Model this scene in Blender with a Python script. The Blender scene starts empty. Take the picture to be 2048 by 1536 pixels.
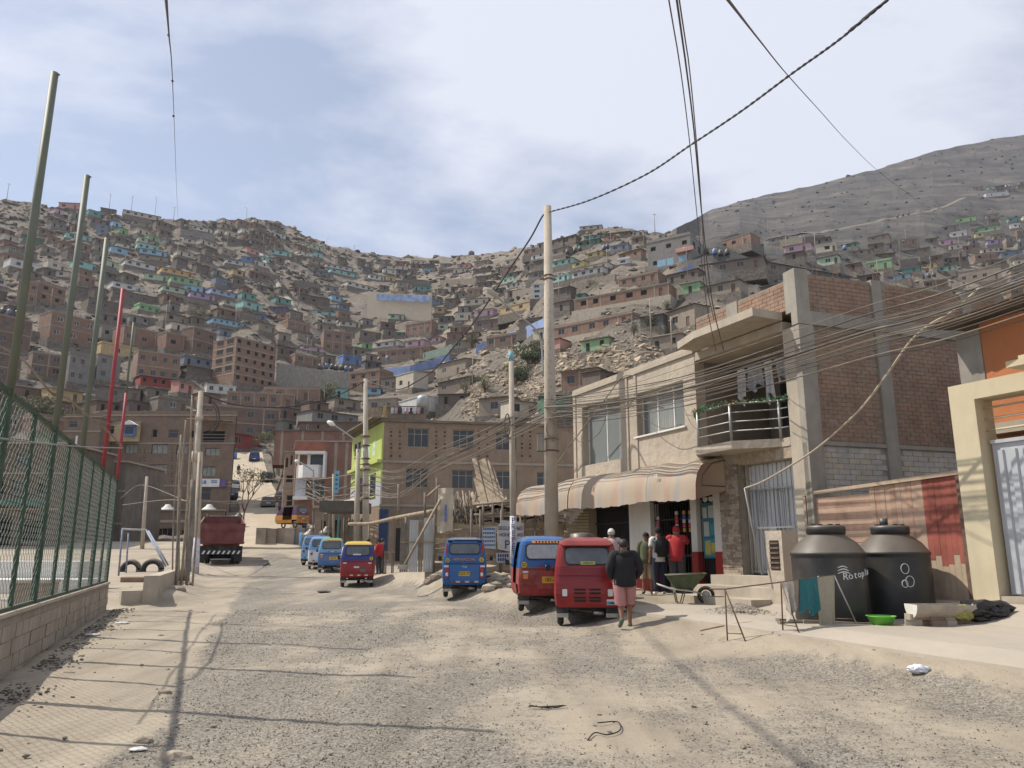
import bpy, bmesh, math, random
from math import radians, sin, cos, tan, atan, atan2, pi, sqrt, hypot
from mathutils import Vector, Matrix, noise
random.seed(7)
R = random.Random(11)
scene = bpy.context.scene
C = scene.collection
# ------------------------------------------------------------------ camera
FPX, PITCH, CAMZ = 1550.0, radians(12.27), 1.6
cam_data = bpy.data.cameras.new('camera')
cam = bpy.data.objects.new('camera', cam_data)
C.objects.link(cam)
cam.location = (0, 0, CAMZ)
cam.rotation_euler = (pi / 2 + PITCH, 0, 0)
cam_data.sensor_width = 36
cam_data.lens = FPX / 2048 * 36
cam_data.clip_start = 0.1
cam_data.clip_end = 6000
scene.camera = cam
# ------------------------------------------------------------------ sky, sun
SUN_EL = radians(52)
SUN_DIR = Vector((0.965, -0.26, 0)).normalized()      # the way the light travels over the ground
world = bpy.data.worlds.new('World')
scene.world = world
world.use_nodes = True
wn, wl = world.node_tree.nodes, world.node_tree.links
wn.clear()
out = wn.new('ShaderNodeOutputWorld')
bg = wn.new('ShaderNodeBackground')
bg.inputs['Strength'].default_value = 0.10
sky = wn.new('ShaderNodeTexSky')
sky.sky_type = 'NISHITA'
sky.sun_disc = False
sky.sun_elevation = SUN_EL
sky.sun_rotation = atan2(-SUN_DIR.x, -SUN_DIR.y)
sky.altitude = 400
sky.air_density = 1.0
sky.dust_density = 1.0
sky.ozone_density = 1.4
tc = wn.new('ShaderNodeTexCoord')
sep = wn.new('ShaderNodeSeparateXYZ')
wl.new(tc.outputs['Generated'], sep.inputs[0])
zc = wn.new('ShaderNodeMath'); zc.operation = 'MAXIMUM'; zc.inputs[1].default_value = 0.02
wl.new(sep.outputs['Z'], zc.inputs[0])
za = wn.new('ShaderNodeMath'); za.operation = 'ADD'; za.inputs[1].default_value = 0.16
wl.new(zc.outputs[0], za.inputs[0])
dv = wn.new('ShaderNodeVectorMath'); dv.operation = 'DIVIDE'
cmb = wn.new('ShaderNodeCombineXYZ')
for i in range(3):
 wl.new(za.outputs[0], cmb.inputs[i])
wl.new(tc.outputs['Generated'], dv.inputs[0]); wl.new(cmb.outputs[0], dv.inputs[1])
mp = wn.new('ShaderNodeMapping')
mp.inputs['Scale'].default_value = (0.62, 1.0, 0.0)
mp.inputs['Rotation'].default_value = (0, 0, radians(-24))
mp.inputs['Location'].default_value = (1.2852, -1.2800, 0)
wl.new(dv.outputs[0], mp.inputs['Vector'])
n1 = wn.new('ShaderNodeTexNoise'); n1.inputs['Scale'].default_value = 1.5
n1.inputs['Detail'].default_value = 10; n1.inputs['Roughness'].default_value = 0.58; n1.inputs['Distortion'].default_value = 0.25
wl.new(mp.outputs[0], n1.inputs['Vector'])
n2 = wn.new('ShaderNodeTexNoise'); n2.inputs['Scale'].default_value = 0.42
n2.inputs['Detail'].default_value = 4; n2.inputs['Roughness'].default_value = 0.5
wl.new(mp.outputs[0], n2.inputs['Vector'])
ad = wn.new('ShaderNodeMath'); ad.operation = 'MULTIPLY_ADD'; ad.inputs[1].default_value = 0.55
wl.new(n2.outputs['Fac'], ad.inputs[0]); wl.new(n1.outputs['Fac'], ad.inputs[2])
cr = wn.new('ShaderNodeValToRGB')
cr.color_ramp.elements[0].position = 0.69; cr.color_ramp.elements[0].color = (0, 0, 0, 1)
cr.color_ramp.elements[1].position = 0.86; cr.color_ramp.elements[1].color = (1, 1, 1, 1)
cr.color_ramp.elements.new(0.76).color = (0.42, 0.42, 0.42, 1)
wl.new(ad.outputs[0], cr.inputs['Fac'])
veil = wn.new('ShaderNodeMath'); veil.operation = 'MULTIPLY_ADD'; veil.inputs[1].default_value = 0.66; veil.inputs[2].default_value = 0.27
wl.new(cr.outputs['Color'], veil.inputs[0])
mx = wn.new('ShaderNodeMix'); mx.data_type = 'RGBA'
mx.inputs['B'].default_value = (6.45, 6.7, 7.6, 1)
wl.new(veil.outputs[0], mx.inputs['Factor']); wl.new(sky.outputs['Color'], mx.inputs['A'])
wl.new(mx.outputs['Result'], bg.inputs['Color'])
wl.new(bg.outputs[0], out.inputs['Surface'])
sun_data = bpy.data.lights.new('sun', 'SUN')
sun_data.energy = 4.2
sun_data.angle = radians(0.6)
sun_data.color = (1.0, 0.93, 0.82)
sun = bpy.data.objects.new('sun', sun_data)
C.objects.link(sun)
ldir = Vector((SUN_DIR.x * cos(SUN_EL), SUN_DIR.y * cos(SUN_EL), -sin(SUN_EL)))
sun.rotation_euler = ldir.to_track_quat('-Z', 'Y').to_euler()
scene.view_settings.view_transform = 'Standard'
scene.view_settings.look = 'None'
scene.view_settings.exposure = 0.36
scene.view_settings.gamma = 1
scene.view_settings.use_curve_mapping = False
# ------------------------------------------------------------------ measuring helpers (photo pixel + depth -> metres)
def ray(px, py):
 cx, cy = (px - 1024) / FPX, (768 - py) / FPX
 return Vector((cx, cos(PITCH) - cy * sin(PITCH), sin(PITCH) + cy * cos(PITCH)))
def at(px, py, Y):
 r = ray(px, py); t = Y / r.y
 return Vector((r.x * t, Y, CAMZ + r.z * t))
def on_z(px, py, z):
 r = ray(px, py); t = (z - CAMZ) / r.z
 return Vector((r.x * t, r.y * t, z))
class Line:                        # an upright plane through (x, y) along (dx, dy)
 def __init__(s, x, y, dx, dy):
  n = hypot(dx, dy)
  s.o = Vector((x, y, 0)); s.d = Vector((dx / n, dy / n, 0))
  s.n = Vector((-s.d.y, s.d.x, 0))
  if s.n.dot(s.o) > 0: s.n = -s.n          # towards the camera
 def uv(s, px, py):
  r = ray(px, py)
  u = (s.o.x * r.y - s.o.y * r.x) / (s.d.y * r.x - s.d.x * r.y)
  return u, CAMZ + r.z * (s.o.y + u * s.d.y) / r.y
 def pt(s, u, z, off=0.0):
  p = s.o + s.d * u + s.n * off
  return Vector((p.x, p.y, z))
 def px(s, px_, py_, off=0.0):
  u, z = s.uv(px_, py_)
  return s.pt(u, z, off)
def lerp(a, b, t): return a + (b - a) * t
def smooth(t):
 t = max(0.0, min(1.0, t)); return t * t * (3 - 2 * t)
def interp(tab, x):
 if x <= tab[0][0]: return tab[0][1]
 for (a, b), (c, d) in zip(tab, tab[1:]):
  if x <= c: return lerp(b, d, (x - a) / (c - a))
 return tab[-1][1]
# ------------------------------------------------------------------ materials
MATS = {}
def M(name, col, rough=0.85, var=0.18, scale=3.0, bump=0.15, metal=0.0, dust=0.0, bscale=None, streak=0.0):
 if name in MATS: return MATS[name]
 m = bpy.data.materials.new(name); MATS[name] = m
 m.use_nodes = True
 n, l = m.node_tree.nodes, m.node_tree.links
 b = n['Principled BSDF']
 b.inputs['Roughness'].default_value = rough
 b.inputs['Metallic'].default_value = metal
 g = n.new('ShaderNodeNewGeometry')
 t1 = n.new('ShaderNodeTexNoise'); t1.inputs['Scale'].default_value = scale; t1.inputs['Detail'].default_value = 6; t1.inputs['Roughness'].default_value = 0.62
 l.new(g.outputs['Position'], t1.inputs['Vector'])
 mr = n.new('ShaderNodeMapRange'); mr.inputs['From Min'].default_value = 0.3; mr.inputs['From Max'].default_value = 0.7
 mr.inputs['To Min'].default_value = 1 - var; mr.inputs['To Max'].default_value = 1 + var
 l.new(t1.outputs['Fac'], mr.inputs['Value'])
 mul = n.new('ShaderNodeVectorMath'); mul.operation = 'SCALE'
 mul.inputs[0].default_value = col[:3]
 l.new(mr.outputs[0], mul.inputs['Scale'])
 last = mul.outputs[0]
 if streak:
  mpn = n.new('ShaderNodeMapping'); mpn.inputs['Scale'].default_value = (4, 4, 0.35)
  l.new(g.outputs['Position'], mpn.inputs['Vector'])
  t3 = n.new('ShaderNodeTexNoise'); t3.inputs['Scale'].default_value = 1.2; t3.inputs['Detail'].default_value = 5
  l.new(mpn.outputs[0], t3.inputs['Vector'])
  m3 = n.new('ShaderNodeMapRange'); m3.inputs['From Min'].default_value = 0.45; m3.inputs['From Max'].default_value = 0.75
  m3.inputs['To Min'].default_value = 1.0; m3.inputs['To Max'].default_value = 1 - streak
  l.new(t3.outputs['Fac'], m3.inputs['Value'])
  s3 = n.new('ShaderNodeVectorMath'); s3.operation = 'SCALE'
  l.new(last, s3.inputs[0]); l.new(m3.outputs[0], s3.inputs['Scale']); last = s3.outputs[0]
 if dust:
  sp = n.new('ShaderNodeSeparateXYZ'); l.new(g.outputs['Normal'], sp.inputs[0])
  t4 = n.new('ShaderNodeTexNoise'); t4.inputs['Scale'].default_value = scale * 0.7; t4.inputs['Detail'].default_value = 5
  l.new(g.outputs['Position'], t4.inputs['Vector'])
  ma = n.new('ShaderNodeMath'); ma.operation = 'MULTIPLY_ADD'; ma.inputs[1].default_value = 0.9
  l.new(sp.outputs['Z'], ma.inputs[0]); l.new(t4.outputs['Fac'], ma.inputs[2])
  m4 = n.new('ShaderNodeMapRange'); m4.inputs['From Min'].default_value = 0.42; m4.inputs['From Max'].default_value = 1.05
  m4.inputs['To Max'].default_value = dust
  l.new(ma.outputs[0], m4.inputs['Value'])
  mxn = n.new('ShaderNodeMix'); mxn.data_type = 'RGBA'; mxn.inputs['B'].default_value = (0.36, 0.29, 0.21, 1)
  l.new(m4.outputs[0], mxn.inputs['Factor']); l.new(last, mxn.inputs['A']); last = mxn.outputs['Result']
 l.new(last, b.inputs['Base Color'])
 if bump:
  t2 = n.new('ShaderNodeTexNoise'); t2.inputs['Scale'].default_value = bscale or scale * 6; t2.inputs['Detail'].default_value = 5
  l.new(g.outputs['Position'], t2.inputs['Vector'])
  bp = n.new('ShaderNodeBump'); bp.inputs['Strength'].default_value = bump; bp.inputs['Distance'].default_value = 0.02 if (bscale or scale * 6) > 6 else 0.15
  l.new(t2.outputs['Fac'], bp.inputs['Height']); l.new(bp.outputs[0], b.inputs['Normal'])
 return m
M_glass = bpy.data.materials.new('dark window glass'); M_glass.use_nodes = True
_b = M_glass.node_tree.nodes['Principled BSDF']; _b.inputs['Base Color'].default_value = (0.035, 0.04, 0.045, 1); _b.inputs['Roughness'].default_value = 0.12
M_seeglass = bpy.data.materials.new('clear glass'); M_seeglass.use_nodes = True
_b = M_seeglass.node_tree.nodes['Principled BSDF']; _b.inputs['Base Color'].default_value = (0.45, 0.5, 0.5, 1); _b.inputs['Roughness'].default_value = 0.08; _b.inputs['Alpha'].default_value = 0.42
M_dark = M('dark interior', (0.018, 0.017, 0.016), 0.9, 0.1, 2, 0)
M_conc = M('grey concrete', (0.27, 0.25, 0.215), 0.9, 0.22, 1.4, 0.25, streak=0.18)
M_conc2 = M('pale dusty concrete', (0.40, 0.35, 0.28), 0.9, 0.16, 1.6, 0.25, streak=0.12)
M_plaster = M('beige plaster', (0.43, 0.37, 0.295), 0.92, 0.12, 0.9, 0.25, streak=0.14)
M_mortar = M('mortar', (0.25, 0.22, 0.18), 0.95, 0.2, 5, 0.3)
M_white = M('white paint', (0.72, 0.70, 0.66), 0.75, 0.08, 2, 0.08, streak=0.08)
M_steel = M('galvanised steel', (0.34, 0.34, 0.33), 0.5, 0.15, 4, 0.05, metal=0.6)
M_rust = M('rusty iron', (0.14, 0.085, 0.06), 0.85, 0.35, 8, 0.2)
M_black = M('black rubber', (0.022, 0.022, 0.023), 0.75, 0.25, 6, 0.1, dust=0.45)
M_cable = M('black cable', (0.03, 0.03, 0.03), 0.7, 0.1, 5, 0)
M_cable2 = M('dusty cable', (0.24, 0.20, 0.155), 0.85, 0.25, 3, 0)
M_cable3 = M('grey cable', (0.10, 0.09, 0.08), 0.8, 0.25, 3, 0)
M_wood = M('weathered wood', (0.30, 0.235, 0.165), 0.9, 0.3, 5, 0.3, streak=0.3)
M_wood2 = M('grey old wood', (0.21, 0.18, 0.145), 0.9, 0.3, 5, 0.3, streak=0.35)
M_sand = M('pale sand', (0.36, 0.295, 0.22), 0.95, 0.1, 2, 0.3)
M_stone = M('brown stone', (0.30, 0.25, 0.195), 0.95, 0.3, 1.2, 0.4)
M_stoned = M('dark stone wall', (0.165, 0.142, 0.115), 0.95, 0.45, 1.6, 0.9, bscale=3.2)
# ------------------------------------------------------------------ object helpers
def link(o, parent=None):
 C.objects.link(o)
 if parent is not None: o.parent = parent
 return o
def props(o, label=None, cat=None, group=None, kind=None):
 if label: o['label'] = label
 if cat: o['category'] = cat
 if group: o['group'] = group
 if kind: o['kind'] = kind
 return o
def empty(name, loc, label, cat, group=None, rz=0.0):
 o = bpy.data.objects.new(name, None)
 o.empty_display_size = 0.2
 o.location = loc; o.rotation_euler = (0, 0, rz)
 link(o); return props(o, label, cat, group)
class MB:                          # collects faces, then becomes one mesh object
 def __init__(s): s.v, s.f, s.mi, s.mats, s.sm = [], [], [], [], []
 def mat(s, m):
  if m not in s.mats: s.mats.append(m)
  return s.mats.index(m)
 def face(s, pts, m, sm=False):
  b = len(s.v); s.v.extend([tuple(p) for p in pts]); s.f.append(tuple(range(b, b + len(pts)))); s.mi.append(s.mat(m)); s.sm.append(sm)
 def add(s, vs, fs, m, sm=False):
  b = len(s.v); s.v.extend([tuple(p) for p in vs]); k = s.mat(m)
  for f in fs: s.f.append(tuple(b + i for i in f)); s.mi.append(k); s.sm.append(sm)
  return s
 def box(s, a, b, m, M4=None):
  x0, y0, z0 = a; x1, y1, z1 = b
  vs = [Vector(p) for p in ((x0,y0,z0),(x1,y0,z0),(x1,y1,z0),(x0,y1,z0),(x0,y0,z1),(x1,y0,z1),(x1,y1,z1),(x0,y1,z1))]
  if M4 is not None: vs = [M4 @ v for v in vs]
  return s.add(vs, [(0,3,2,1),(4,5,6,7),(0,1,5,4),(1,2,6,5),(2,3,7,6),(3,0,4,7)], m)
 def tube(s, pts, r, m, n=8, r2=None, cap=True):
  pts = [Vector(p) for p in pts]; vs, fs = [], []
  prev = None
  for i, p in enumerate(pts):
   d = (pts[min(i + 1, len(pts) - 1)] - pts[max(i - 1, 0)])
   d = d.normalized() if d.length > 1e-9 else Vector((0, 0, 1))
   if prev is None:
    a = d.orthogonal().normalized()
   else:
    a = (prev - d * prev.dot(d)); a = a.normalized() if a.length > 1e-6 else d.orthogonal().normalized()
   prev = a; b = d.cross(a)
   t = i / max(1, len(pts) - 1)
   rr = (r[i] if isinstance(r, (list, tuple)) else lerp(r, r if r2 is None else r2, t))
   for k in range(n):
    w = 2 * pi * k / n; vs.append(p + (a * cos(w) + b * sin(w)) * rr)
  for i in range(len(pts) - 1):
   for k in range(n):
    k2 = (k + 1) % n; fs.append((i*n+k, i*n+k2, (i+1)*n+k2, (i+1)*n+k))
  if cap: fs.append(tuple(reversed(range(n)))); fs.append(tuple(range((len(pts)-1)*n, len(pts)*n)))
  return s.add(vs, fs, m, n > 4)
 def lathe(s, prof, m, n=24, c=(0, 0, 0), sm=True):
  vs, fs = [], []
  for r, z in prof:
   for k in range(n):
    w = 2 * pi * k / n; vs.append((c[0] + r * cos(w), c[1] + r * sin(w), c[2] + z))
  for i in range(len(prof) - 1):
   for k in range(n):
    k2 = (k + 1) % n; fs.append((i*n+k, i*n+k2, (i+1)*n+k2, (i+1)*n+k))
  fs.append(tuple(reversed(range(n)))); fs.append(tuple(range((len(prof)-1)*n, len(prof)*n)))
  return s.add(vs, fs, m, sm)
 def prism(s, outline, p, ax, ay, an, t, m):          # outline in (ax, ay) at p, thickness t along an
  n = len(outline)
  fr = [p + ax * x + ay * y + an * t for x, y in outline]; bk = [p + ax * x + ay * y for x, y in outline]
  fs = [tuple(range(n)), tuple(reversed(range(n, 2 * n)))] + [(i, i + n, (i+1) % n + n, (i+1) % n) for i in range(n)]
  return s.add(fr + bk, fs, m)
 def mesh(s, name):
  me = bpy.data.meshes.new(name); me.from_pydata(s.v, [], s.f)
  for m in s.mats: me.materials.append(m)
  me.polygons.foreach_set('material_index', s.mi); me.polygons.foreach_set('use_smooth', s.sm)
  me.update(); return me
 def build(s, name, parent=None, loc=None, **kw):
  o = bpy.data.objects.new(name, s.mesh(name)); link(o, parent)
  if loc is not None: o.location = loc
  return props(o, **kw)
 def local(s, origin):          # shift world coordinates to an origin
  s.v = [(x - origin[0], y - origin[1], z - origin[2]) for x, y, z in s.v]; return s
def inst(name, me, parent=None, loc=(0,0,0), rot=(0,0,0), scale=(1,1,1), **kw):
 o = bpy.data.objects.new(name, me); link(o, parent); o.location = loc; o.rotation_euler = rot; o.scale = scale
 return props(o, **kw)
def copy_tree(o, parent=None):
 c = o.copy(); C.objects.link(c); c.parent = parent
 for ch in list(o.children): copy_tree(ch, c)
 return c
def wall_holes(mb, o, d, up, n, w, h, t, holes, m, mr=None, back=True):
 """a wall w x h from o along d/up, thickness t (away from n), with rectangular holes (x0,z0,x1,z1) and their reveals"""
 holes = [(max(0, a), max(0, b), min(w, c), min(h, e)) for a, b, c, e in holes if c > a and e > b]
 xs = sorted({0, w, *[q[0] for q in holes], *[q[2] for q in holes]}); zs = sorted({0, h, *[q[1] for q in holes], *[q[3] for q in holes]})
 P = lambda x, z, y=0.0: o + d * x + up * z - n * y
 inside = lambda x, z: any(a < x < c and b < z < e for a, b, c, e in holes)
 for i in range(len(xs) - 1):
  for j in range(len(zs) - 1):
   if xs[i+1] - xs[i] < 1e-5 or zs[j+1] - zs[j] < 1e-5: continue
   if inside((xs[i] + xs[i+1]) / 2, (zs[j] + zs[j+1]) / 2): continue
   mb.face([P(xs[i], zs[j]), P(xs[i+1], zs[j]), P(xs[i+1], zs[j+1]), P(xs[i], zs[j+1])], m)
   if back: mb.face([P(xs[i], zs[j], t), P(xs[i], zs[j+1], t), P(xs[i+1], zs[j+1], t), P(xs[i+1], zs[j], t)], m)
 for a, b, c, e in holes:
  mm = mr or m
  for q in (((a,b),(c,b)), ((c,b),(c,e)), ((c,e),(a,e)), ((a,e),(a,b))):
   (x0, z0), (x1, z1) = q
   mb.face([P(x0, z0), P(x0, z0, t), P(x1, z1, t), P(x1, z1)], mm)
 if back:
  for (x0, z0), (x1, z1) in (((0,0),(w,0)), ((w,0),(w,h)), ((w,h),(0,h)), ((0,h),(0,0))):
   mb.face([P(x0, z0), P(x1, z1), P(x1, z1, t), P(x0, z0, t)], m)
UP = Vector((0, 0, 1))
def catmull(pts, seg=8):
 pts = [Vector(p) for p in pts]
 if len(pts) == 2: return [pts[0].lerp(pts[1], i / seg) for i in range(seg + 1)]
 P = [pts[0] * 2 - pts[1]] + pts + [pts[-1] * 2 - pts[-2]]; out = []
 for i in range(1, len(P) - 2):
  a, b, c, d = P[i-1:i+3]
  for k in range(seg):
   t = k / seg
   out.append(0.5 * ((2 * b) + (c - a) * t + (2*a - 5*b + 4*c - d) * t*t + (3*b - a - 3*c + d) * t**3))
 out.append(pts[-1]); return out
def text(body, size, mat, parent, M4, name='lettering', ext=0.004, align='CENTER', sx=1.0, **kw):
 cu = bpy.data.curves.new(name, 'FONT'); cu.body = body; cu.size = size; cu.extrude = ext
 cu.align_x = align; cu.align_y = 'CENTER'; cu.resolution_u = 2
 tmp = bpy.data.objects.new(name, cu); me = bpy.data.meshes.new_from_object(tmp); bpy.data.objects.remove(tmp)
 me.materials.clear(); me.materials.append(mat)
 o = bpy.data.objects.new(name, me); link(o, parent); o.matrix_local = M4 @ Matrix.Diagonal((sx, 1, 1, 1))
 return props(o, **kw)
def frame_m(p, ax, an):            # matrix: x along ax, z (text normal) along an, y up
 ax = ax.normalized(); an = an.normalized(); ay = an.cross(ax).normalized()
 return Matrix(((ax.x, ay.x, an.x, p.x), (ax.y, ay.y, an.y, p.y), (ax.z, ay.z, an.z, p.z), (0, 0, 0, 1)))
# ------------------------------------------------------------------ key lines of the place
A = Line(4.06, 22, -0.42, 0.907)            # shop front and gate line on the right
FN = Line(-6.4, 10.3, -0.385, 1.0)          # court fence on the left
FN.n = Vector((FN.d.y, -FN.d.x, 0))         # towards the street
BASE = [(-100, 0), (8, 0), (15, 0.12), (23, 0.2), (30.5, 0.3), (40, 0.6), (46, 0.9), (60, 1.85), (66, 2.5)]
def side_dist(X, Y):  # distance from the shop line towards the street, and distance along it
 q = Vector((X, Y, 0)) - A.o; return q.dot(A.n), q.dot(A.d)
def gz(X, Y):
 z = interp(BASE, Y)
 d, s = side_dist(X, Y)
 top = (0.5 + max(0.0, -s) * 0.028) if s < 1 else 0.5 + min(1.0, (s - 1) / 8) * 0.5
 if s < -2: top = lerp(top, .44 + .32 * smooth((1.4 - d) / 1.4), smooth((-2 - s) / 2))
 k = smooth((4.9 - d) / 1.5) if Y < 60 else 0
 if s > 8: k *= 1 - smooth((s - 8) / 14)
 z = lerp(z, max(z, top), k)
 e = (Vector((X, Y, 0)) - FN.o)
 de, se = e.dot(FN.n), e.dot(FN.d)
 if se < 11.3 and de < -0.1: z = lerp(z, -0.6, smooth((-0.1 - de) / 0.1) )
 elif se >= 11.3 and de < 2.5: z += 0.28 * smooth((2.5 - de) / 1.2) * smooth((se - 11.3) / 1.5) * smooth((60 - Y) / 10)
 return z
def ground_px(px, py, d=0.0):       # where the pixel's ray meets the near ground
 r = ray(px, py)
 t, last = 2.0, 2.0
 while t < 90:
  p = Vector((r.x * t, r.y * t, CAMZ + r.z * t))
  if p.z <= gz(p.x, p.y): break
  last = t; t += 0.1
 for _ in range(12):
  mid = (last + t) / 2; p = Vector((r.x * mid, r.y * mid, CAMZ + r.z * mid))
  if p.z <= gz(p.x, p.y): t = mid
  else: last = mid
 return Vector((p.x, p.y, gz(p.x, p.y)))
def on_ground(X, Y): return Vector((X, Y, gz(X, Y)))
# ------------------------------------------------------------------ near ground: dirt road, verge and concrete apron
def fnoise(x, y, s, seed=0.0): return noise.noise(Vector((x * s + seed, y * s - seed, seed)))
def gravel(X, Y):                    # 0 dusty .. 1 loose dark gravel
 s_edge = (X + 0.0) + (Y - 6) * 0.30          # distance right of the left verge
 left = -3.05
 e = s_edge - left + 0.35 * fnoise(X, Y, 0.8, 3)
 if e < 0: return 0.0
 d, s = side_dist(X, Y)
 if d < 4.2 and Y < 60: return 0.0
 base = 1.02 - 0.07 * max(0, e - 0.5)
 n = 0.75 * fnoise(X * 1.0, Y * 0.55, 0.55, 9) + 0.5 * fnoise(X, Y * 0.6, 1.7, 5) + 0.25 * fnoise(X, Y, 4.0, 1)
 g = base + n * 1.0
 if Y > 12: g -= 0.12
 if Y > 17: g = max(g, .42 + .5 * n)
 if 4.2 < d < 6.0: g += 0.35 * smooth((6 - d) / 1.0) * smooth((d - 4.2) / 0.5) * (0.6 + fnoise(X, Y, 0.9, 2) * 1.6)
 if 18 < Y < 34 and X > -4: g += 0.22
 if Y > 56: g = 0
 return max(0.0, min(1.0, g)) * smooth(e / 0.25)
def axis(dense0, dense1, step, far0, far1):
 v = [dense0 + step * i for i in range(int((dense1 - dense0) / step) + 1)]
 a, st = v[-1], step
 while a < far1: st *= 1.22; a += min(st, 40); v.append(a)
 a, st = v[0], step; lo = []
 while a > far0: st *= 1.22; a -= min(st, 40); lo.append(a)
 return lo[::-1] + v
gx = axis(-13.5, 9.5, 0.16, -420, 420)
gy = axis(3.5, 30, 0.16, -120, 40); gy = [y for y in gy if y < 40] + [40 + i * 1.0 for i in range(27)]
verts, faces, gm = [], [], []
for y in gy:
 for x in gx:
  z = gz(x, y)
  near = 1.0 if (abs(x) < 30 and y > 2) else 0.0
  g = gravel(x, y) if near else 0.0
  z += near * (0.030 * fnoise(x, y, 0.9, 7) + 0.012 * fnoise(x, y, 4.0, 2) + 0.008 * g * fnoise(x, y, 9.0, 4))
  verts.append((x, y, z)); gm.append(g)
nx = len(gx)
for j in range(len(gy) - 1):
 for i in range(nx - 1):
  faces.append((j*nx+i, j*nx+i+1, (j+1)*nx+i+1, (j+1)*nx+i))
me = bpy.data.meshes.new('ground'); me.from_pydata(verts, [], faces)
at_ = me.attributes.new('gravel', 'FLOAT', 'POINT'); at_.data.foreach_set('value', gm)
me.polygons.foreach_set('use_smooth', [True] * len(faces))
ground = bpy.data.objects.new('ground', me); link(ground); props(ground, kind='structure')
mg = bpy.data.materials.new('dusty ground'); mg.use_nodes = True
n, l = mg.node_tree.nodes, mg.node_tree.links
b = n['Principled BSDF']; b.inputs['Roughness'].default_value = 0.95
geo = n.new('ShaderNodeNewGeometry')
att = n.new('ShaderNodeAttribute'); att.attribute_name = 'gravel'
def tnoise(n, l, src, scale, detail=6, rough=0.6):
 t = n.new('ShaderNodeTexNoise'); t.inputs['Scale'].default_value = scale; t.inputs['Detail'].default_value = detail; t.inputs['Roughness'].default_value = rough
 l.new(src, t.inputs['Vector']); return t.outputs['Fac']
def ramp(n, l, src, stops):
 c = n.new('ShaderNodeValToRGB'); l.new(src, c.inputs['Fac'])
 e = c.color_ramp.elements
 e[0].position, e[0].color = stops[0][0], (*stops[0][1], 1); e[1].position, e[1].color = stops[-1][0], (*stops[-1][1], 1)
 for p, q in stops[1:-1]: e.new(p).color = (*q, 1)
 return c.outputs['Color']
def mixc(n, l, f, a, b_):
 x = n.new('ShaderNodeMix'); x.data_type = 'RGBA'
 l.new(f, x.inputs['Factor']) if not isinstance(f, float) else setattr(x.inputs['Factor'], 'default_value', f)
 for s, k in ((a, 'A'), (b_, 'B')):
  if isinstance(s, tuple): x.inputs[k].default_value = (*s, 1)
  else: l.new(s, x.inputs[k])
 return x.outputs['Result']
def mathn(n, l, op, a, b_=None, c=None):
 x = n.new('ShaderNodeMath'); x.operation = op
 for i, s in enumerate((a, b_, c)):
  if s is None: continue
  if isinstance(s, (int, float)): x.inputs[i].default_value = s
  else: l.new(s, x.inputs[i])
 return x.outputs[0]
pos = geo.outputs['Position']
sand = ramp(n, l, tnoise(n, l, pos, 0.5, 8, 0.65), [(0.3, (0.25, 0.21, 0.158)), (0.5, (0.315, 0.268, 0.203)), (0.7, (0.365, 0.315, 0.243))])
fine = ramp(n, l, tnoise(n, l, pos, 34, 4, 0.7), [(0.28, (0.62, 0.62, 0.62)), (0.42, (1, 1, 1)), (0.8, (1.1, 1.1, 1.1))])
mlt = n.new('ShaderNodeMix'); mlt.data_type = 'RGBA'; mlt.blend_type = 'MULTIPLY'; mlt.inputs['Factor'].default_value = 1.0
l.new(sand, mlt.inputs['A']); l.new(fine, mlt.inputs['B'])
vor = n.new('ShaderNodeTexVoronoi'); vor.inputs['Scale'].default_value = 42; l.new(pos, vor.inputs['Vector'])
vsep = n.new('ShaderNodeSeparateColor'); l.new(vor.outputs['Color'], vsep.inputs[0])
stones = ramp(n, l, vsep.outputs[0], [(0.0, (0.09, 0.083, 0.07)), (0.5, (0.175, 0.158, 0.132)), (1.0, (0.28, 0.252, 0.208))])
f1 = mathn(n, l, 'MULTIPLY_ADD', tnoise(n, l, pos, 7, 5, 0.7), 1.6, -0.8)
f2 = mathn(n, l, 'ADD', att.outputs['Fac'], f1)
f3 = n.new('ShaderNodeMapRange'); f3.inputs['From Min'].default_value = 0.30; f3.inputs['From Max'].default_value = 0.85; l.new(f2, f3.inputs['Value'])
f4 = mathn(n, l, 'MULTIPLY_ADD', f3.outputs[0], 0.74, mathn(n, l, 'MULTIPLY', att.outputs['Fac'], 0.12))
mpr = n.new('ShaderNodeMapping'); mpr.inputs['Scale'].default_value = (1.5, .16, 1); mpr.inputs['Rotation'].default_value = (0, 0, radians(-14)); l.new(pos, mpr.inputs['Vector'])
ruts = ramp(n, l, tnoise(n, l, mpr.outputs[0], .9, 6, .6), [(.35, (.80, .79, .78)), (.5, (1, 1, 1)), (.7, (1.08, 1.07, 1.05))])
rm_ = n.new('ShaderNodeMix'); rm_.data_type = 'RGBA'; rm_.blend_type = 'MULTIPLY'; rm_.inputs['Factor'].default_value = 1.0
l.new(mixc(n, l, f4, mlt.outputs['Result'], stones), rm_.inputs['A']); l.new(ruts, rm_.inputs['B']); l.new(rm_.outputs['Result'], b.inputs['Base Color'])
bp = n.new('ShaderNodeBump'); bp.inputs['Strength'].default_value = 0.5; bp.inputs['Distance'].default_value = 0.02
hh = mathn(n, l, 'MULTIPLY_ADD', vor.outputs['Distance'], mathn(n, l, 'MULTIPLY', f4, -1.2), tnoise(n, l, pos, 22, 6, 0.7))
l.new(hh, bp.inputs['Height']); l.new(bp.outputs[0], b.inputs['Normal'])
me.materials.append(mg)
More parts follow.
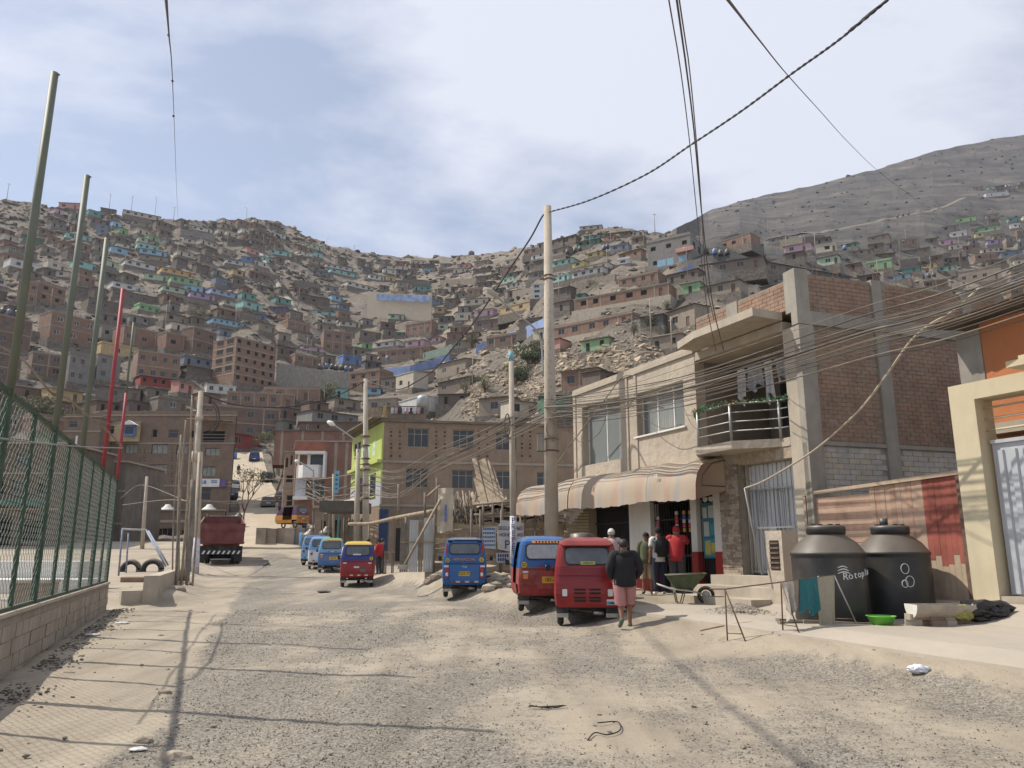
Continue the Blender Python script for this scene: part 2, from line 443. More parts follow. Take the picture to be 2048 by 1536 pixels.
# concrete slab in front of the gate
slab = MB()
M_slab = M('worn slab concrete', (0.365, 0.32, 0.26), 0.85, 0.09, 0.7, 0.15)
sl = [(-3.55, 3.62), (-3.55, 0.15), (-20, 0.15), (-20, 4.2)]
ss = [i * 0.5 for i in range(0, 34)]
g_ = []
for i in range(34):
 s = -3.6 - i * 0.5
 row = []
 for j in range(9):
  dd = lerp(0.12, 3.75 + 0.05 * fnoise(s, 0, 1.5, 3) + 0.012 * i, j / 8)
  p = A.pt(s, 0, dd); row.append(Vector((p.x, p.y, gz(p.x, p.y) + 0.035)))
 p = row[-1]; row.append(Vector((p.x, p.y, p.z - 0.12)) + A.n * 0.02)
 g_.append(row)
for i in range(33):
 for j in range(9): slab.face([g_[i][j], g_[i][j+1], g_[i+1][j+1], g_[i+1][j]], M_slab, j < 8)
slab.build('concrete_apron', kind='structure')
# loose gravel and stones on the road
def rock_shapes(k, seed, seg=0):
 rr = random.Random(seed); shapes = []
 for _ in range(k):
  bm = bmesh.new()
  for _k in range(13): bm.verts.new(Vector((rr.gauss(0, 1), rr.gauss(0, 1), rr.gauss(0, 1))).normalized() * rr.uniform(.8, 1.15))
  r_ = bmesh.ops.convex_hull(bm, input=bm.verts); bmesh.ops.delete(bm, geom=[g for g in r_['geom_interior'] if isinstance(g, bmesh.types.BMVert)], context='VERTS')
  bmesh.ops.scale(bm, vec=(rr.uniform(0.9, 1.5), rr.uniform(0.7, 1.1), rr.uniform(0.35, 0.8)), verts=bm.verts)
  bmesh.ops.rotate(bm, cent=(0, 0, 0), matrix=Matrix.Rotation(rr.uniform(-.5, .5), 3, 'X'), verts=bm.verts); bm.verts.index_update()
  shapes.append(([v.co.copy() for v in bm.verts], [tuple(v.index for v in f.verts) for f in bm.faces])); bm.free()
 octa = []
 for _ in range(k):
  vs = [Vector(v) * rr.uniform(0.7, 1.2) for v in ((1,0,0),(0,1,0),(-1,0,0),(0,-1,0),(0,0,0.8),(0,0,-0.6))]
  octa.append((vs, [(0,1,4),(1,2,4),(2,3,4),(3,0,4),(1,0,5),(2,1,5),(3,2,5),(0,3,5)]))
 return shapes, octa
ICO, OCTA = rock_shapes(10, 3)
def scatter(name, items, mats, **kw):
 """items: (loc, size, shape, matindex) - all in one mesh"""
 vs, fs, mi = [], [], []
 for loc, sz, sh, k in items:
  a = R.uniform(0, 6.28); ca, sa = cos(a), sin(a); b_ = len(vs)
  for v in sh[0]: vs.append((loc[0] + (v.x * ca - v.y * sa) * sz, loc[1] + (v.x * sa + v.y * ca) * sz, loc[2] + v.z * sz))
  for f in sh[1]: fs.append(tuple(b_ + q for q in f)); mi.append(k)
 me = bpy.data.meshes.new(name); me.from_pydata(vs, [], fs)
 for m in mats: me.materials.append(m)
 me.polygons.foreach_set('material_index', mi)
 o = bpy.data.objects.new(name, me); link(o); return props(o, **kw)
M_g1 = M('gravel mid', (0.20, 0.177, 0.147), 0.9, 0.25, 6, 0); M_g2 = M('gravel dark', (0.12, 0.105, 0.088), 0.9, 0.25, 6, 0); M_g3 = M('gravel pale', (0.30, 0.265, 0.215), 0.9, 0.2, 6, 0)
items = []
while len(items) < 34000:
 Y = 3.8 + 17 * R.random() ** 1.7; X = R.uniform(-0.72 * Y - 0.6, 0.72 * Y)
 g = gravel(X, Y)
 if R.random() > g ** 1.3 * 0.95 + 0.006: continue
 sz = R.choice((0.005, 0.006, 0.007, 0.008, 0.010, 0.012)) * R.uniform(0.7, 1.2) * (1 + max(0, Y - 9) * 0.05)
 items.append(((X, Y, gz(X, Y) + 0.030 * fnoise(X, Y, 0.9, 7) + 0.012 * fnoise(X, Y, 4.0, 2) + sz * 0.2), sz, R.choice(OCTA), R.choice((0, 0, 1, 1, 2))))
scatter('gravel', items, [M_g1, M_g2, M_g3], kind='stuff', label='loose grey gravel strewn over the dusty dirt road')
items = []
for _ in range(900):                # clods and chips on verges
 Y = 4 + 22 * R.random() ** 1.5; X = R.uniform(-0.72 * Y - 1, 0.6 * Y)
 sz = R.choice((0.008, 0.01, 0.015, 0.024)) * R.uniform(0.6, 1.3)
 items.append(((X, Y, gz(X, Y) + sz * 0.2), sz, R.choice(ICO), R.choice((0, 2, 2))))
for _ in range(1300):                # rubble at the foot of the court wall
 s = R.uniform(-6, 11.2); p = FN.pt(s, 0, 0.16 + abs(R.gauss(0, 0.26))); sz = R.uniform(0.008, 0.028)
 items.append(((p.x, p.y, gz(p.x, p.y) + sz * 0.2), sz, R.choice(ICO), R.choice((0, 1, 1))))
scatter('debris', items, [M_g1, M_g2, M_g3], kind='stuff', label='scattered clods, chips and rubble along the verges')
# ------------------------------------------------------------------ hillside
SKY = [(-1800, 470), (-900, 300), (-400, 350), (0, 393), (50, 400), (100, 412), (180, 420), (260, 428), (330, 433), (400, 436), (450, 434), (500, 431), (530, 434), (570, 447), (640, 474),
       (700, 491), (750, 503), (800, 512), (870, 514), (950, 511), (1000, 502), (1060, 488), (1110, 472), (1160, 459), (1230, 452), (1270, 458), (1300, 464), (1335, 462),
       (1370, 440), (1420, 420), (1470, 405), (1530, 390), (1600, 373), (1700, 350), (1800, 322), (1870, 301), (1950, 285), (2048, 266), (2300, 225), (2900, 200), (3800, 420)]
BOT = 1098
COLS = [
 (-1800, [(0, 420), (.2, 320), (.4, 235), (.6, 170), (.8, 120), (.93, 90), (1, 60)]),
 (0, [(0, 335), (.15, 272), (.3, 222), (.44, 187), (.57, 158), (.71, 135), (.86, 112), (.95, 90), (1, 60)]),
 (350, [(0, 360), (.15, 300), (.3, 240), (.44, 200), (.57, 165), (.71, 140), (.80, 118), (.95, 90), (1, 60)]),
 (480, [(0, 400), (.15, 320), (.3, 255), (.44, 210), (.57, 180), (.66, 162), (.74, 142), (.82, 118), (.905, 90), (.965, 68), (1, 60)]),
 (560, [(0, 430), (.15, 345), (.3, 265), (.44, 218), (.57, 180), (.66, 160), (.74, 140), (.82, 116), (.905, 90), (.965, 68), (1, 60)]),
 (700, [(0, 450), (.12, 380), (.25, 310), (.42, 235), (.5, 200), (.65, 140), (.8, 98), (.93, 68), (1, 60)]),
 (850, [(0, 480), (.08, 400), (.17, 330), (.32, 250), (.5, 175), (.65, 128), (.83, 92), (1, 60)]),
 (1000, [(0, 440), (.1, 330), (.2, 260), (.35, 190), (.5, 135), (.68, 105), (.83, 82), (1, 60)]),
 (1100, [(0, 310), (.14, 225), (.28, 178), (.37, 150), (.5, 118), (.68, 92), (.85, 72), (1, 60)]),
 (1300, [(0, 270), (.1, 215), (.2, 165), (.28, 142), (.37, 120), (.53, 95), (.75, 72), (1, 60)]),
 (1345, [(0, 290), (.05, 240), (.12, 190), (.3, 140), (.5, 100), (.75, 72), (1, 60)]),
 (1420, [(0, 760), (.05, 520), (.085, 260), (.13, 185), (.3, 135), (.5, 100), (.75, 72), (1, 60)]),
 (1560, [(0, 840), (.09, 560), (.155, 300), (.2, 200), (.3, 150), (.5, 105), (.75, 75), (1, 60)]),
 (2048, [(0, 950), (.08, 760), (.16, 560), (.27, 380), (.36, 265), (.42, 200), (.55, 135), (.75, 85), (1, 60)]),
 (3800, [(0, 950), (.2, 600), (.4, 330), (.6, 170), (.8, 95), (1, 60)]),
]
def hill_depth(x, y):
 sk = interp(SKY, x); v = max(0.0, min(1.0, (y - sk) / (BOT - sk)))
 if x <= COLS[0][0]: return interp(COLS[0][1], v)
 for (xa, ta), (xb, tb) in zip(COLS, COLS[1:]):
  if x <= xb:
   return lerp(interp(ta, v), interp(tb, v), smooth((x - xa) / (xb - xa)))
 return interp(COLS[-1][1], v)
def hill_pt(x, y): return at(x, y, hill_depth(x, y))
ROADPX = [(1098, 470, 640), (1060, 478, 600), (1035, 482, 592), (1010, 478, 570), (975, 470, 545), (950, 465, 535), (925, 462, 528), (905, 462, 524)]
def road_span(y):
 for (ya, a, b_), (yb, c, d) in zip(ROADPX, ROADPX[1:]):
  if yb <= y <= ya: t = (ya - y) / (ya - yb); return lerp(a, c, t), lerp(b_, d, t)
 return None
def relief(p, D):
 q = Vector(p); amp = min(6.0, D * 0.012)
 return noise.fractal(q * (9.0 / D), 1.0, 2.0, 5) * amp * 0.44 + (1 - abs(noise.noise(q * (30.0 / D) + Vector((5, 2, 1))))) ** 3 * amp * 0.38 - amp * 0.5
cols = []
x = -1800
while x < 3800:
 cols.append(x); x += 9 if -60 <= x <= 2110 else 60
rows = [i / 150 for i in range(151)]
verts, faces, rk = [], [], []
for ci, x in enumerate(cols):
 sk = interp(SKY, x)
 for v in rows:
  y = sk + (BOT - sk) * v
  D = hill_depth(x, y); p = at(x, y, D)
  rs = road_span(y); calm = 1.0
  if rs and rs[0] - 25 < x < rs[1] + 25: calm = 0.0
  if x > 1330 and v < .22: calm *= .8
  calm *= smooth((D - 62) / 30)
  if 555 < x < 900 and 560 < y < 800: calm *= 0.6
  p.z += relief(p, D) * calm
  verts.append(tuple(p))
  # how bare and rocky: grey basalt on the far right mountain, brown elsewhere
  rk.append(smooth((x - 1330) / 60) * smooth((0.30 - v + max(0, 0.02 * fnoise(x * .02, v * 6, 1))) / 0.10) if x > 1330 else 0.0)
 # behind the ridge
 p = at(x, sk, hill_depth(x, sk))
 for k, (dy, dz) in enumerate(((40, -14), (160, -70), (700, -200))):
  q = p * 1.0; f = (q.y + dy) / q.y; verts.append((q.x * f, q.y * f, q.z + dz)); rk.append(rk[-1])
nr = len(rows) + 3
order = list(range(len(rows) + 2, len(rows) - 1, -1)) + list(range(len(rows)))
for i in range(len(cols) - 1):
 for j in range(nr - 1):
  a, b_ = order[j], order[j+1]
  faces.append((i*nr+a, i*nr+b_, (i+1)*nr+b_, (i+1)*nr+a))
me = bpy.data.meshes.new('hillside'); me.from_pydata(verts, [], faces)
at_ = me.attributes.new('basalt', 'FLOAT', 'POINT'); at_.data.foreach_set('value', rk)
hill = bpy.data.objects.new('hills', me); link(hill); props(hill, kind='structure')
mh = bpy.data.materials.new('rocky hillside'); mh.use_nodes = True
n, l = mh.node_tree.nodes, mh.node_tree.links
b = n['Principled BSDF']; b.inputs['Roughness'].default_value = 0.97
pos = n.new('ShaderNodeNewGeometry').outputs['Position']
att = n.new('ShaderNodeAttribute'); att.attribute_name = 'basalt'
soil = ramp(n, l, tnoise(n, l, pos, 0.035, 8, 0.6), [(0.32, (0.125, 0.105, 0.085)), (0.47, (0.195, 0.163, 0.128)), (0.56, (0.275, 0.225, 0.17)), (0.70, (0.37, 0.30, 0.215))])
crag = ramp(n, l, tnoise(n, l, pos, 0.45, 8, 0.75), [(0.32, (0.045, 0.04, 0.034)), (0.45, (0.115, 0.099, 0.082)), (0.6, (0.225, 0.192, 0.152)), (0.75, (0.33, 0.28, 0.215))])
vor = n.new('ShaderNodeTexVoronoi'); vor.inputs['Scale'].default_value = 0.5; l.new(pos, vor.inputs['Vector'])
m0 = n.new('ShaderNodeMapRange'); m0.inputs['From Min'].default_value = 0.38; m0.inputs['From Max'].default_value = 0.58
l.new(tnoise(n, l, pos, 0.11, 7, 0.7), m0.inputs['Value'])
c1 = mixc(n, l, m0.outputs[0], soil, crag)
bas = ramp(n, l, tnoise(n, l, pos, 0.028, 10, 0.72), [(0.36, (0.03, 0.028, 0.028)), (0.46, (0.058, 0.054, 0.05)), (0.56, (0.088, 0.079, 0.069)), (0.68, (0.16, 0.137, 0.108))])
c2 = mixc(n, l, att.outputs['Fac'], c1, bas)
l.new(c2, b.inputs['Base Color'])
bp = n.new('ShaderNodeBump'); bp.inputs['Strength'].default_value = 0.9; bp.inputs['Distance'].default_value = 1.2
l.new(mathn(n, l, 'ADD', tnoise(n, l, pos, 0.7, 8, 0.75), mathn(n, l, 'MULTIPLY', vor.outputs['Distance'], 0.35)), bp.inputs['Height']); l.new(bp.outputs[0], b.inputs['Normal'])
me.materials.append(mh)
# the street climbing the hill
M_road = M('packed sandy road', (0.385, 0.32, 0.235), 0.95, 0.12, 0.6, 0.3)
rd = MB(); prev = None
y = 1099.0
while y > 905:
 a, b_ = road_span(min(y, 1098)); D = hill_depth((a + b_) / 2, y)
 zc_ = at((a + b_) / 2, y, D).z + lerp(-0.12, 0.25, smooth((1099 - y) / 14))
 row = [Vector((at(lerp(a, b_, t), y, D).x, D, zc_ + 0.15 * fnoise(t * 6, y * .05, 1))) for t in (0, .12, .3, .5, .7, .88, 1)]
 row = [row[0] + Vector((-0.8, 0, -1.5))] + row + [row[-1] + Vector((0.8, 0, -1.5))]
 if prev:
  for i in range(8): rd.face([prev[i], prev[i+1], row[i+1], row[i]], M_road, True)
 prev = row; y -= 4
rd.build('road', kind='structure')
def road_pt(px, py):
 a, b_ = road_span(py); D = hill_depth((a + b_) / 2, py); p = at(px, py, D); p.z += 0.25; return p
# boulders over the slopes
items = []
M_r1 = M('hill rock brown', (0.235, 0.198, 0.155), 0.95, 0.3, 0.4, 0.6, bscale=2.0); M_r2 = M('hill rock dark', (0.10, 0.088, 0.074), 0.95, 0.3, 0.4, 0.6, bscale=2.0)
M_r3 = M('hill rock sandy', (0.31, 0.25, 0.18), 0.95, 0.25, 0.4, 0.6, bscale=2.0); M_r4 = M('basalt', (0.08, 0.076, 0.073), 0.95, 0.3, 0.2, 0.5, bscale=1.0)
def rocky(x, y):
 if x < 60 and y < 600: return 1.0
 if 60 <= x < 560 and y < 520: return 0.75
 if 520 < x < 700 and y < 650: return 0.9
 if 760 < x < 1060 and 525 < y < 640: return 1.0
 if 930 < x < 1400 and 680 < y < 860: return 1.0
 if x > 1500: return 0.5
 return 0.4
cnt = 0
while cnt < 11000:
 x = R.uniform(-80, 2120); sk = interp(SKY, x); y = sk + (BOT - sk) * R.random() ** 1.15
 if y > 960 or R.random() > rocky(x, y): continue
 rs = road_span(y)
 if rs and rs[0] - 12 < x < rs[1] + 12: continue
 if abs(fnoise(x, y, 0.02, 4)) < 0.04: continue
 p = hill_pt(x, y); D = p.y; p.z += relief(p, D) * (.8 if x > 1330 and (y - sk) / (BOT - sk) < .22 else 1) * smooth((D - 62) / 30)
 sz = D * 0.0022 * R.choice((0.5, 0.7, 1, 1, 1.5, 2.4)) * R.uniform(0.7, 1.2)
 far = x > 1350 and (y - sk) / (BOT - sk) < 0.26
 if far and R.random() < .45: continue
 if far: sz *= 0.5
 k = 3 if far else (R.choice((0, 4, 2, 4)) if (930 < x < 1400 and y > 640) else R.choice((0, 0, 1, 1, 2)))
 p.z += sz * 0.15
 items.append((p, sz, R.choice(ICO), k)); cnt += 1
for _ in range(3600):                # the pale rocky bank above the timber yard
 x = R.uniform(930, 1400); y = R.uniform(688, 880)
 if x < 1010 and y < 760 - (x - 930) * 0.3: continue
 if 1100 < x < 1300 and y > 765 or 950 < x < 1085 and y > 825: continue
 p = hill_pt(x, y); sz = R.choice((0.2, 0.3, 0.3, 0.45, 0.6, 1.0)) * R.uniform(0.6, 1.1); p.z += relief(p, p.y) * smooth((p.y - 62) / 30) - sz * .1
 items.append((p, sz, R.choice(ICO), R.choice((4, 4, 4, 2, 0))))
M_r5 = M('pale sandstone', (0.39, 0.315, 0.225), 0.95, 0.25, 0.4, 0.6, bscale=2.0)
scatter('boulders', items, [M_r1, M_r2, M_r3, M_r4, M_r5], kind='stuff', label='boulders and loose rock covering the bare slopes')
# ------------------------------------------------------------------ houses on the slopes
PAL = dict(
 white=(0.55, 0.54, 0.51), cream=(0.52, 0.455, 0.35), tan=(0.30, 0.24, 0.175), ochre=(0.52, 0.36, 0.15), orange=(0.60, 0.36, 0.10),
 yellow=(0.62, 0.48, 0.16), green=(0.24, 0.42, 0.20), palegreen=(0.40, 0.52, 0.36), limegreen=(0.34, 0.60, 0.20), darkgreen=(0.07, 0.20, 0.13),
 teal=(0.12, 0.33, 0.29), turquoise=(0.24, 0.54, 0.49), blue=(0.10, 0.22, 0.48), skyblue=(0.22, 0.45, 0.62), periwinkle=(0.33, 0.40, 0.62),
 slate=(0.16, 0.21, 0.28), purple=(0.40, 0.25, 0.48), violet=(0.16, 0.10, 0.26), pink=(0.56, 0.33, 0.42), coral=(0.58, 0.27, 0.20),
 red=(0.26, 0.055, 0.045), grey=(0.235, 0.22, 0.20), darkgrey=(0.12, 0.115, 0.11), brown=(0.17, 0.13, 0.10), wood=(0.21, 0.17, 0.13), brick=(0.235, 0.148, 0.108), dbrick=(0.175, 0.118, 0.09))
WORD = dict(palegreen='pale green', limegreen='bright green', darkgreen='dark green', skyblue='sky blue', periwinkle='periwinkle blue', slate='slate blue',
   dbrick='dark brick', darkgrey='dark grey', wood='timber')
def pm(c):
 gr = sum(PAL[c]) / 3
 if 'paint ' + c not in MATS and c not in ('brick', 'dbrick', 'red'): PAL[c] = tuple(lerp(v, gr, .22) * .93 for v in PAL[c])
 if c in ('brick', 'dbrick'): return M('hill ' + c, PAL[c], 0.95, 0.2, 0.7, 0.3, streak=0.2)
 return M('paint ' + c, PAL[c], 0.9, 0.13, 0.8, 0.12, streak=0.2)
M_sheet = M('rusty roof sheet', (0.155, 0.125, 0.10), 0.85, 0.35, 0.6, 0.3, bscale=3)
M_sheet2 = M('grey roof sheet', (0.26, 0.235, 0.20), 0.8, 0.25, 0.6, 0.3, bscale=3)
M_hconc = M('house concrete frame', (0.30, 0.26, 0.21), 0.9, 0.15, 1.0, 0.2)
wm = MB()                             # window: unit size, frame and pane set back
for a, b_ in (((0, 0, 0), (1, .12, .06)), ((0, 0, .94), (1, .12, 1)), ((0, 0, .06), (.05, .12, .94)), ((.95, 0, .06), (1, .12, .94)), ((.48, .01, .06), (.52, .10, .94))):
 wm.box(a, b_, M_hconc)
wm.face([(.05, .08, .06), (.95, .08, .06), (.95, .08, .94), (.05, .08, .94)], M_glass)
WIN = wm.mesh('window')
wm = MB()
for a, b_ in (((0, 0, 0), (1, .12, .05)), ((0, 0, .95), (1, .12, 1)), ((0, 0, .05), (.04, .12, .95)), ((.96, 0, .05), (1, .12, .95)), ((.48, .01, .05), (.52, .10, .95))):
 wm.box(a, b_, M_white)
wm.face([(.04, .08, .05), (.96, .08, .05), (.96, .08, .95), (.04, .08, .95)], M_glass)
WINW = wm.mesh('window')
wm = MB()                            # unglazed opening of an unfinished storey
for a, b_ in (((0, 0, 0), (1, .12, .05)), ((0, 0, .96), (1, .12, 1)), ((0, 0, .05), (.04, .12, .96)), ((.96, 0, .05), (1, .12, .96))): wm.box(a, b_, M_hconc)
wm.face([(.04, .11, .05), (.96, .11, .05), (.96, .11, .96), (.04, .11, .96)], M_dark)
WINO = wm.mesh('window')
dm = MB(); dm.box((0, 0, 0), (1, .5, 1), M('door brown', (0.13, 0.085, 0.06), 0.8)); dm.box((.82, -.1, .45), (.9, 0, .5), M_steel); DOOR = dm.mesh('door')
HOUSES = []        # (bbox px, label noun, colour ...)
def yaw_at(x): return radians(interp([(-100, 60), (300, 56), (600, 48), (750, 34), (860, 6), (970, -22), (1100, -34), (1400, -38), (1700, -30), (2100, -12)], x))
def make_house(xl, yl, xr, yr, h, col, nw=None, floors=1, roof=None, depth=None, win='w', name='house', base=3.0, door=True, frame=None, Y=None, fill_yaw=None, side_nw=0, found=None):
 xc, yt = (xl + xr) / 2, (yl + yr) / 2
 D = Y or hill_depth(xc, min(yt + h, 1090))
 zb = at(xc, yt + h, D).z; zr = at(xc, yt, D).z
 H = zr - zb
 if fill_yaw is None:
  e0, e1 = on_z(xl, yl, zr), on_z(xr, yr, zr)
  if not (0.3 * D < e0.y < 3 * D) or not (0.3 * D < e1.y < 3 * D) or abs(atan2(e1.y - e0.y, e1.x - e0.x)) > radians(66): fill_yaw = yaw_at(xc)
 if fill_yaw is not None:
  d = Vector((cos(fill_yaw), sin(fill_yaw), 0)); c = at(xc, yt, D); c.z = zr
  r = ray(xc, yt); wpx = (xr - xl) / FPX * D
  # length so that the projected width is right
  ux = d.x - d.y * (c.x / c.y)
  Lh = wpx / max(0.25, ux) / 2
  e0, e1 = c - d * Lh, c + d * Lh
 d = e1 - e0; L = d.length; d.normalize(); ang = atan2(d.y, d.x)
 org = Vector((e0.x, e0.y, zb))
 brick = col in ('brick', 'dbrick')
 if depth is None: depth = min(6.5, max(3.0, L * 0.6))
 if roof is None: roof = 'flat' if brick or floors > 1 else R.choice(('sheet', 'sheet', 'sheet2', 'flat'))
 mt = pm(col)
 root = empty(name, org, None, 'house', rz=ang)
 fl = H / floors
 if nw is None: nw = max(1, int(L / 3.2))
 holes = []
 bay = L / nw if nw else L
 ww, wh = min(1.5, bay * 0.42), min(1.25, fl * 0.48)
 wins = []
 for f in range(floors):
  for k in range(nw):
   if floors == 1 and door and k == nw - 1 and nw > 1: continue
   cx = (k + 0.5) * bay + R.uniform(-.1, .1) * bay; w2 = ww * R.uniform(.85, 1.12)
   z0 = f * fl + fl * 0.36
   holes.append((cx - w2/2, z0, cx + w2/2, z0 + wh)); wins.append((cx - w2/2, z0, w2, wh))
 dr = None
 if door and L > 3:
  dx = L - bay * 0.5 - .4 if nw > 1 else L * .82
  if floors == 1 and dx + .85 < L:
   dr = (dx, 0, dx + .85, min(2.0, fl * .78)); holes.append(dr)
 mb = MB(); X, Yv = Vector((1, 0, 0)), Vector((0, 1, 0))
 wall_holes(mb, Vector((0, 0, 0)), X, UP, -Yv, L, H, 0.25, holes, mt, back=False)
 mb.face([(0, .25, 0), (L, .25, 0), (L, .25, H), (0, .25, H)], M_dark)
 mb.face([(0, depth, 0), (0, 0, 0), (0, 0, H), (0, depth, H)], mt); mb.face([(L, 0, 0), (L, depth, 0), (L, depth, H), (L, 0, H)], mt)
 mb.face([(L, depth, 0), (0, depth, 0), (0, depth, H), (L, depth, H)], mt)
 mb.build('wall', root)
 me_w = dict(w=WIN, W=WINW, o=WINO)[win]
 for (wx, wz, w_, h_) in wins: inst('window', me_w, root, (wx, 0.06, wz), scale=(w_, 1, h_))
 if dr: inst('door', DOOR, root, (dr[0], 0.1, 0), scale=(.85, .12, dr[3]))
 rb = MB()
 if roof == 'flat':
  rb.box((-.12, -.15, H), (L + .12, depth + .1, H + .16), M_hconc if brick or col in ('grey', 'tan') else mt)
  if brick or R.random() < .4:
   hh = R.choice((.5, .9, 0.0))
   if hh:
    rb.box((0, 0.003, H + .16), (L, .16, H + .16 + hh * .6), mt); rb.box((0, .17, H + .16), (.15, depth, H + .16 + hh * .6), mt); rb.box((L - .15, .17, H + .16), (L, depth, H + .16 + hh * .6), mt)
  if brick:
   for k in range(int(L / 3) + 1):
    xx = min(L - .1, .1 + k * 3)
    for q in (0, .1): rb.tube([(xx + q, .1, H), (xx + q + R.uniform(-.05, .05), .1, H + R.uniform(.9, 1.5))], .02, M_rust, 3)
 else:
  t_ = R.uniform(.15, .5); ms = M_sheet if roof == 'sheet' else M_sheet2
  vs = [(-.3, -.45, H + .02), (L + .3, -.45, H + .02), (L + .3, depth + .3, H + t_), (-.3, depth + .3, H + t_)]
  rb.face(vs, ms); rb.face([(a, b_, c - .06) for a, b_, c in reversed(vs)], ms); rb.face([vs[0], (vs[0][0], vs[0][1], H - .04), (vs[1][0], vs[1][1], H - .04), vs[1]], ms)
  rb.face([vs[1], (vs[1][0], vs[1][1], H - .04), (vs[2][0], vs[2][1], vs[2][2] - .06), vs[2]], ms); rb.face([vs[3], (vs[3][0], vs[3][1], vs[3][2] - .06), (vs[0][0], vs[0][1], H - .04), vs[0]], ms)
  rb.face([(0, .1, H), (0, depth, H), (0, depth, H + t_)], mt); rb.face([(L, .1, H), (L, depth, H + t_), (L, depth, H)], mt)
  for _ in range(3):
   x_, y_ = R.uniform(0, L), R.uniform(.2, depth); rb.box((x_, y_, H + .05), (x_ + .4, y_ + .3, H + t_ * y_ / depth + .22), M_stoned)
 rb.build('roof', root)
 if brick or frame:
  fb = MB(); k = max(1, round(L / 3.0)); st = L / k
  for i in range(k + 1):
   x_ = i * st; x0, x1 = max(-.004, x_ - .13), min(L + .004, x_ + .13)
   if any(h0[0] < x1 and h0[2] > x0 for h0 in holes): continue
   fb.box((x0, -.03, 0), (x1, .1, H), M_hconc)
  for f in range(floors + 1):
   z_ = f * fl; z0, z1 = max(0, z_ - .2) , min(H - .003, z_ + .02)
   if z1 - z0 > .01: fb.box((-.03, -.035, z0), (L + .03, .09, z1), M_hconc)
   if z1 - z0 > .01: fb.box((-.035, .1, z0), (.05, depth, z1), M_hconc)
  fb.build('concrete_frame', root)
 if base:
  gb = MB(); e_ = 0.5
  fm = found or M_stoned
  gb.box((-e_, -.6, -base), (L + e_, depth + .5, -.01), fm)
  gb.build('foundation', root)
 wl_ = at(0, 0, 1)
 HOUSES.append(dict(o=root, x0=min(xl, xr) - (12 if ang > 0.3 else 0), x1=max(xl, xr) + (12 if ang < -0.3 else 0), y0=min(yl, yr), y1=max(yl, yr) + h, cx=xc, cy=yt + h / 2, col=col, floors=floors, nw=len(wins), L=L, roof=roof, H=H))
 return root
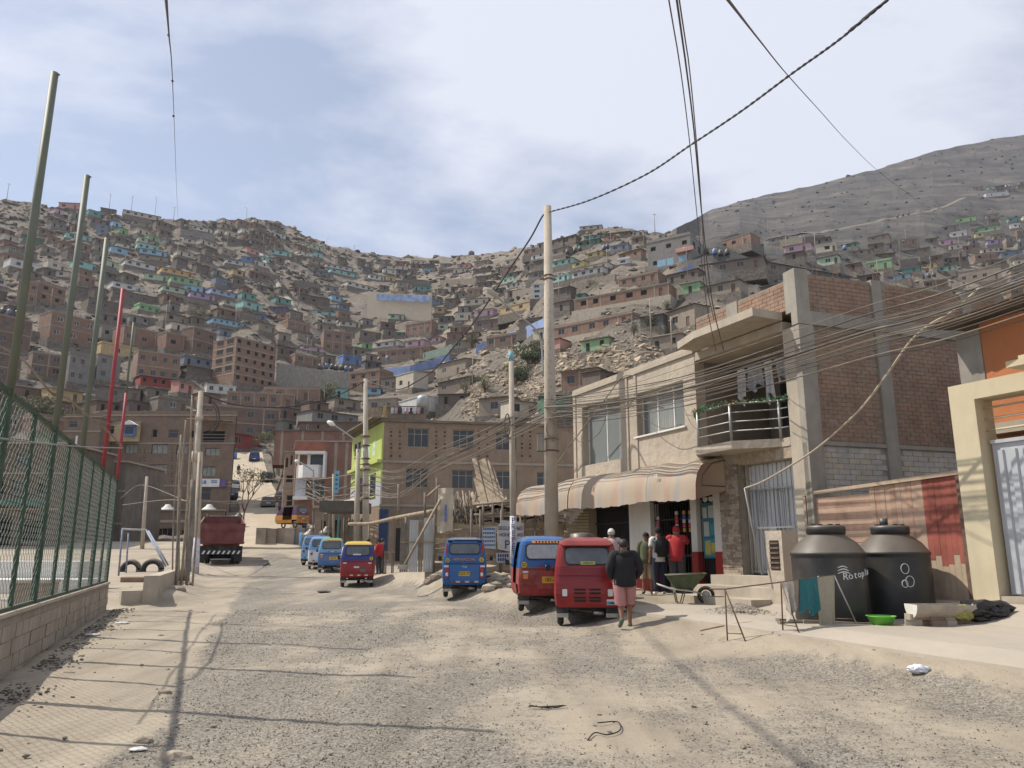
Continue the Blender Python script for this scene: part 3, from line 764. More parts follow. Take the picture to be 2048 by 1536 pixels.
EX = [  # xl, y left, xr, y right, height, colour, windows, floors, extras
 (118,405,162,407,12,'coral',2,1,{}), (178,419,208,428,10,'teal',1,1,{}), (202,415,232,420,8,'brown',1,1,{}), (248,419,322,434,9,'cream',5,1,{'roof':'sheet'}),
 (264,440,305,448,9,'tan',2,1,{}), (46,470,89,479,12,'darkgreen',1,1,{'roof':'sheet','ref':'the dark green shed'}), (132,464,190,477,11,'turquoise',2,1,{'roof':'sheet2'}),
 (193,449,216,452,17,'slate',1,2,{'ref':'the tall slate blue hut'}), (277,473,297,478,10,'palegreen',1,1,{}), (275,485,317,494,11,'turquoise',3,1,{'ref':'the turquoise house on the left slope'}),
 (280,496,335,505,10,'skyblue',3,1,{}), (223,491,263,502,13,'skyblue',1,1,{'roof':'sheet'}), (233,485,265,492,7,'white',1,1,{}), (280,509,337,515,9,'tan',2,1,{}),
 (251,518,321,534,11,'white',4,1,{'ref':'the long white house','roof':'sheet'}), (324,533,388,547,11,'orange',4,1,{'ref':'the long orange house','win':'W'}), (289,546,343,553,12,'palegreen',2,1,{}),
 (343,551,405,563,13,'green',4,1,{'ref':'the long green house'}), (226,563,289,577,11,'white',3,1,{}), (326,570,381,581,11,'palegreen',3,1,{}), (368,572,406,576,9,'skyblue',2,1,{}),
 (381,582,430,591,12,'purple',3,1,{'ref':'the purple house'}), (423,575,480,590,11,'periwinkle',4,1,{'ref':'the periwinkle house'}), (448,599,481,607,10,'cream',2,1,{}),
 (279,608,321,618,11,'green',3,1,{}), (426,634,496,648,12,'skyblue',6,1,{'ref':'the six-window blue house','win':'W'}), (369,448,425,459,8,'white',4,1,{'roof':'sheet'}),
 (362,460,431,471,11,'grey',0,1,{'door':False,'roof':'flat'}), (370,477,390,480,9,'cream',1,1,{}), (452,518,495,526,8,'white',3,1,{}), (483,513,509,515,10,'blue',1,1,{'ref':'the bright blue hut'}),
 (457,477,497,482,10,'brown',2,1,{}), (-8,556,15,561,14,'cream',1,1,{}), (112,542,137,543,12,'cream',1,1,{}), (38,560,78,566,46,'brick',2,2,{'roof':'flat'}), (80,564,132,580,36,'brick',2,2,{'win':'o'}),
 (178,594,243,609,20,'brown',3,1,{'roof':'flat'}), (226,578,325,598,17,'brown',4,1,{'roof':'flat'}), (104,622,198,645,52,'brick',3,2,{'win':'W','ref':'the brick house with white windows'}),
 (-6,627,66,644,60,'dbrick',2,2,{}), (205,650,243,657,26,'grey',2,1,{'win':'o','roof':'flat'}), (203,685,277,699,22,'ochre',1,1,{'ref':'the ochre wall house','roof':'flat'}), (249,650,333,669,36,'brick',3,1,{}),
 (333,664,385,676,32,'brick',2,1,{'win':'o'}), (388,653,434,667,46,'dbrick',2,2,{}),
 (473,673,553,694,88,'brick',5,5,{'win':'o','depth':9.5,'ref':'the five-storey brick block','name':'apartment_block'}),
 (-4,705,45,715,50,'dbrick',2,2,{}), (66,703,132,713,46,'dbrick',2,2,{'win':'w'}), (142,705,193,716,58,'grey',3,2,{'win':'w','roof':'flat'}), (197,708,243,717,50,'grey',2,2,{'roof':'flat'}), (277,700,362,712,56,'brick',4,2,{'win':'w'}),
 (282,750,357,760,20,'red',4,1,{'win':'o','ref':'the dark red shack'}), (359,762,388,768,22,'coral',2,1,{}), (193,771,282,779,26,'wood',1,1,{'roof':'sheet'}), (414,768,472,774,17,'white',3,1,{'ref':'the small white rounded house'}),
 (455,783,590,790,27,'brick',5,1,{'win':'w','depth':8,'ref':'the long brick house at the top of the road'}), (528,776,640,778,24,'brick',2,1,{}), (398,808,560,820,62,'dbrick',4,2,{'depth':9,'win':'w'}), (461,864,520,874,30,'red',2,1,{}),
 (538,498,584,506,9,'turquoise',3,1,{'ref':'the turquoise house under the ridge'}), (618,514,642,522,10,'tan',1,1,{}), (652,527,711,538,7,'white',5,1,{}), (662,536,718,550,8,'turquoise',4,1,{}), (633,541,667,547,9,'slate',2,1,{}),
 (739,548,769,553,10,'white',3,1,{}), (761,531,815,532,8,'cream',3,1,{}), (695,562,758,578,9,'white',5,1,{'ref':'the long white house beside the rocky spur'}), (846,528,869,529,9,'darkgrey',1,1,{}), (779,628,808,630,10,'palegreen',2,1,{'ref':'the small pale green house below the mural'}),
 (500,560,523,565,6,'white',1,1,{}), (528,583,558,587,9,'tan',2,1,{}), (596,587,660,598,17,'brown',3,1,{'win':'o','roof':'sheet','ref':'the long brown shed'}), (626,606,673,609,7,'white',0,1,{'door':False}), (628,620,670,625,8,'turquoise',2,1,{}),
 (538,613,574,614,9,'violet',2,1,{}), (555,628,577,630,9,'coral',1,1,{}), (500,627,534,631,10,'blue',2,1,{}), (647,636,670,639,9,'cream',1,1,{}), (680,642,721,646,10,'cream',3,1,{}),
 (648,660,705,666,42,'brick',3,2,{'depth':7,'ref':'the two-storey brick house above the retaining wall'}), (603,690,648,697,9,'pink',2,1,{}), (810,651,863,642,22,'brick',4,1,{'win':'W','ref':'the brick house with four pale windows'}),
 (872,650,896,650,10,'palegreen',1,1,{}), (792,665,808,665,8,'darkgreen',1,1,{}), (751,687,797,681,10,'white',3,1,{}), (811,683,848,679,12,'pink',2,1,{'ref':'the pink house'}), (853,677,881,673,9,'pink',2,1,{}),
 (755,703,860,692,19,'brick',5,1,{'ref':'the long brick house above the blue wall'}), (698,748,759,740,36,'brick',3,2,{}), (762,757,790,753,26,'brown',1,1,{'roof':'flat'}), (792,753,827,743,32,'cream',2,1,{}),
 (873,730,931,716,30,'tan',2,1,{'depth':5,'roof':'sheet','ref':'the tan house with big windows','win':'W'}), (733,776,762,777,13,'skyblue',1,1,{}), (798,805,847,791,30,'white',0,1,{'door':False,'roof':'flat','ref':'the blank white wall house'}),
 (1160,454,1203,450,8,'cream',3,1,{}), (1168,473,1209,468,9,'teal',3,1,{}), (1153,485,1199,477,11,'darkgreen',3,1,{'win':'o','ref':'the dark green house under the right ridge'}), (1206,475,1232,471,9,'coral',1,1,{'ref':'the coral hut'}),
 (1210,468,1261,462,8,'brown',3,1,{}), (1265,464,1286,461,10,'cream',2,1,{}), (1220,493,1256,486,12,'slate',2,1,{}), (1172,509,1205,501,9,'yellow',2,1,{'ref':'the yellow house'}), (1105,525,1145,515,11,'turquoise',3,1,{}),
 (1145,527,1168,521,11,'yellow',1,1,{}), (1163,536,1215,524,12,'white',3,1,{}), (1144,546,1205,532,13,'white',4,1,{'ref':'the four-window white house'}), (1104,555,1137,547,13,'turquoise',3,1,{'ref':'the turquoise house behind the tall pole'}),
 (1012,570,1052,561,10,'white',4,1,{}), (1005,559,1027,553,10,'turquoise',2,1,{}), (1063,569,1088,568,30,'white',1,3,{'roof':'flat'}), (1000,617,1088,596,15,'ochre',3,1,{'roof':'flat','ref':'the long ochre wall house'}),
 (1151,590,1170,587,9,'teal',1,1,{}), (1234,521,1259,517,10,'white',1,1,{}), (1149,600,1337,566,24,'brick',6,1,{'win':'o','depth':5,'ref':'the longest brick house on the right slope','found':1}), (1237,560,1315,543,18,'brick',4,1,{}),
 (1105,658,1264,626,24,'brick',5,1,{'depth':9,'win':'w','base':6,'found':1,'ref':'the five-window brick house'}), (1294,487,1380,468,58,'grey',3,2,{'win':'o','depth':14,'roof':'flat','ref':'the big grey concrete house','name':'concrete_house'}),
 (1438,485,1500,465,20,'brick',3,1,{'win':'o'}), (1400,531,1526,512,22,'wood',4,1,{'roof':'sheet','ref':'the long weathered timber shack'}), (1403,575,1478,559,24,'tan',3,1,{'roof':'sheet','win':'w'}), (1333,626,1388,607,42,'tan',2,1,{'win':'w','roof':'sheet'}),
 (1122,744,1196,735,40,'brick',2,1,{'roof':'sheet','depth':6,'ref':'the brick shack with sheet roof above the shop'}), (1200,740,1248,752,26,'brown',1,1,{'roof':'sheet'}), (1254,742,1292,733,26,'wood',1,1,{'roof':'sheet'}),
 (958,798,1018,792,36,'tan',1,1,{'roof':'sheet'}), (1020,800,1076,806,34,'cream',2,1,{'roof':'sheet2'}), (876,766,940,752,26,'brown',2,1,{'roof':'sheet'}), (1108,790,1180,800,30,'darkgreen',1,1,{'roof':'sheet'}), (735,800,792,796,26,'tan',2,1,{'roof':'flat'}),
 (1503,491,1527,489,20,'darkgreen',1,1,{'roof':'flat'}), (1528,523,1620,540,18,'wood',3,1,{'roof':'sheet'}), (1622,540,1700,554,18,'darkgrey',2,1,{'roof':'sheet'}),
 (1683,491,1713,484,9,'teal',1,1,{}), (1735,476,1777,467,10,'brown',2,1,{}), (1700,504,1745,497,10,'tan',3,1,{}), (1911,438,1951,432,9,'limegreen',2,1,{'ref':'the bright green house on the far slope'}),
 (1944,459,1998,449,10,'green',3,1,{}), (1971,387,2017,383,8,'white',2,1,{'ref':'the highest white house on the far slope'}), (1944,375,1966,373,6,'tan',1,1,{}), (1950,467,1966,465,9,'yellow',1,1,{}),
 (1974,481,2001,478,9,'purple',1,1,{}), (2020,449,2040,446,9,'white',1,1,{}), (1770,555,1818,546,10,'skyblue',2,1,{'ref':'the sky blue house on the far slope'}), (1789,541,1840,533,9,'teal',2,1,{}), (1841,531,1871,525,9,'yellow',2,1,{}),
 (1862,539,1906,530,9,'turquoise',3,1,{}), (1916,545,2001,531,26,'tan',4,1,{'win':'w','roof':'flat'}), (1748,510,1790,505,9,'brown',2,1,{}), (1800,503,1860,494,10,'brown',3,1,{}), (2000,505,2046,498,12,'slate',2,1,{}),
]
for e in EX:
 xl, yl, xr, yr, h, col, nw, fl, kw = e; kw = dict(kw); ref = kw.pop('ref', None)
 if kw.get('found') == 1: kw['found'] = M_conc2
 make_house(xl, yl, xr, yr, h, col, nw=nw, floors=fl, **kw)
 HOUSES[-1]['ref'] = ref
n_exp = len(HOUSES)
BARE = [(-60, 390, 110, 462), (60, 500, 130, 530), (225, 380, 560, 415), (525, 520, 625, 580), (690, 580, 762, 640), (755, 590, 870, 640), (553, 722, 700, 785), (930, 690, 1420, 860), (1330, 380, 2100, 430), (1330, 380, 1900, 480), (560, 430, 640, 495), (640, 450, 760, 520), (800, 500, 1060, 524), (880, 690, 1010, 712), (764, 715, 880, 750), (380, 870, 640, 1100), (700, 800, 1420, 1100), (840, 545, 960, 575)]
FCOL = ['brown'] * 11 + ['brick'] * 10 + ['dbrick'] * 9 + ['tan'] * 8 + ['grey'] * 6 + ['darkgrey'] * 3 + ['wood'] * 5 + ['white'] * 4 + ['cream'] * 4 + ['turquoise', 'skyblue', 'green', 'teal', 'slate', 'palegreen', 'blue', 'coral', 'ochre', 'pink']
tries = 0; n_fill = 0
while n_fill < 154 and tries < 30000:
 tries += 1
 x = R.uniform(-40, 2060); sk = interp(SKY, x); y = R.uniform(max(sk + 22, 500 if x < 1400 else 400), 905)
 if x > 1340 and y > 620: continue
 if x > 1560 and y > 560 + (x - 1560) * .1: continue
 if x > 1400 and R.random() < .5: continue
 if y < 520 and x < 760 and R.random() < .55: continue
 D = hill_depth(x, y); lo = y > 640
 Lw = R.uniform(6, 12) if lo else R.uniform(5, 10)
 yw = yaw_at(x) + R.uniform(-.08, .08)
 c = at(x, y, D); w = Lw * (cos(yw) - sin(yw) * c.x / c.y) * FPX / D
 fl = R.choice((1, 1, 2)) if lo else 1
 col = R.choice(FCOL)
 if lo and R.random() < .5: col = R.choice(('brick', 'dbrick', 'brown', 'tan'))
 if col in ('wood', 'darkgrey', 'turquoise'): fl = 1
 h = R.uniform(2.3, 2.8) * fl * FPX / D
 sl = (1105 - (y - h)) * tan(yw) / (FPX - (x - 1024) * tan(yw)) if abs(cos(yw)) > .1 else 0
 x0, x1, y0, y1 = x - w/2, x + w/2, y - h, y
 ex = w * .15
 if any(x0 - 3 < q['x1'] and x1 + 3 > q['x0'] and y0 < q['y1'] + h * .25 and y1 + h * .1 > q['y0'] for q in HOUSES): continue
 if any(a < x < c_ and b_ < y - h/2 < d_ for a, b_, c_, d_ in BARE): continue
 rs = road_span(y)
 if rs and rs[0] - w < x < rs[1] + w: continue
 make_house(x0, y - h, x1, y - h, h, col, floors=fl, fill_yaw=yw, win=R.choice('wwWo'), Y=None)
 HOUSES[-1]['ref'] = None
 HOUSES[-1]['y0'] = y0 - 2; n_fill += 1
# the smaller houses beyond the count, one mesh
fm = MB(); boxes = [(q['x0'], q['x1'], q['y0'], q['y1']) for q in HOUSES]; tries = n_small = 0
while n_small < 900 and tries < 90000:
 tries += 1
 x = R.uniform(-50, 2080); sk = interp(SKY, x); y = sk + 14 + (900 - sk) * R.random() ** 1.25
 if (x > 1340 and y > 600) or y > 905 or (x > 1400 and R.random() < .55) or (x > 1350 and (y - sk) / (BOT - sk) < .12 + .05 * (x < 1900)): continue
 D = hill_depth(x, y); Lw = R.uniform(4, 9); yw = yaw_at(x) + R.uniform(-.1, .1); c = at(x, y, D); w = Lw * max(.2, cos(yw) - sin(yw) * c.x / c.y) * FPX / D; H = R.uniform(2.1, 2.7) * (2 if y > 700 and R.random() < .3 else 1); h = H * FPX / D
 if any(x - w/2 < b_[1] - 1 and x + w/2 > b_[0] + 1 and y - h * .8 < b_[3] and y > b_[2] + h * .1 for b_ in boxes): continue
 if any(a < x < c_ and b_ < y - h/2 < d_ for a, b_, c_, d_ in BARE): continue
 rs = road_span(y)
 if rs and rs[0] - w < x < rs[1] + w: continue
 boxes.append((x - w/2, x + w/2, y - h, y)); n_small += 1
 m = pm(R.choice(FCOL)); M4 = Matrix.Translation(c) @ Matrix.Rotation(yw, 4, 'Z') @ Matrix.Translation((-Lw/2, 0, 0)); dp = R.uniform(3, 5)
 fm.box((0, 0, 0), (Lw, dp, H), m, M4); fm.box((-.4, -.5, -3), (Lw + .4, dp + .4, -.01), M_stoned, M4); fm.box((-.25, -.35, H + .01), (Lw + .25, dp + .2, H + R.uniform(.08, .2)), R.choice((M_sheet, M_sheet, M_sheet2, M_hconc)), M4)
 k = max(1, int(Lw / 2.6))
 for i in range(k):
  x0 = (i + .5) * Lw / k - .4
  for f in range(int(H // 2)): z0 = f * 2.4 + (.9 if i or f else .0); fm.box((x0, -.05, z0), (x0 + (.8 if z0 else .7), -.003, min(H - .15, z0 + (.9 if z0 else 1.7))), M_dark, M4)
props(fm.build('far_houses'), 'smaller huts and brick houses crowding the upper slopes between the named ones', kind='stuff')
print('houses', len(HOUSES), n_small)
# labels: what it looks like and which landmark it stands by
refs = [q for q in HOUSES if q['ref']]
used = set()
NUMW = ['no', 'one', 'two', 'three', 'four', 'five', 'six', 'seven', 'eight']
for q in HOUSES:
 cw = WORD.get(q['col'], q['col'])
 size = 'long' if q['L'] > 11 else ('small' if q['L'] < 6.5 else '')
 st = {1: 'single-storey', 2: 'two-storey', 3: 'three-storey', 5: 'five-storey'}[q['floors']]
 noun = 'house' if q['col'] not in ('wood', 'darkgrey') else 'shack'
 if q['ref']:
  opts = [q['ref'][4:] + ' ' + t for t in ('on the settled hillside', 'among rocks on the hillside')]
 else:
  near = sorted(refs, key=lambda r: (r['cx'] - q['cx']) ** 2 + (r['cy'] - q['cy']) ** 2)[:4]
  def rel(r):
   dx, dy = q['cx'] - r['cx'], q['cy'] - r['cy']; far = hypot(dx, dy) > 60
   if abs(dy) > abs(dx) * .8: w = 'uphill from' if dy < 0 else 'downhill from'
   else: w = 'to the left of' if dx < 0 else 'to the right of'
   return ('some way ' if far else 'just ') + w
  opts = []
  rf = {'flat': 'flat-roofed', 'sheet': 'rusty-roofed', 'sheet2': 'grey-roofed'}[q['roof']]
  for r in near[:3]:
   opts.append(f"{size} {cw} {noun} {rel(r)} {r['ref']}")
   opts.append(f"{size} {rf} {cw} {noun} {rel(r)} {r['ref']}")
   opts.append(f"{st} {cw} {noun} {rel(r)} {r['ref']}")
   if q['nw'] <= 8: opts.append(f"{cw} {noun} with {NUMW[q['nw']]} windows {rel(r)} {r['ref']}")
   opts.append(f"{st} {rf} {cw} {noun} {rel(r)} {r['ref']}")
  for o_ in ('second', 'third', 'fourth', 'fifth'): opts.append(f"{o_} {cw} {noun} {rel(near[0])} {near[0]['ref']}")
 for t in opts:
  t = ' '.join(t.split())
  if t not in used and 4 <= len(t.split()) <= 16: break
 if len(t.split()) > 16: t = ' '.join(t.split()[1:])
 used.add(t); q['o']['label'] = t; q['o']['group'] = 'houses on the hillside'
# the side face of the five-storey block, with its own openings
blk = [q for q in HOUSES if q['o'].name.startswith('apartment_block')][0]['o']
Hb = [q for q in HOUSES if q['o'] is blk][0]['H']; fl = Hb / 5
for f in range(1, 5):
 for k in range(2):
  b_ = MB(); z0 = f * fl + fl * .35; y0 = 1.1 + k * 4.1
  b_.box((-.06, y0, z0), (-.004, y0 + 2.6, z0 + fl * .5), M_dark); b_.box((-.09, y0 - .1, z0 - .12), (0, y0 + 2.7, z0 - .003), M_hconc); b_.build('window', blk)
# colour blocks and openings of the big grey house
gh = [q for q in HOUSES if q['o'].name.startswith('concrete_house')][0]; g_o, gH, gL = gh['o'], gh['H'], gh['L']
b_ = MB(); b_.box((gL * .68, -.9, gH * .42), (gL + .9, 0, gH * .56), pm('coral')); b_.build('balcony', g_o)
for k, (x0, x1) in enumerate(((.22, .42), (.44, .6), (.72, .9))):
 b_ = MB(); b_.box((gL * x0, -.02, gH * .1), (gL * x1, .02, gH * .33), pm('skyblue')); b_.build('window', g_o, label='pale blue window')
for k in range(3):
 b_ = MB(); b_.box((gL + .004, 2 + 4 * k, gH * .62), (gL + .05, 3.6 + 4 * k, gH * .85), M_dark); b_.build('window', g_o)
# ------------------------------------------------------------------ walls on the slopes
def slope_wall(name, pts, hpx, mat, label, cat='wall', thick=0.5, cap=None, foot=3.0, dep=0):
 mb = MB(); q = []
 for (x, y) in pts:
  D = hill_depth(x, y + hpx + dep); a, b_ = at(x, y, D), at(x, y + hpx, D); q.append((a, b_))
 for (a0, b0), (a1, b1) in zip(q, q[1:]):
  d = (a1 - a0); d.z = 0; d.normalize(); nn = Vector((-d.y, d.x, 0)) * thick
  f0, f1 = b0 - UP * foot, b1 - UP * foot
  mb.face([f0, f1, a1, a0], mat); mb.face([a0, a1, a1 + nn, a0 + nn], cap or mat); mb.face([f0 + nn, a0 + nn, a1 + nn, f1 + nn], mat)
  mb.face([f0, a0, a0 + nn, f0 + nn], mat); mb.face([f1, f1 + nn, a1 + nn, a1], mat)
 o = q[0][1]; mb.local(o)
 return props(mb.build(name, loc=o), label, cat)
mural = M('faded blue mural paint', (0.20, 0.28, 0.45), 0.85, 0.45, 0.35, 0.1)
bluewall = M('blue painted wall', (0.20, 0.27, 0.46), 0.85, 0.25, 0.5, 0.1)
slope_wall('retaining_wall', [(735, 583), (800, 588), (863, 590)], 47, M_conc2, 'tall concrete terrace wall carrying the faded blue mural')
slope_wall('mural_wall', [(757, 595), (810, 597), (862, 600)], 12, mural, 'long faded blue mural panel high in the valley', foot=0.1, thick=0.3, dep=23).location.y -= 5
slope_wall('retaining_wall', [(553, 725), (590, 731), (630, 738), (665, 742), (700, 744)], 42, M_conc, 'smooth grey concrete retaining wall beside the five-storey brick block')
slope_wall('painted_wall', [(764, 739), (820, 731), (876, 716), (905, 702)], 10, bluewall, 'blue painted wall below the long brick house')
slope_wall('painted_wall', [(952, 690), (1010, 668), (1050, 654), (1088, 636)], 14, bluewall, 'blue painted wall climbing towards the tall concrete pole')
slope_wall('painted_wall', [(1335, 552), (1365, 538), (1385, 526)], 16, bluewall, 'short blue painted wall under the big grey concrete house')
sw = slope_wall('sign_wall', [(846, 706), (905, 690)], 15, pm('palegreen'), 'pale green wall lettered AF SECTOR I on the hillside', thick=0.3, foot=0.1)
a_, c_ = at(848, 713, hill_depth(848, 721)), at(903, 697, hill_depth(903, 705))
dd_ = (c_ - a_); ln = dd_.length; mid = (a_ + c_) / 2 ; dn = dd_.normalized(); nn_ = dn.cross(UP).normalized()
text('AF SECTOR I', 2.1, M_black, sw, Matrix.Translation(-sw.location) @ frame_m(mid + nn_ * .12, dn, nn_), sx=ln / 11.5)
dark_walls = [((20, 600), (90, 612)), ((150, 520), (235, 540)), ((0, 775), (70, 782)), ((76, 780), (190, 792)), ((285, 778), (390, 800)), ((240, 625), (330, 640)), ((345, 585), (420, 606)), ((440, 612), (520, 632)), ((390, 705), (434, 712)),
              ((590, 560), (640, 568)), ((690, 655), (750, 664)), ((880, 560), (960, 556)), ((790, 560), (860, 562)), ((1010, 585), (1090, 572)), ((1140, 566), (1230, 548)), ((1300, 585), (1380, 570)), ((1560, 480), (1650, 470)), ((1800, 520), (1900, 505)), ((500, 540), (560, 550)), ((60, 660), (100, 668))]
for i, ((x0, y0), (x1, y1)) in enumerate(dark_walls):
 r_ = min(refs, key=lambda r: abs(r['cx'] - (x0 + x1) / 2) + abs(r['cy'] - y0))
 t = f"dry stone terrace wall {'uphill from' if y0 < r_['cy'] else 'downhill from'} {r_['ref']}"
 if t in used: t = t.replace('dry stone', 'rough dark stone')
 if t in used: t = t.replace('rough dark', 'long sloping')
 used.add(t)
 props(slope_wall('terrace_wall', [(x0, y0), ((x0 + x1) / 2, (y0 + y1) / 2 + R.uniform(-1.5, 1.5)), (x1, y1)], 11, M_stoned, t), group='terrace walls on the hillside')
# ------------------------------------------------------------------ poles, tanks and bushes on the slopes
pb = MB(); pb.tube([(0, 0, 0), (0, 0, 8.5)], .13, M_hconc, 6, r2=.08); pb.box((-.7, -.06, 7.9), (.7, .06, 8.02), M_hconc); POLE = pb.mesh('hill_pole')
pb = MB(); pb.tube([(0, 0, 0), (0, 0, 8), (.35, 0, 8.6), (1.5, 0, 8.9)], .09, M_hconc, 6, r2=.05); pb.box((1.4, -.12, 8.82), (2.0, .12, 8.97), M_white); LAMP = pb.mesh('hill_lamp')
POLES = [(14, 395), (73, 408), (218, 420), (262, 425), (310, 428), (347, 440), (433, 462), (492, 448), (498, 476), (454, 492), (304, 485), (353, 525), (525, 500), (539, 505), (611, 500), (631, 505), (653, 502), (673, 530), (708, 512), (765, 545),
         (785, 545), (790, 568), (832, 540), (876, 590), (815, 590), (683, 568), (745, 560), (597, 608), (563, 570), (620, 730), (612, 728), (706, 740), (810, 690), (875, 600), (908, 690), (945, 770), (956, 540), (1062, 520), (1118, 605), (1180, 500), (1186, 480),
         (1215, 560), (1222, 500), (1288, 505), (1310, 465), (1338, 512), (1376, 570), (1303, 690), (1345, 720), (1514, 470), (1536, 470), (1574, 510), (1612, 512), (1632, 510), (1813, 490), (1802, 520), (1757, 560), (1920, 505), (1922, 540), (1865, 560), (100, 620), (132, 640), (329, 665), (336, 640), (505, 600), (470, 660)]
for i, (x, y) in enumerate(POLES):
 p = hill_pt(x, y); p.z -= .8
 r_ = sorted(refs, key=lambda r: hypot(r['cx'] - x, r['cy'] - y))
 kind = 'lamp' if i % 3 == 1 else 'pole'
 for t in [f"thin {'street lamp' if kind == 'lamp' else 'utility pole'} {w} {r_[k]['ref']}" for k in range(3) for w in ('beside', 'standing near', 'a little way from', 'some way off from')]:
  if t not in used: break
 used.add(t)
 inst('street_lamp' if kind == 'lamp' else 'utility_pole', LAMP if kind == 'lamp' else POLE, None, p, (0, 0, R.uniform(0, 3)), (1, 1, R.uniform(.85, 1.2)), label=t, cat='street lamp' if kind == 'lamp' else 'pole', group='poles on the hillside')
M_tank = M('black tank plastic', (0.022, 0.023, 0.025), 0.45, 0.25, 3, 0.03, dust=0.27)
M_tankb = M('blue tank plastic', (0.03, 0.10, 0.25), 0.5, 0.2, 3, 0.03, dust=0.6)
def tank_mesh(m):
 t = MB(); t.lathe([(.52, 0), (.55, .1), (.55, .95), (.50, 1.0), (.28, 1.22), (.28, 1.32), (.05, 1.36)], m, 14); return t.mesh('water_tank')
TK, TKB = tank_mesh(M_tank), tank_mesh(M_tankb)
TANKS = [(5, 628), (18, 630), (34, 632), (335, 596), (640, 740), (652, 738), (664, 739), (672, 741), (683, 741), (692, 743), (702, 744), (812, 535), (824, 533), (838, 534), (1135, 508), (1150, 505), (1160, 502), (1208, 500), (1215, 498), (1395, 505), (1413, 508), (1430, 510), (1442, 512), (1455, 510), (1670, 505), (1690, 500), (1795, 435), (1806, 432), (1817, 430), (1846, 556), (1858, 556), (1868, 554), (758, 725), (775, 722)]
for i, (x, y) in enumerate(TANKS):
 p = hill_pt(x, y); p.z += .1
 r_ = sorted(refs, key=lambda r: hypot(r['cx'] - x, r['cy'] - y)); c = 'blue' if i % 4 == 1 else 'black'
 for t in [f"{c} water tank {w} {r_[k]['ref']}" for k in range(3) for w in ('near', 'standing not far from', 'on open ground by', 'on a terrace near')]:
  if t not in used: break
 used.add(t)
 inst('water_tank', TKB if c == 'blue' else TK, None, p, (0, 0, 0), (1.3, 1.3, 1.3), label=t, cat='water tank', group='water tanks on the hillside')
# shrubs: stems and many small leaves
M_leaf = M('dusty leaf', (0.055, 0.085, 0.035), 0.8, 0.5, 1.5, 0); M_leaf2 = M('dry leaf', (0.13, 0.13, 0.06), 0.85, 0.4, 1.5, 0); M_twig = M('dry twig', (0.16, 0.12, 0.085), 0.9, 0.3, 4, 0.1)
def shrub(name, p, w, h, nleaf, label, cat='shrub', leaf=None, ls=None, group=None, trunk=0.0):
 root = empty(name, p, label, cat, group); rr = random.Random(int(p.x * 7 + p.z)); st = MB(); lf = MB()
 ls = ls or w * .06; leaf = leaf or M_leaf
 tips = []
 for k in range(9):
  a = rr.uniform(0, 6.28); t = Vector((cos(a) * w * .42 * rr.uniform(.3, 1), sin(a) * w * .42 * rr.uniform(.3, 1), h * rr.uniform(.55, .95)))
  m_ = t * .5 + Vector((0, 0, h * .08)); st.tube([(0, 0, -.2), (0, 0, trunk), m_ + Vector((0, 0, trunk * .5)), t], [w*.03, w*.028, w*.016, w*.006], M_twig, 4); tips.append(t); tips.append(m_ + Vector((0, 0, trunk * .5)))
 cl = [t + Vector((rr.gauss(0, w * .12), rr.gauss(0, w * .12), rr.gauss(0, h * .08))) for t in tips for _ in range(3)]
 for _ in range(nleaf):
  c = rr.choice(cl); q = c + Vector((rr.gauss(0, w * .075), rr.gauss(0, w * .075), rr.gauss(0, h * .06)))
  q.z = max(trunk * .6, q.z)
  a = Vector((rr.uniform(-1, 1), rr.uniform(-1, 1), rr.uniform(-1, 1))).normalized(); b_ = a.orthogonal().normalized(); s = ls * rr.uniform(.6, 1.3)
  lf.face([q - a * s, q + b_ * s * .5, q + a * s, q - b_ * s * .5], leaf if rr.random() < .8 else M_leaf2)
 st.build('stem' if not trunk else 'trunk', root); lf.build('foliage' if not trunk else 'crown', root)
 return root
for (x, y, wpx, hpx, n_, t) in [(1060, 735, 70, 55, 2600, 'large green shrub on the rocky bank behind the tall concrete pole'), (1030, 768, 60, 45, 2000, 'green shrub lower on the rocky bank by the thin pole'), (948, 690, 30, 22, 700, 'bushy green shrub above the tan house with big windows'),
  (1334, 616, 20, 18, 500, 'small green tree under the longest brick house'), (1300, 655, 40, 28, 700, 'scrubby bush beside the five-window brick house'), (1268, 672, 34, 34, 700, 'thorny bush at the end of the five-window brick house'), (828, 722, 22, 14, 400, 'small shrub by the lettered green wall'),
  (80, 835, 90, 40, 1500, 'dusty green scrub on the bank behind the court fence'), (120, 850, 60, 36, 1000, 'straggly bush behind the second fence pole'), (1180, 572, 26, 14, 300, 'dark shrub below the four-window white house'), (620, 505, 22, 22, 300, 'dark green tree under the ridge saddle'),
  (650, 800, 60, 40, 900, 'grey green scrub beside the brick houses above the road'), (393, 640, 50, 26, 700, 'olive scrub uphill from the six-window blue house'), (970, 785, 50, 40, 600, 'leafless thicket on the rocks above the tan building'), (930, 790, 40, 40, 500, 'dry thicket beside the leafless thicket'),
  (660, 565, 40, 12, 300, 'low green scrub on the sandy spur')]:
 p = hill_pt(x, y); s = p.y / FPX; p.z -= .2
 shrub('shrub', p, wpx * s, hpx * s, n_, t, ls=wpx * s * .022 + .05, leaf=M_leaf2 if 'less' in t or 'dry' in t or 'scrub' in t else None)
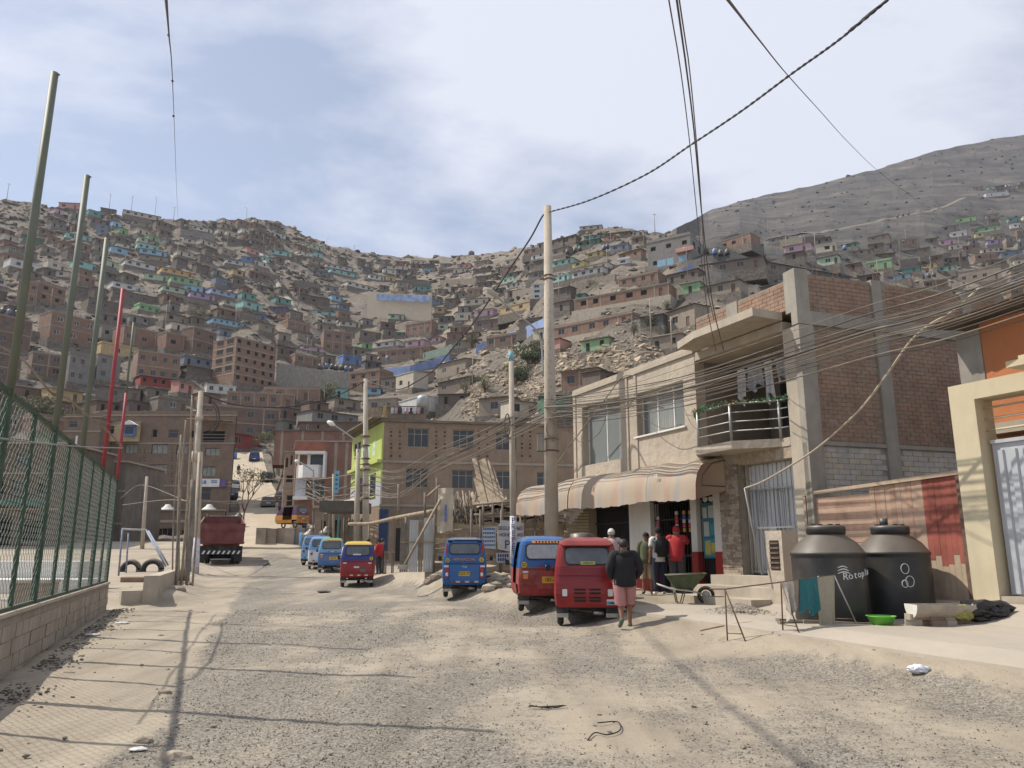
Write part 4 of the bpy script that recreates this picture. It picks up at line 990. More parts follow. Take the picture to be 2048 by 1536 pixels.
def hill_path(pts, w, label_mat):
 mb = MB(); prev = None
 for i in range(len(pts) - 1):
  for k in range(8):
   x, y = lerp(pts[i][0], pts[i+1][0], k / 8), lerp(pts[i][1], pts[i+1][1], k / 8); p = hill_pt(x, y); p.z += relief(p, p.y) + .7
   row = (p + Vector((-w, 0, -.2)), p + Vector((-w * .5, 0, .1)), p + Vector((w * .5, 0, .1)), p + Vector((w, 0, -.2)))
   if prev:
    for j in range(3): mb.face([prev[j], prev[j+1], row[j+1], row[j]], label_mat, False)
   prev = row
 props(mb.build('path'), kind='structure')
M_path = M('pale stair path', (.28, .245, .195), .9, .2, .8, .3)
hill_path([(522, 505), (530, 530), (545, 548), (560, 580), (578, 600), (592, 622), (606, 645)], 1.1, M_path)
hill_path([(340, 500), (355, 520), (372, 540), (392, 548)], 1.3, M_path); hill_path([(236, 536), (250, 550), (262, 560)], 1, M_path); hill_path([(905, 700), (880, 735), (850, 760), (800, 775)], 1.0, M_path); hill_path([(1560, 470), (1640, 462), (1740, 440), (1850, 420), (1940, 392)], 2, M('track soil', (.20, .17, .13), .95, .2, .5, .3))
# ------------------------------------------------------------------ things made of parts in world coordinates
class Thing:
 def __init__(s, name, loc, label, cat, group=None):
  s.loc = Vector(loc); s.root = empty(name, s.loc, label, cat, group)
 def add(s, name, mb, parent=None, **kw):
  mb.local(s.loc); return mb.build(name, parent or s.root, **kw)
 def text(s, body, size, mat, p, ax, an, name='lettering', **kw):
  return text(body, size, mat, s.root, Matrix.Translation(-s.loc) @ frame_m(Vector(p), ax, an), name, **kw)
def single(name, mb, loc, label, cat, group=None, kind=None):
 mb.local(loc); return props(mb.build(name, loc=loc), label, cat, group, kind)
def obox(mb, L, u0, u1, z0, z1, o0, o1, m):      # box along a Line: u range, z range, offset range (towards camera)
 P = [L.pt(u, z, o) for o in (o0, o1) for z in (z0, z1) for u in (u0, u1)]
 mb.add(P, [(0,1,3,2), (4,6,7,5), (0,4,5,1), (2,3,7,6), (0,2,6,4), (1,5,7,3)], m)
M_brick = M('red brick', (0.265, 0.172, 0.122), 0.92, 0.25, 3.0, 0.3)
M_brick2 = M('brown brick', (0.245, 0.172, 0.128), 0.92, 0.25, 3.0, 0.3)
M_brickw = M('whitewashed brick', (0.40, 0.375, 0.34), 0.9, 0.2, 2.0, 0.25, streak=0.2)
def brick_wall(T, L, u0, u1, z0, z1, off, mats, parent, n_obj=0, bw=0.25, bh=0.098, holes=(), gap=0.012, seed=1, joined='brick_courses', pick=None):
 """courses of separate bricks standing 1 cm proud of the mortar; the first n_obj are objects, the rest one mesh"""
 rr = random.Random(seed); mb = MB(); todo = []
 z = z0; row = 0
 while z + bh * .6 < z1:
  u = u0 - (bw / 2 if row % 2 else 0)
  while u < u1:
   a, b_ = max(u0, u), min(u1, u + bw - gap)
   if b_ - a > .05 and not any(h[0] < (a+b_)/2 < h[2] and h[1] < z + bh/2 < h[3] for h in holes):
    todo.append((a, b_, z, min(z + bh - gap, z1)))
   u += bw
  z += bh; row += 1
 idx = list(range(len(todo)))
 if pick: idx.sort(key=lambda i: pick(todo[i]))
 ob = set(idx[:n_obj]); meshes = {}
 for i, (a, b_, c, d) in enumerate(todo):
  m = rr.choice(mats); pr = off + 0.008 + rr.uniform(0, .007)
  if i in ob:
   key = (round(b_ - a, 2), mats.index(m))
   if key not in meshes:
    q = MB(); w = key[0]; ax = L.d * w; q.add([L.n * o + ax * x + UP * zz for o in (-.02, 0) for zz in (0, d - c) for x in (0, 1)], [(0,1,3,2), (4,6,7,5), (0,4,5,1), (2,3,7,6), (0,2,6,4), (1,5,7,3)], m); meshes[key] = q.mesh('brick')
   inst('brick', meshes[key], parent, L.pt(a, c, pr) - T.loc)
  else: obox(mb, L, a, b_, c, d, off - .02, pr, m)
 if mb.v: T.add(joined, mb, parent, kind='stuff')
# ================================================================== shop building
G = Line(A.o.x - A.n.x * 0.5, A.o.y - A.n.y * 0.5, A.d.x, A.d.y)
SW = Line(6.42, 16.72, 0.95, 0.315)
shop = Thing('shop_building', A.pt(-1, gz(*A.pt(-1, 0).xy), -2), 'two-storey shop with beige plaster upper floor and unfinished brick top storey', 'building')
ZG = 0.45
def rect(px0, py0, px1, py1, L=A):
 a, b_ = L.uv(px0, py0), L.uv(px1, py1); return a, b_
# upper plaster wall, u measured from 4.62 (far end) towards the camera
U0, U1 = 4.62, -1.98
w1 = (A.uv(1244, 915)[0], 4.4, A.uv(1164, 830)[0], 6.35); w2 = (A.uv(1370, 850)[0], 4.95, A.uv(1270, 790)[0], 6.22)
mb = MB(); o = A.pt(U1, 3.9)
wall_holes(mb, o, A.d, UP, A.n, U0 - U1, 2.95, 0.32, [(w1[0]-U1, w1[1]-3.9, w1[2]-U1, w1[3]-3.9), (w2[0]-U1, w2[1]-3.9, w2[2]-U1, w2[3]-3.9)], M_plaster)
obox(mb, A, U1, U0, 3.72, 3.9, -0.5, 0.03, M_plaster)
shop.add('plaster_wall', mb)
mb = MB()
for u in (4.45, 1.25, .78): obox(mb, A, u, u + .16 if u > 4 else u + .10, 3.9, 6.84, 0.0, 0.035, M_plaster)
obox(mb, A, U1, U0, 6.84, 6.95, -.5, .06, M_conc2)
shop.add('pilaster', mb)
mb = MB()      # parapet kerb, roof deck, far and back walls of the left bay
obox(mb, A, U1, U0, 6.95, 7.05, -0.2, 0.04, M_plaster); obox(mb, A, U1, U0, 6.6, 6.838, -7, -.33, M_conc2); shop.add('roof', mb)
mb = MB(); SE = Line(*A.pt(U0, 0).xy, *(-A.n).xy)
obox(mb, A, U0 - .2, U0 - .003, 0.3, 6.6, -7, -.325, M_plaster); obox(mb, A, -9, U0, 0.3, 6.6, -7.2, -7.003, M_brick2); shop.add('end_wall', mb)
for k, (a, z0, b_, z1) in enumerate((w1, w2)):
 f = MB(); o_ = -0.24
 for q in ((a, a + .04, z0, z1), (b_ - .04, b_, z0, z1)): obox(f, A, *q, o_ - .04, o_, M_white)
 obox(f, A, a, b_, z0, z0 + .04, o_ - .045, o_ + .005, M_white); obox(f, A, a, b_, z1 - .04, z1, o_ - .045, o_ + .005, M_white)
 for t in ((.33, .66) if k else (.5,)): obox(f, A, lerp(a, b_, t) - .02, lerp(a, b_, t) + .02, z0 + .04, z1 - .04, o_ - .04, o_ + .002, M_white)
 if k: obox(f, A, a - .06, b_ + .06, z0 - .05, z0 - .003, -.2, .06, M_white)
 fr = shop.add('window', f)
 g = MB(); g.face([A.pt(a, z0, o_ - .02), A.pt(b_, z0, o_ - .02), A.pt(b_, z1, o_ - .02), A.pt(a, z1, o_ - .02)], M_seeglass); shop.add('pane', g, fr)
 cmb = MB(); M_curt = M('curtain cloth', (0.42, 0.39, 0.34), 0.9, 0.1, 2, 0.05)
 c0, c1 = ((a + .02, a + .75) if not k else (lerp(a, b_, .42), b_ - .02)); n_ = 60; pr = None
 for i in range(n_ + 1):
  u = lerp(c0, c1, i / n_); o2 = -.42 + .045 * sin(i * 1.35) + .02 * sin(i * .5); cur = (A.pt(u, z0 - .05, o2), A.pt(u, z1, o2))
  if pr: cmb.face([pr[0], cur[0], cur[1], pr[1]], M_curt, True)
  pr = cur
 shop.add('curtain', cmb)
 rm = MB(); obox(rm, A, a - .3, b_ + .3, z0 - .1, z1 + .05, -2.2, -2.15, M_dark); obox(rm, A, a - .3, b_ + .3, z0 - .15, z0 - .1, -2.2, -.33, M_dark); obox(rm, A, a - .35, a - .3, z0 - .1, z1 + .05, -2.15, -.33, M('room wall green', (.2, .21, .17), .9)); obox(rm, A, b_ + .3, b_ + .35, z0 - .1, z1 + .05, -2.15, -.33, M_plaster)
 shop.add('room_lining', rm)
# ground floor: white pillars with red bases, grilled openings
M_redbase = M('red wall paint', (0.33, 0.035, 0.03), 0.7, 0.12, 2, 0.08, streak=0.15)
def gu(px): return G.uv(px, 1100)[0]
pil = [(gu(1184), gu(1176)), (gu(1303), gu(1260)), (gu(1396), gu(1384)), (gu(1450), gu(1431))]
for i, (a, b_) in enumerate(pil):
 if i == 3: a, b_ = b_ - .36, b_
 mb = MB(); obox(mb, G, a, b_, 1.62, 3.72, -.3, 0, M_white); obox(mb, G, a - .004, b_ + .004, .2, 1.62, -.3, .012, M_redbase); shop.add('pillar', mb)
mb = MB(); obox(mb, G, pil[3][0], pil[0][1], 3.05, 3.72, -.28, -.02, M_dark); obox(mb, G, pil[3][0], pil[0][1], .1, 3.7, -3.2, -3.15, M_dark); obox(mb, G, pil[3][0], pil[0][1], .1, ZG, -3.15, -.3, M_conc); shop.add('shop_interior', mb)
M_grille = M('black iron grille', (0.02, 0.02, 0.021), 0.5, 0.1, 5, 0.02)
for i in range(3):
 a, b_ = pil[i+1][1], pil[i][0]; mb = MB(); k = int((b_ - a) / .12)
 for j in range(k + 1): u = lerp(a, b_, j / k); obox(mb, G, u - .008, u + .008, ZG, 3.05, -.16, -.144, M_grille)
 for z in (ZG + .05, 1.5, 2.5, 3.0): obox(mb, G, a, b_, z, z + .04, -.17, -.14, M_grille)
 if i != 1: obox(mb, G, a, b_, ZG, 3.05, -.24, -.2, M_dark)
 shop.add('grille', mb)
# tiled pillar of thin stone strips
mb = MB(); a, b_ = A.uv(1479, 1050)[0], A.uv(1441, 1050)[0]; rr = random.Random(5)
M_tile = M('stone strip cladding', (0.33, 0.27, 0.20), 0.85, 0.35, 9, 0.2); M_tile2 = M('stone strip cladding dark', (0.22, 0.175, 0.13), 0.85, 0.3, 9, 0.2)
obox(mb, A, a, b_, .5, 3.72, -.8, -.03, M_mortar)
z = .9
while z < 3.68:
 u = a - rr.uniform(0, .2)
 while u < b_:
  w = rr.uniform(.14, .3); obox(mb, A, max(a, u), min(b_, u + w - .008), z, z + .052, -.05, -.025 + rr.uniform(.003, .02), rr.choice((M_tile, M_tile, M_tile2))) if min(b_, u + w) - max(a, u) > .02 else None
  u += w
 z += .06
shop.add('stone_cladding', mb, kind='stuff')
# white sheet metal door with grille
da, db = A.uv(1597, 1000)[0], A.uv(1480, 1000)[0]
M_door = M('white door enamel', (0.52, 0.53, 0.54), 0.45, 0.12, 2.5, 0.05, streak=0.25)
mb = MB(); n_ = 26
for i in range(n_):
 u0, u1 = lerp(da, db, i / n_), lerp(da, db, (i + 1) / n_)
 obox(mb, A, u0 + .006, u1 - .006, 1.12, 3.66, -.36, -.33 if i % 2 else -.345, M_door)
obox(mb, A, da, db, 1.1, 3.7, -.42, -.365, M_door); d_ = shop.add('metal_door', mb)
mb = MB(); ga, gb = lerp(da, db, .22), lerp(da, db, .98)
for i in range(13): u = lerp(ga, gb, i / 12); mb.tube([A.pt(u, 1.15, -.25), A.pt(u, 3.05, -.25)], .011, M_steel, 5)
for z in (1.15, 2.15, 3.05): obox(mb, A, ga, gb, z, z + .035, -.27, -.24, M_steel)
shop.add('door_grille', mb, d_)
mb = MB(); obox(mb, A, lerp(da, db, .5), lerp(da, db, .62), 2.0, 2.16, -.24, -.2, M_steel); mb.tube([A.pt(lerp(da, db, .7), 2.55, -.2), A.pt(lerp(da, db, .8), 2.55, -.2), A.pt(lerp(da, db, .8), 2.75, -.2)], .012, M_steel, 5); shop.add('handle', mb, d_)
mb = MB(); obox(mb, A, db + .002, A.uv(1438, 1050)[0], 3.722, 4.0, -.6, -.03, M_plaster); obox(mb, A, da - .02, db + .02, 3.68, 4.0, -.5, -.02, M_tile); obox(mb, A, db, db + .04, 1.1, 3.68, -.42, -.25, M_conc2); shop.add('lintel', mb)
# corner columns
mb = MB(); obox(mb, A, -5.78, -5.22, .4, 6.62, -.5, 0.0, M_conc2); obox(mb, A, -5.78, -5.40, 6.97, 7.95, -.42, -.02, M_conc2); shop.add('corner_column', mb)
# loggia: recess, balcony slab, roof slab, railing
mb = MB()
M_loggia = M('unpainted loggia wall', (0.22, 0.19, 0.155), 0.95, 0.2, 1.5, 0.2, streak=0.2)
for (u0, u1, o0, o1, z0, z1) in ((-5.22, -2.0, -2.65, -2.5, 4.12, 6.84), (-2.0, -1.9, -2.65, -.33, 4.12, 6.84), (-5.3, -5.225, -2.6, -.5, 4.12, 6.6)):
 obox(mb, A, u0, u1, z0, z1, o0, o1, M_loggia)
obox(mb, A, -5.22, -2.0, 6.62, 6.84, -2.5, 0, M_conc2); shop.add('loggia_wall', mb)
mb = MB(); obox(mb, A, -4.9, -3.9, 4.14, 6.2, -2.49, -2.46, M_dark); obox(mb, A, -3.3, -2.5, 4.9, 6.1, -2.49, -2.46, M_glass); shop.add('loggia_door', mb)
mb = MB(); pts = [(-2.05, -2.5), (-2.05, 0.0), (-2.85, .78), (-4.15, .78), (-4.95, 0.0), (-5.215, 0), (-5.215, -2.5)]
top = [A.pt(u, 4.14, o) for u, o in pts]; bot = [A.pt(u, 3.95, o) for u, o in pts]
mb.face(top, M_plaster); mb.face(bot[::-1], M_conc2)
for i in range(len(pts)): j = (i + 1) % len(pts); mb.face([bot[i], bot[j], top[j], top[i]], M_plaster)
shop.add('balcony_slab', mb)
mb = MB(); pts = [(-2.1, 0), (-2.1, .62), (-3.1, .88), (-5.25, .88), (-5.25, 0)]
top = [A.pt(u, 7.05, o) for u, o in pts]; bot = [A.pt(u, 6.86, o) for u, o in pts]
mb.face(top, M_conc2); mb.face(bot[::-1], M_plaster)
for i in range(len(pts)): j = (i + 1) % len(pts); mb.face([bot[i], bot[j], top[j], top[i]], M_conc2)
mb.face([A.pt(u, 7.045, o) for u, o in ((-5.2, 0), (-2, 0), (-2, -6.8))] + [SW.pt(5.5, 7.045, -.2)], M_conc2)
shop.add('roof_slab', mb)
mb = MB(); rp = [(-2.05, .02), (-2.9, .72), (-4.1, .72), (-4.95, .02), (-5.2, 0.0)]
for z in (4.38, 4.6, 4.82): mb.tube([A.pt(u, z, o) for u, o in rp], .015, M_steel, 6)
mb.tube([A.pt(u, 5.02, o) for u, o in rp], .025, M_steel, 6)
for u, o in rp[1:4]: mb.tube([A.pt(u, 4.14, o), A.pt(u, 5.02, o)], .035, M_steel, 8)
shop.add('railing', mb)
# brick infill of the top floor front and of the side wall
sideH = 7.86
mb = MB(); obox(mb, A, -5.39, -2.1, 7.06, 7.78, -.16, -.04, M_mortar); obox(mb, A, -3.75, -3.35, 7.06, 7.79, -.16, -.01, M_conc); tw = shop.add('parapet_wall', mb)
brick_wall(shop, A, -5.38, -3.76, 7.07, 7.77, -.04, [M_brick, M_brick2, M_brick], tw, 56, seed=3); brick_wall(shop, A, -3.34, -2.1, 7.07, 7.77, -.04, [M_brick, M_brick2, M_brick], tw, 40, seed=4)
mb = MB()
obox(mb, SW, .0, 6.2, .3, 3.95, -.16, -.04, M_conc); obox(mb, SW, .3, 6.2, 4.0, 6.63, -.16, -.04, M_mortar); obox(mb, SW, .3, 6.2, 6.96, sideH, -.16, -.04, M_mortar)
sidew = shop.add('side_wall', mb)
mb = MB(); obox(mb, SW, -.02, 6.25, 6.63, 6.95, -.18, .03, M_conc); obox(mb, SW, .3, 6.2, 3.9, 3.99, -.18, .01, M_conc)
for u in (2.15, 4.9):
 obox(mb, SW, u, u + .34, .4, 6.62, -.18, .025, M_conc); obox(mb, SW, u + .02, u + .3, 6.951, sideH + .05, -.18, .015, M_conc)
obox(mb, SW, .0, .4, .4, 6.62, -.18, .02, M_conc); obox(mb, SW, .0, .36, 6.951, 7.95, -.38, .012, M_conc)
shop.add('concrete_frame', mb)
hs = [(2.13, 0, 2.51, 9), (4.88, 0, 5.26, 9), (1.35, 5.0, 1.5, 5.1), (.62, 4.4, .8, 4.5)]
brick_wall(shop, SW, .41, 6.2, 4.02, 6.62, -.04, [M_brick2, M_brick2, M_brick], sidew, 120, holes=hs, seed=6, pick=lambda t: t[0] * 1.0 + (6.6 - t[3]) * 1.2)
brick_wall(shop, SW, .37, 6.2, 6.97, sideH, -.04, [M_brick, M_brick2], sidew, 84, holes=hs, seed=7, pick=lambda t: t[0])
brick_wall(shop, SW, .05, 4.88, 1.0, 3.88, -.04, [M_brickw, M_brickw, M_conc2], sidew, 0, bh=.12, bw=.3, holes=hs + [(.42, 0, .45, 9)], seed=8, joined='whitewashed_courses')
mb = MB(); obox(mb, A, -5.0, -2, 7.05, 7.3, -6.8, -6.6, M_brick2)
for i in range(10):
 u = lerp(.6, 5.8, i / 9);
 for q in (0, .12): mb.tube([SW.pt(u + q, sideH - .1, -.1), SW.pt(u + q + .03, sideH + .35, -.1)], .007, M_rust, 3)
shop.add('rebar', mb)
# garland
mb = MB(); rr = random.Random(9); M_gar = M('garland green', (.045, .13, .05), .8, .4, 20, 0); M_garr = M('garland red', (.42, .05, .02), .6, .3, 20, 0)
path = catmull([A.pt(u, 5.04, o) for u, o in rp], 14)
for i in range(1500):
 p = rr.choice(path) + Vector((rr.gauss(0, .03), rr.gauss(0, .03), rr.gauss(0.01, .035))); q = Vector((rr.uniform(-1, 1), rr.uniform(-1, 1), rr.uniform(-1, 1))).normalized(); t = q.orthogonal().normalized()
 s = .035; mb.face([p - q * s, p + t * s * .3, p + q * s, p - t * s * .3], M_garr if (i % 4 == 0 and (int(p.y * 2.2) % 3 == 0)) else M_gar)
single('garland', mb, A.pt(-3, 5, .7), 'green Christmas garland with red flowers wound along the balcony railing', 'garland')
# laundry in the loggia
M_cl1 = M('white laundry', (.50, .50, .52), .9, .1, 3, .1); M_cl2 = M('grey laundry', (.28, .30, .34), .9, .1, 3, .1); M_cl3 = M('dark laundry', (.07, .065, .075), .9, .2, 3, .1)
def cloth(name, P0, ax, w, h, m, nrm, label, cat='cloth', wav=.05, group=None, thick=.006, ragged=0.0, seed=0):
 rr = random.Random(seed + int(abs(P0.x) * 50)); n1, n2 = 12, 10; g = []
 for i in range(n1 + 1):
  row = []
  for j in range(n2 + 1):
   t, s_ = i / n1, j / n2
   hh = h * (1 + ragged * sin(t * 7 + seed) * .5)
   wv = wav * sin(t * 9 + s_ * 2 + seed) * (0.3 + s_) + wav * .5 * sin(t * 21 + seed * 2) * s_
   row.append(P0 + ax * (w * t * (1 - .1 * s_)) - UP * (hh * s_) + nrm * wv)
  g.append(row)
 mb = MB()
 for k_, off in ((0, 0), (1, thick)):
  for i in range(n1):
   for j in range(n2): mb.face([g[i][j] + nrm * off, g[i+1][j] + nrm * off, g[i+1][j+1] + nrm * off, g[i][j+1] + nrm * off], m, True)
 return single(name, mb, P0, label, cat, group)
for i, (u, w, h, m, t) in enumerate(((-5.0, .32, .75, M_cl1, 'white shirt hanging at the column end of the loggia line'), (-4.6, .42, .55, M_cl2, 'grey garment hanging beside the white shirt in the loggia'), (-4.1, .3, .95, M_cl1, 'long white garment in the middle of the loggia line'), (-3.72, .5, .6, M_cl2, 'wide pale grey cloth on the loggia line'), (-3.1, .25, .85, M_cl1, 'narrow white garment at the plaster end of the loggia line'))):
 cloth('laundry', A.pt(u, 6.25, -.7), A.d, w, h, m, A.n, t, 'laundry', group='laundry in the loggia', ragged=.3, seed=i)
mb = MB(); mb.tube([A.pt(-5.2, 6.3, -.7), A.pt(-3.6, 6.24, -.7), A.pt(-2.02, 6.3, -.7)], .006, M_cable2, 5); single('clothes_line', mb, A.pt(-3.6, 6.24, -.7), 'thin line strung across the loggia carrying laundry', 'clothes line')
# ================================================================== awning
M_awn = bpy.data.materials.new('faded striped awning'); M_awn.use_nodes = True
n, l = M_awn.node_tree.nodes, M_awn.node_tree.links; b = n['Principled BSDF']; b.inputs['Roughness'].default_value = .85
tcn = n.new('ShaderNodeUVMap'); tcn.uv_map = 'UVMap'; sx = n.new('ShaderNodeSeparateXYZ'); l.new(tcn.outputs[0], sx.inputs[0])
wob = mathn(n, l, 'MULTIPLY_ADD', tnoise(n, l, tcn.outputs[0], 2.5, 4), .35, sx.outputs[0])
fr = mathn(n, l, 'FRACT', mathn(n, l, 'MULTIPLY', wob, .8))
cst = n.new('ShaderNodeValToRGB'); l.new(fr, cst.inputs['Fac']); cst.color_ramp.interpolation = 'CONSTANT'
e = cst.color_ramp.elements; e[0].color = (.36, .30, .24, 1); e[1].position = .85; e[1].color = (.36, .30, .24, 1)
for p_, c_ in ((.28, (.10, .23, .42)), (.45, (.40, .34, .28)), (.6, (.40, .12, .09))): e.new(p_).color = (*c_, 1)
nz = tnoise(n, l, tcn.outputs[0], 5.5, 7, .7)
dm_ = n.new('ShaderNodeMapRange'); dm_.inputs['From Min'].default_value = .15; dm_.inputs['From Max'].default_value = 1.25; dm_.inputs['To Min'].default_value = 1.0; dm_.inputs['To Max'].default_value = .74
l.new(mathn(n, l, 'MULTIPLY_ADD', nz, -.7, mathn(n, l, 'ADD', sx.outputs[1], .45)), dm_.inputs['Value'])
l.new(mixc(n, l, dm_.outputs[0], cst.outputs['Color'], (.37, .30, .225)), b.inputs['Base Color'])
def awning_seg(u0, u1, name, label, z_in0, z_in1, drop=0.0):
 prof = [(0.0, 0.0), (.25, .02), (.5, -.03), (.72, -.16), (.86, -.36), (.92, -.6), (.93, -.78), (.94, -1.0)]
 vs, fs, uv = [], [], []; n1 = 50
 for i in range(n1 + 1):
  t = i / n1; u = lerp(u0, u1, t); zb = lerp(z_in0, z_in1, t)
  for j, (o, z) in enumerate(prof):
   k = j / (len(prof) - 1); sag = .05 * sin(t * pi * 3) * sin(k * pi) + (.012 * sin(u * 9) * (k > .8)) - (.10 * drop * sin(t * pi) * k)
   vs.append(A.pt(u, zb + z + sag + (.008 * sin(u * 23) if j == 7 else 0), o + .04 * sin(t * pi * 5) * .4 * k * (k < 1))); uv.append((u, k))
 m = len(prof)
 for i in range(n1):
  for j in range(m - 1): fs.append((i*m+j, (i+1)*m+j, (i+1)*m+j+1, i*m+j+1))
 for base in (0, n1 * m):                        # end cap
  c = len(vs); p0, p1 = Vector(vs[base]), Vector(vs[base + m - 1]); vs.append(Vector((p0.x, p0.y, p1.z + .25))); uv.append((u0 if base == 0 else u1, .5))
  for j in range(m - 1): fs.append((base + j, base + j + 1, c))
 org = A.pt(u0, z_in0, 0); me = bpy.data.meshes.new(name); me.from_pydata([tuple(Vector(v) - org) for v in vs], [], fs)
 ul = me.uv_layers.new(name='UVMap')
 for lp in me.loops: ul.data[lp.index].uv = uv[lp.vertex_index]
 me.materials.append(M_awn); me.polygons.foreach_set('use_smooth', [True] * len(fs)); me.update()
 return me, org
aw = Thing('awning', A.pt(1, 3.8, .0), 'dusty curved canvas awning with faded red and blue stripes over the shop', 'awning')
for (u0, u1, z0, z1, dr) in ((7.3, 3.5, 3.92, 3.95, 1.0), (3.42, -.85, 3.97, 3.93, .7), (-.87, -2.95, 3.94, 3.86, .3)):
 me_, org = awning_seg(u0, u1, 'canopy', '', z0, z1, dr); inst('canopy', me_, aw.root, org - aw.loc)
mb = MB()
for u in (7.3, 3.45, -.86, -2.95): mb.tube([A.pt(u, 3.85, 0), A.pt(u, 3.75, .4), A.pt(u, 3.45, .7), A.pt(u, 3.2, .74), A.pt(u, 3.2, 0.02)], .015, M_rust, 5)
mb.tube([A.pt(7.3, 3.22, .74), A.pt(-2.95, 3.16, .74)], .015, M_rust, 5); aw.add('frame', mb)
aw.text('18', .16, M_white, A.pt(-1.35, 3.55, .9) + A.n * .05, -A.d, A.n, 'badge')
# ================================================================== shop goods and poster
po = Thing('poster_board', G.pt(-1.6, 1.9, -.1), 'blue poster board with drinks adverts inside the rightmost shop doorway', 'poster')
a, b_ = gu(1428), gu(1402)
M_pb = M('poster blue', (.02, .14, .20), .6, .1, 3, 0); M_py = M('poster yellow', (.50, .42, .10), .6, .15, 8, 0); M_pg = M('poster pale', (.42, .46, .42), .6, .1, 8, 0); M_pt = M('poster teal', (.04, .26, .28), .6, .1, 8, 0)
mb = MB(); obox(mb, G, a, b_, 1.45, 2.9, -.12, -.10, M_pb); po.add('board', mb)
for (x0, x1, z0, z1, m) in ((.05, .95, 1.5, 1.95, M_pt), (.1, .5, 2.02, 2.4, M_pg), (.15, .55, 1.55, 1.9, M_py), (.6, .9, 1.6, 1.85, M_py), (.05, .38, 2.5, 2.78, M_pg), (.5, .95, 2.5, 2.82, M_pg), (.6, .9, 2.05, 2.35, M_pt)):
 mb = MB(); obox(mb, G, lerp(b_, a, x1), lerp(b_, a, x0), z0, z1, -.10, -.094 + .002 * z0, m); po.add('advert', mb)
mb = MB(); cx = (a + b_) / 2
for s_ in (-1, 1): mb.lathe([(.09, 0), (.09, .01)], M_white, 14);
mb = MB()
for s_ in (-.12, .12): mb.prism([(s_ + .1 * cos(t * pi / 6), .08 * sin(t * pi / 6)) for t in range(12)], G.pt(cx, 3.0, -.11), G.d, UP, G.n, .01, M_white)
po.add('bow_sign', mb)
cols_ = [(.45, .05, .06), (.5, .25, .04), (.04, .10, .35), (.5, .5, .5)]
for i, (px, py, w, h) in enumerate(((1313, 1050, .11, .5), (1350, 1043, .13, .6), (1365, 1042, .12, .6), (1377, 1042, .12, .6))):
 u = gu(px); z = G.uv(px, py)[1]; t = Thing('snack_strip', G.pt(u, z, -.1), ('strip of red snack bags hanging in the shop grille nearest the white pillar', 'strip of red and white snack bags hanging in the grille middle', 'orange and blue snack packets hanging in the shop grille', 'orange and blue snack packets hanging beside the narrow white pillar')[i], 'snack packets', 'snack packets hanging in the grille')
 for k in range(5):
  mb = MB(); z0 = z + h * .5 - (k + 1) * h / 5; mb.prism([(-w/2, .01), (-w*.45, h/5 - .01), (w*.45, h/5 - .01), (w/2, .01)], G.pt(u, z0, -.12), G.d, UP, G.n, .03, M('packet %d' % ((i // 2 + k) % 4 if i > 1 else (0 if k % 3 else 3)), cols_[(i // 2 + k) % 4 if i > 1 else (0 if k % 3 else 3)], .5, .15, 30, 0)); t.add('packet', mb)
# ================================================================== steps, meter box, plank fence, gate
mb = MB(); st = Thing('entrance_steps', A.pt(-4.3, .6, .5), 'pale concrete entrance steps in front of the white metal door', 'steps')
for k, (u0, u1, o1, z) in enumerate(((-5.5, -2.75, .45, 1.08), (-5.4, -2.7, .95, .86), (-5.3, -2.65, 1.5, .64))):
 mb = MB(); obox(mb, A, u0, u1, .25, z, -.25, o1, M_conc2); st.add('step', mb)
mb = MB(); u = A.uv(1583, 1100)[0]; obox(mb, A, -5.72, -5.25, .5, 2.05, .5, .95, M_plaster); mx_ = Thing('meter_box', A.pt(-5.5, .6, .7), 'short plastered masonry box with a louvred opening beside the steps', 'meter box'); mx_.add('masonry_body', mb)
mb = MB(); obox(mb, A, -5.62, -5.36, 1.25, 1.85, .951, .96, M_dark)
for i in range(6): obox(mb, A, -5.62, -5.36, 1.27 + i * .1, 1.31 + i * .1, .955, .975, M_rust)
mx_.add('louvre', mb)
pf = Thing('plank_fence', A.pt(-7.3, .5, 0), 'patched timber fence of pinkish and red planks between shop and gate', 'fence')
PK = [M('pink plank', (.42, .29, .21), .9, .14, 5, .2, streak=.15), M('pink plank worn', (.40, .255, .18), .9, .2, 5, .2, streak=.3), M('tan plank', (.42, .325, .235), .9, .14, 5, .2, streak=.15)]
M_rp = M('red plank', (.30, .085, .06), .85, .4, 1.6, .2, streak=.25)
rr = random.Random(21)
zt = lambda u: lerp(2.80, 2.95, (-5.5 - u) / 3.75)
for i in range(8):
 z = 2.74 - i * .118; mb = MB(); obox(mb, A, -7.2, -5.52, z - .112, z, -.03, .0 + rr.uniform(0, .012), PK[i % 2]); pf.add('plank', mb)
k = 14
for i in range(k):
 u0 = lerp(-7.2, -5.52, i / k); mb = MB(); obox(mb, A, u0 + .004, u0 + 1.68 / k - .004, .55, 1.79, -.03, rr.uniform(0, .012), PK[(i * 7) % 3 if i % 3 else 1]); pf.add('plank', mb)
k = 17
for i in range(k):
 u0 = -7.2 - (i + 1) * 2.0 / k; m = M_rp if i > 9 else PK[rr.choice((0, 0, 1))]
 mb = MB(); z_split = 1.45 + .12 * sin(i * 1.9) if i > 8 else 0
 tp = 2.86 + i * .006
 if z_split: obox(mb, A, u0 + .002, u0 + 2.0 / k - .002, .6, z_split, -.03, .004, PK[2]); obox(mb, A, u0 + .002, u0 + 2.0 / k - .002, z_split, tp, -.03, rr.uniform(.006, .012), m)
 else: obox(mb, A, u0 + .002, u0 + 2.0 / k - .002, .6, tp, -.03, rr.uniform(0, .012), m)
 pf.add('plank', mb)
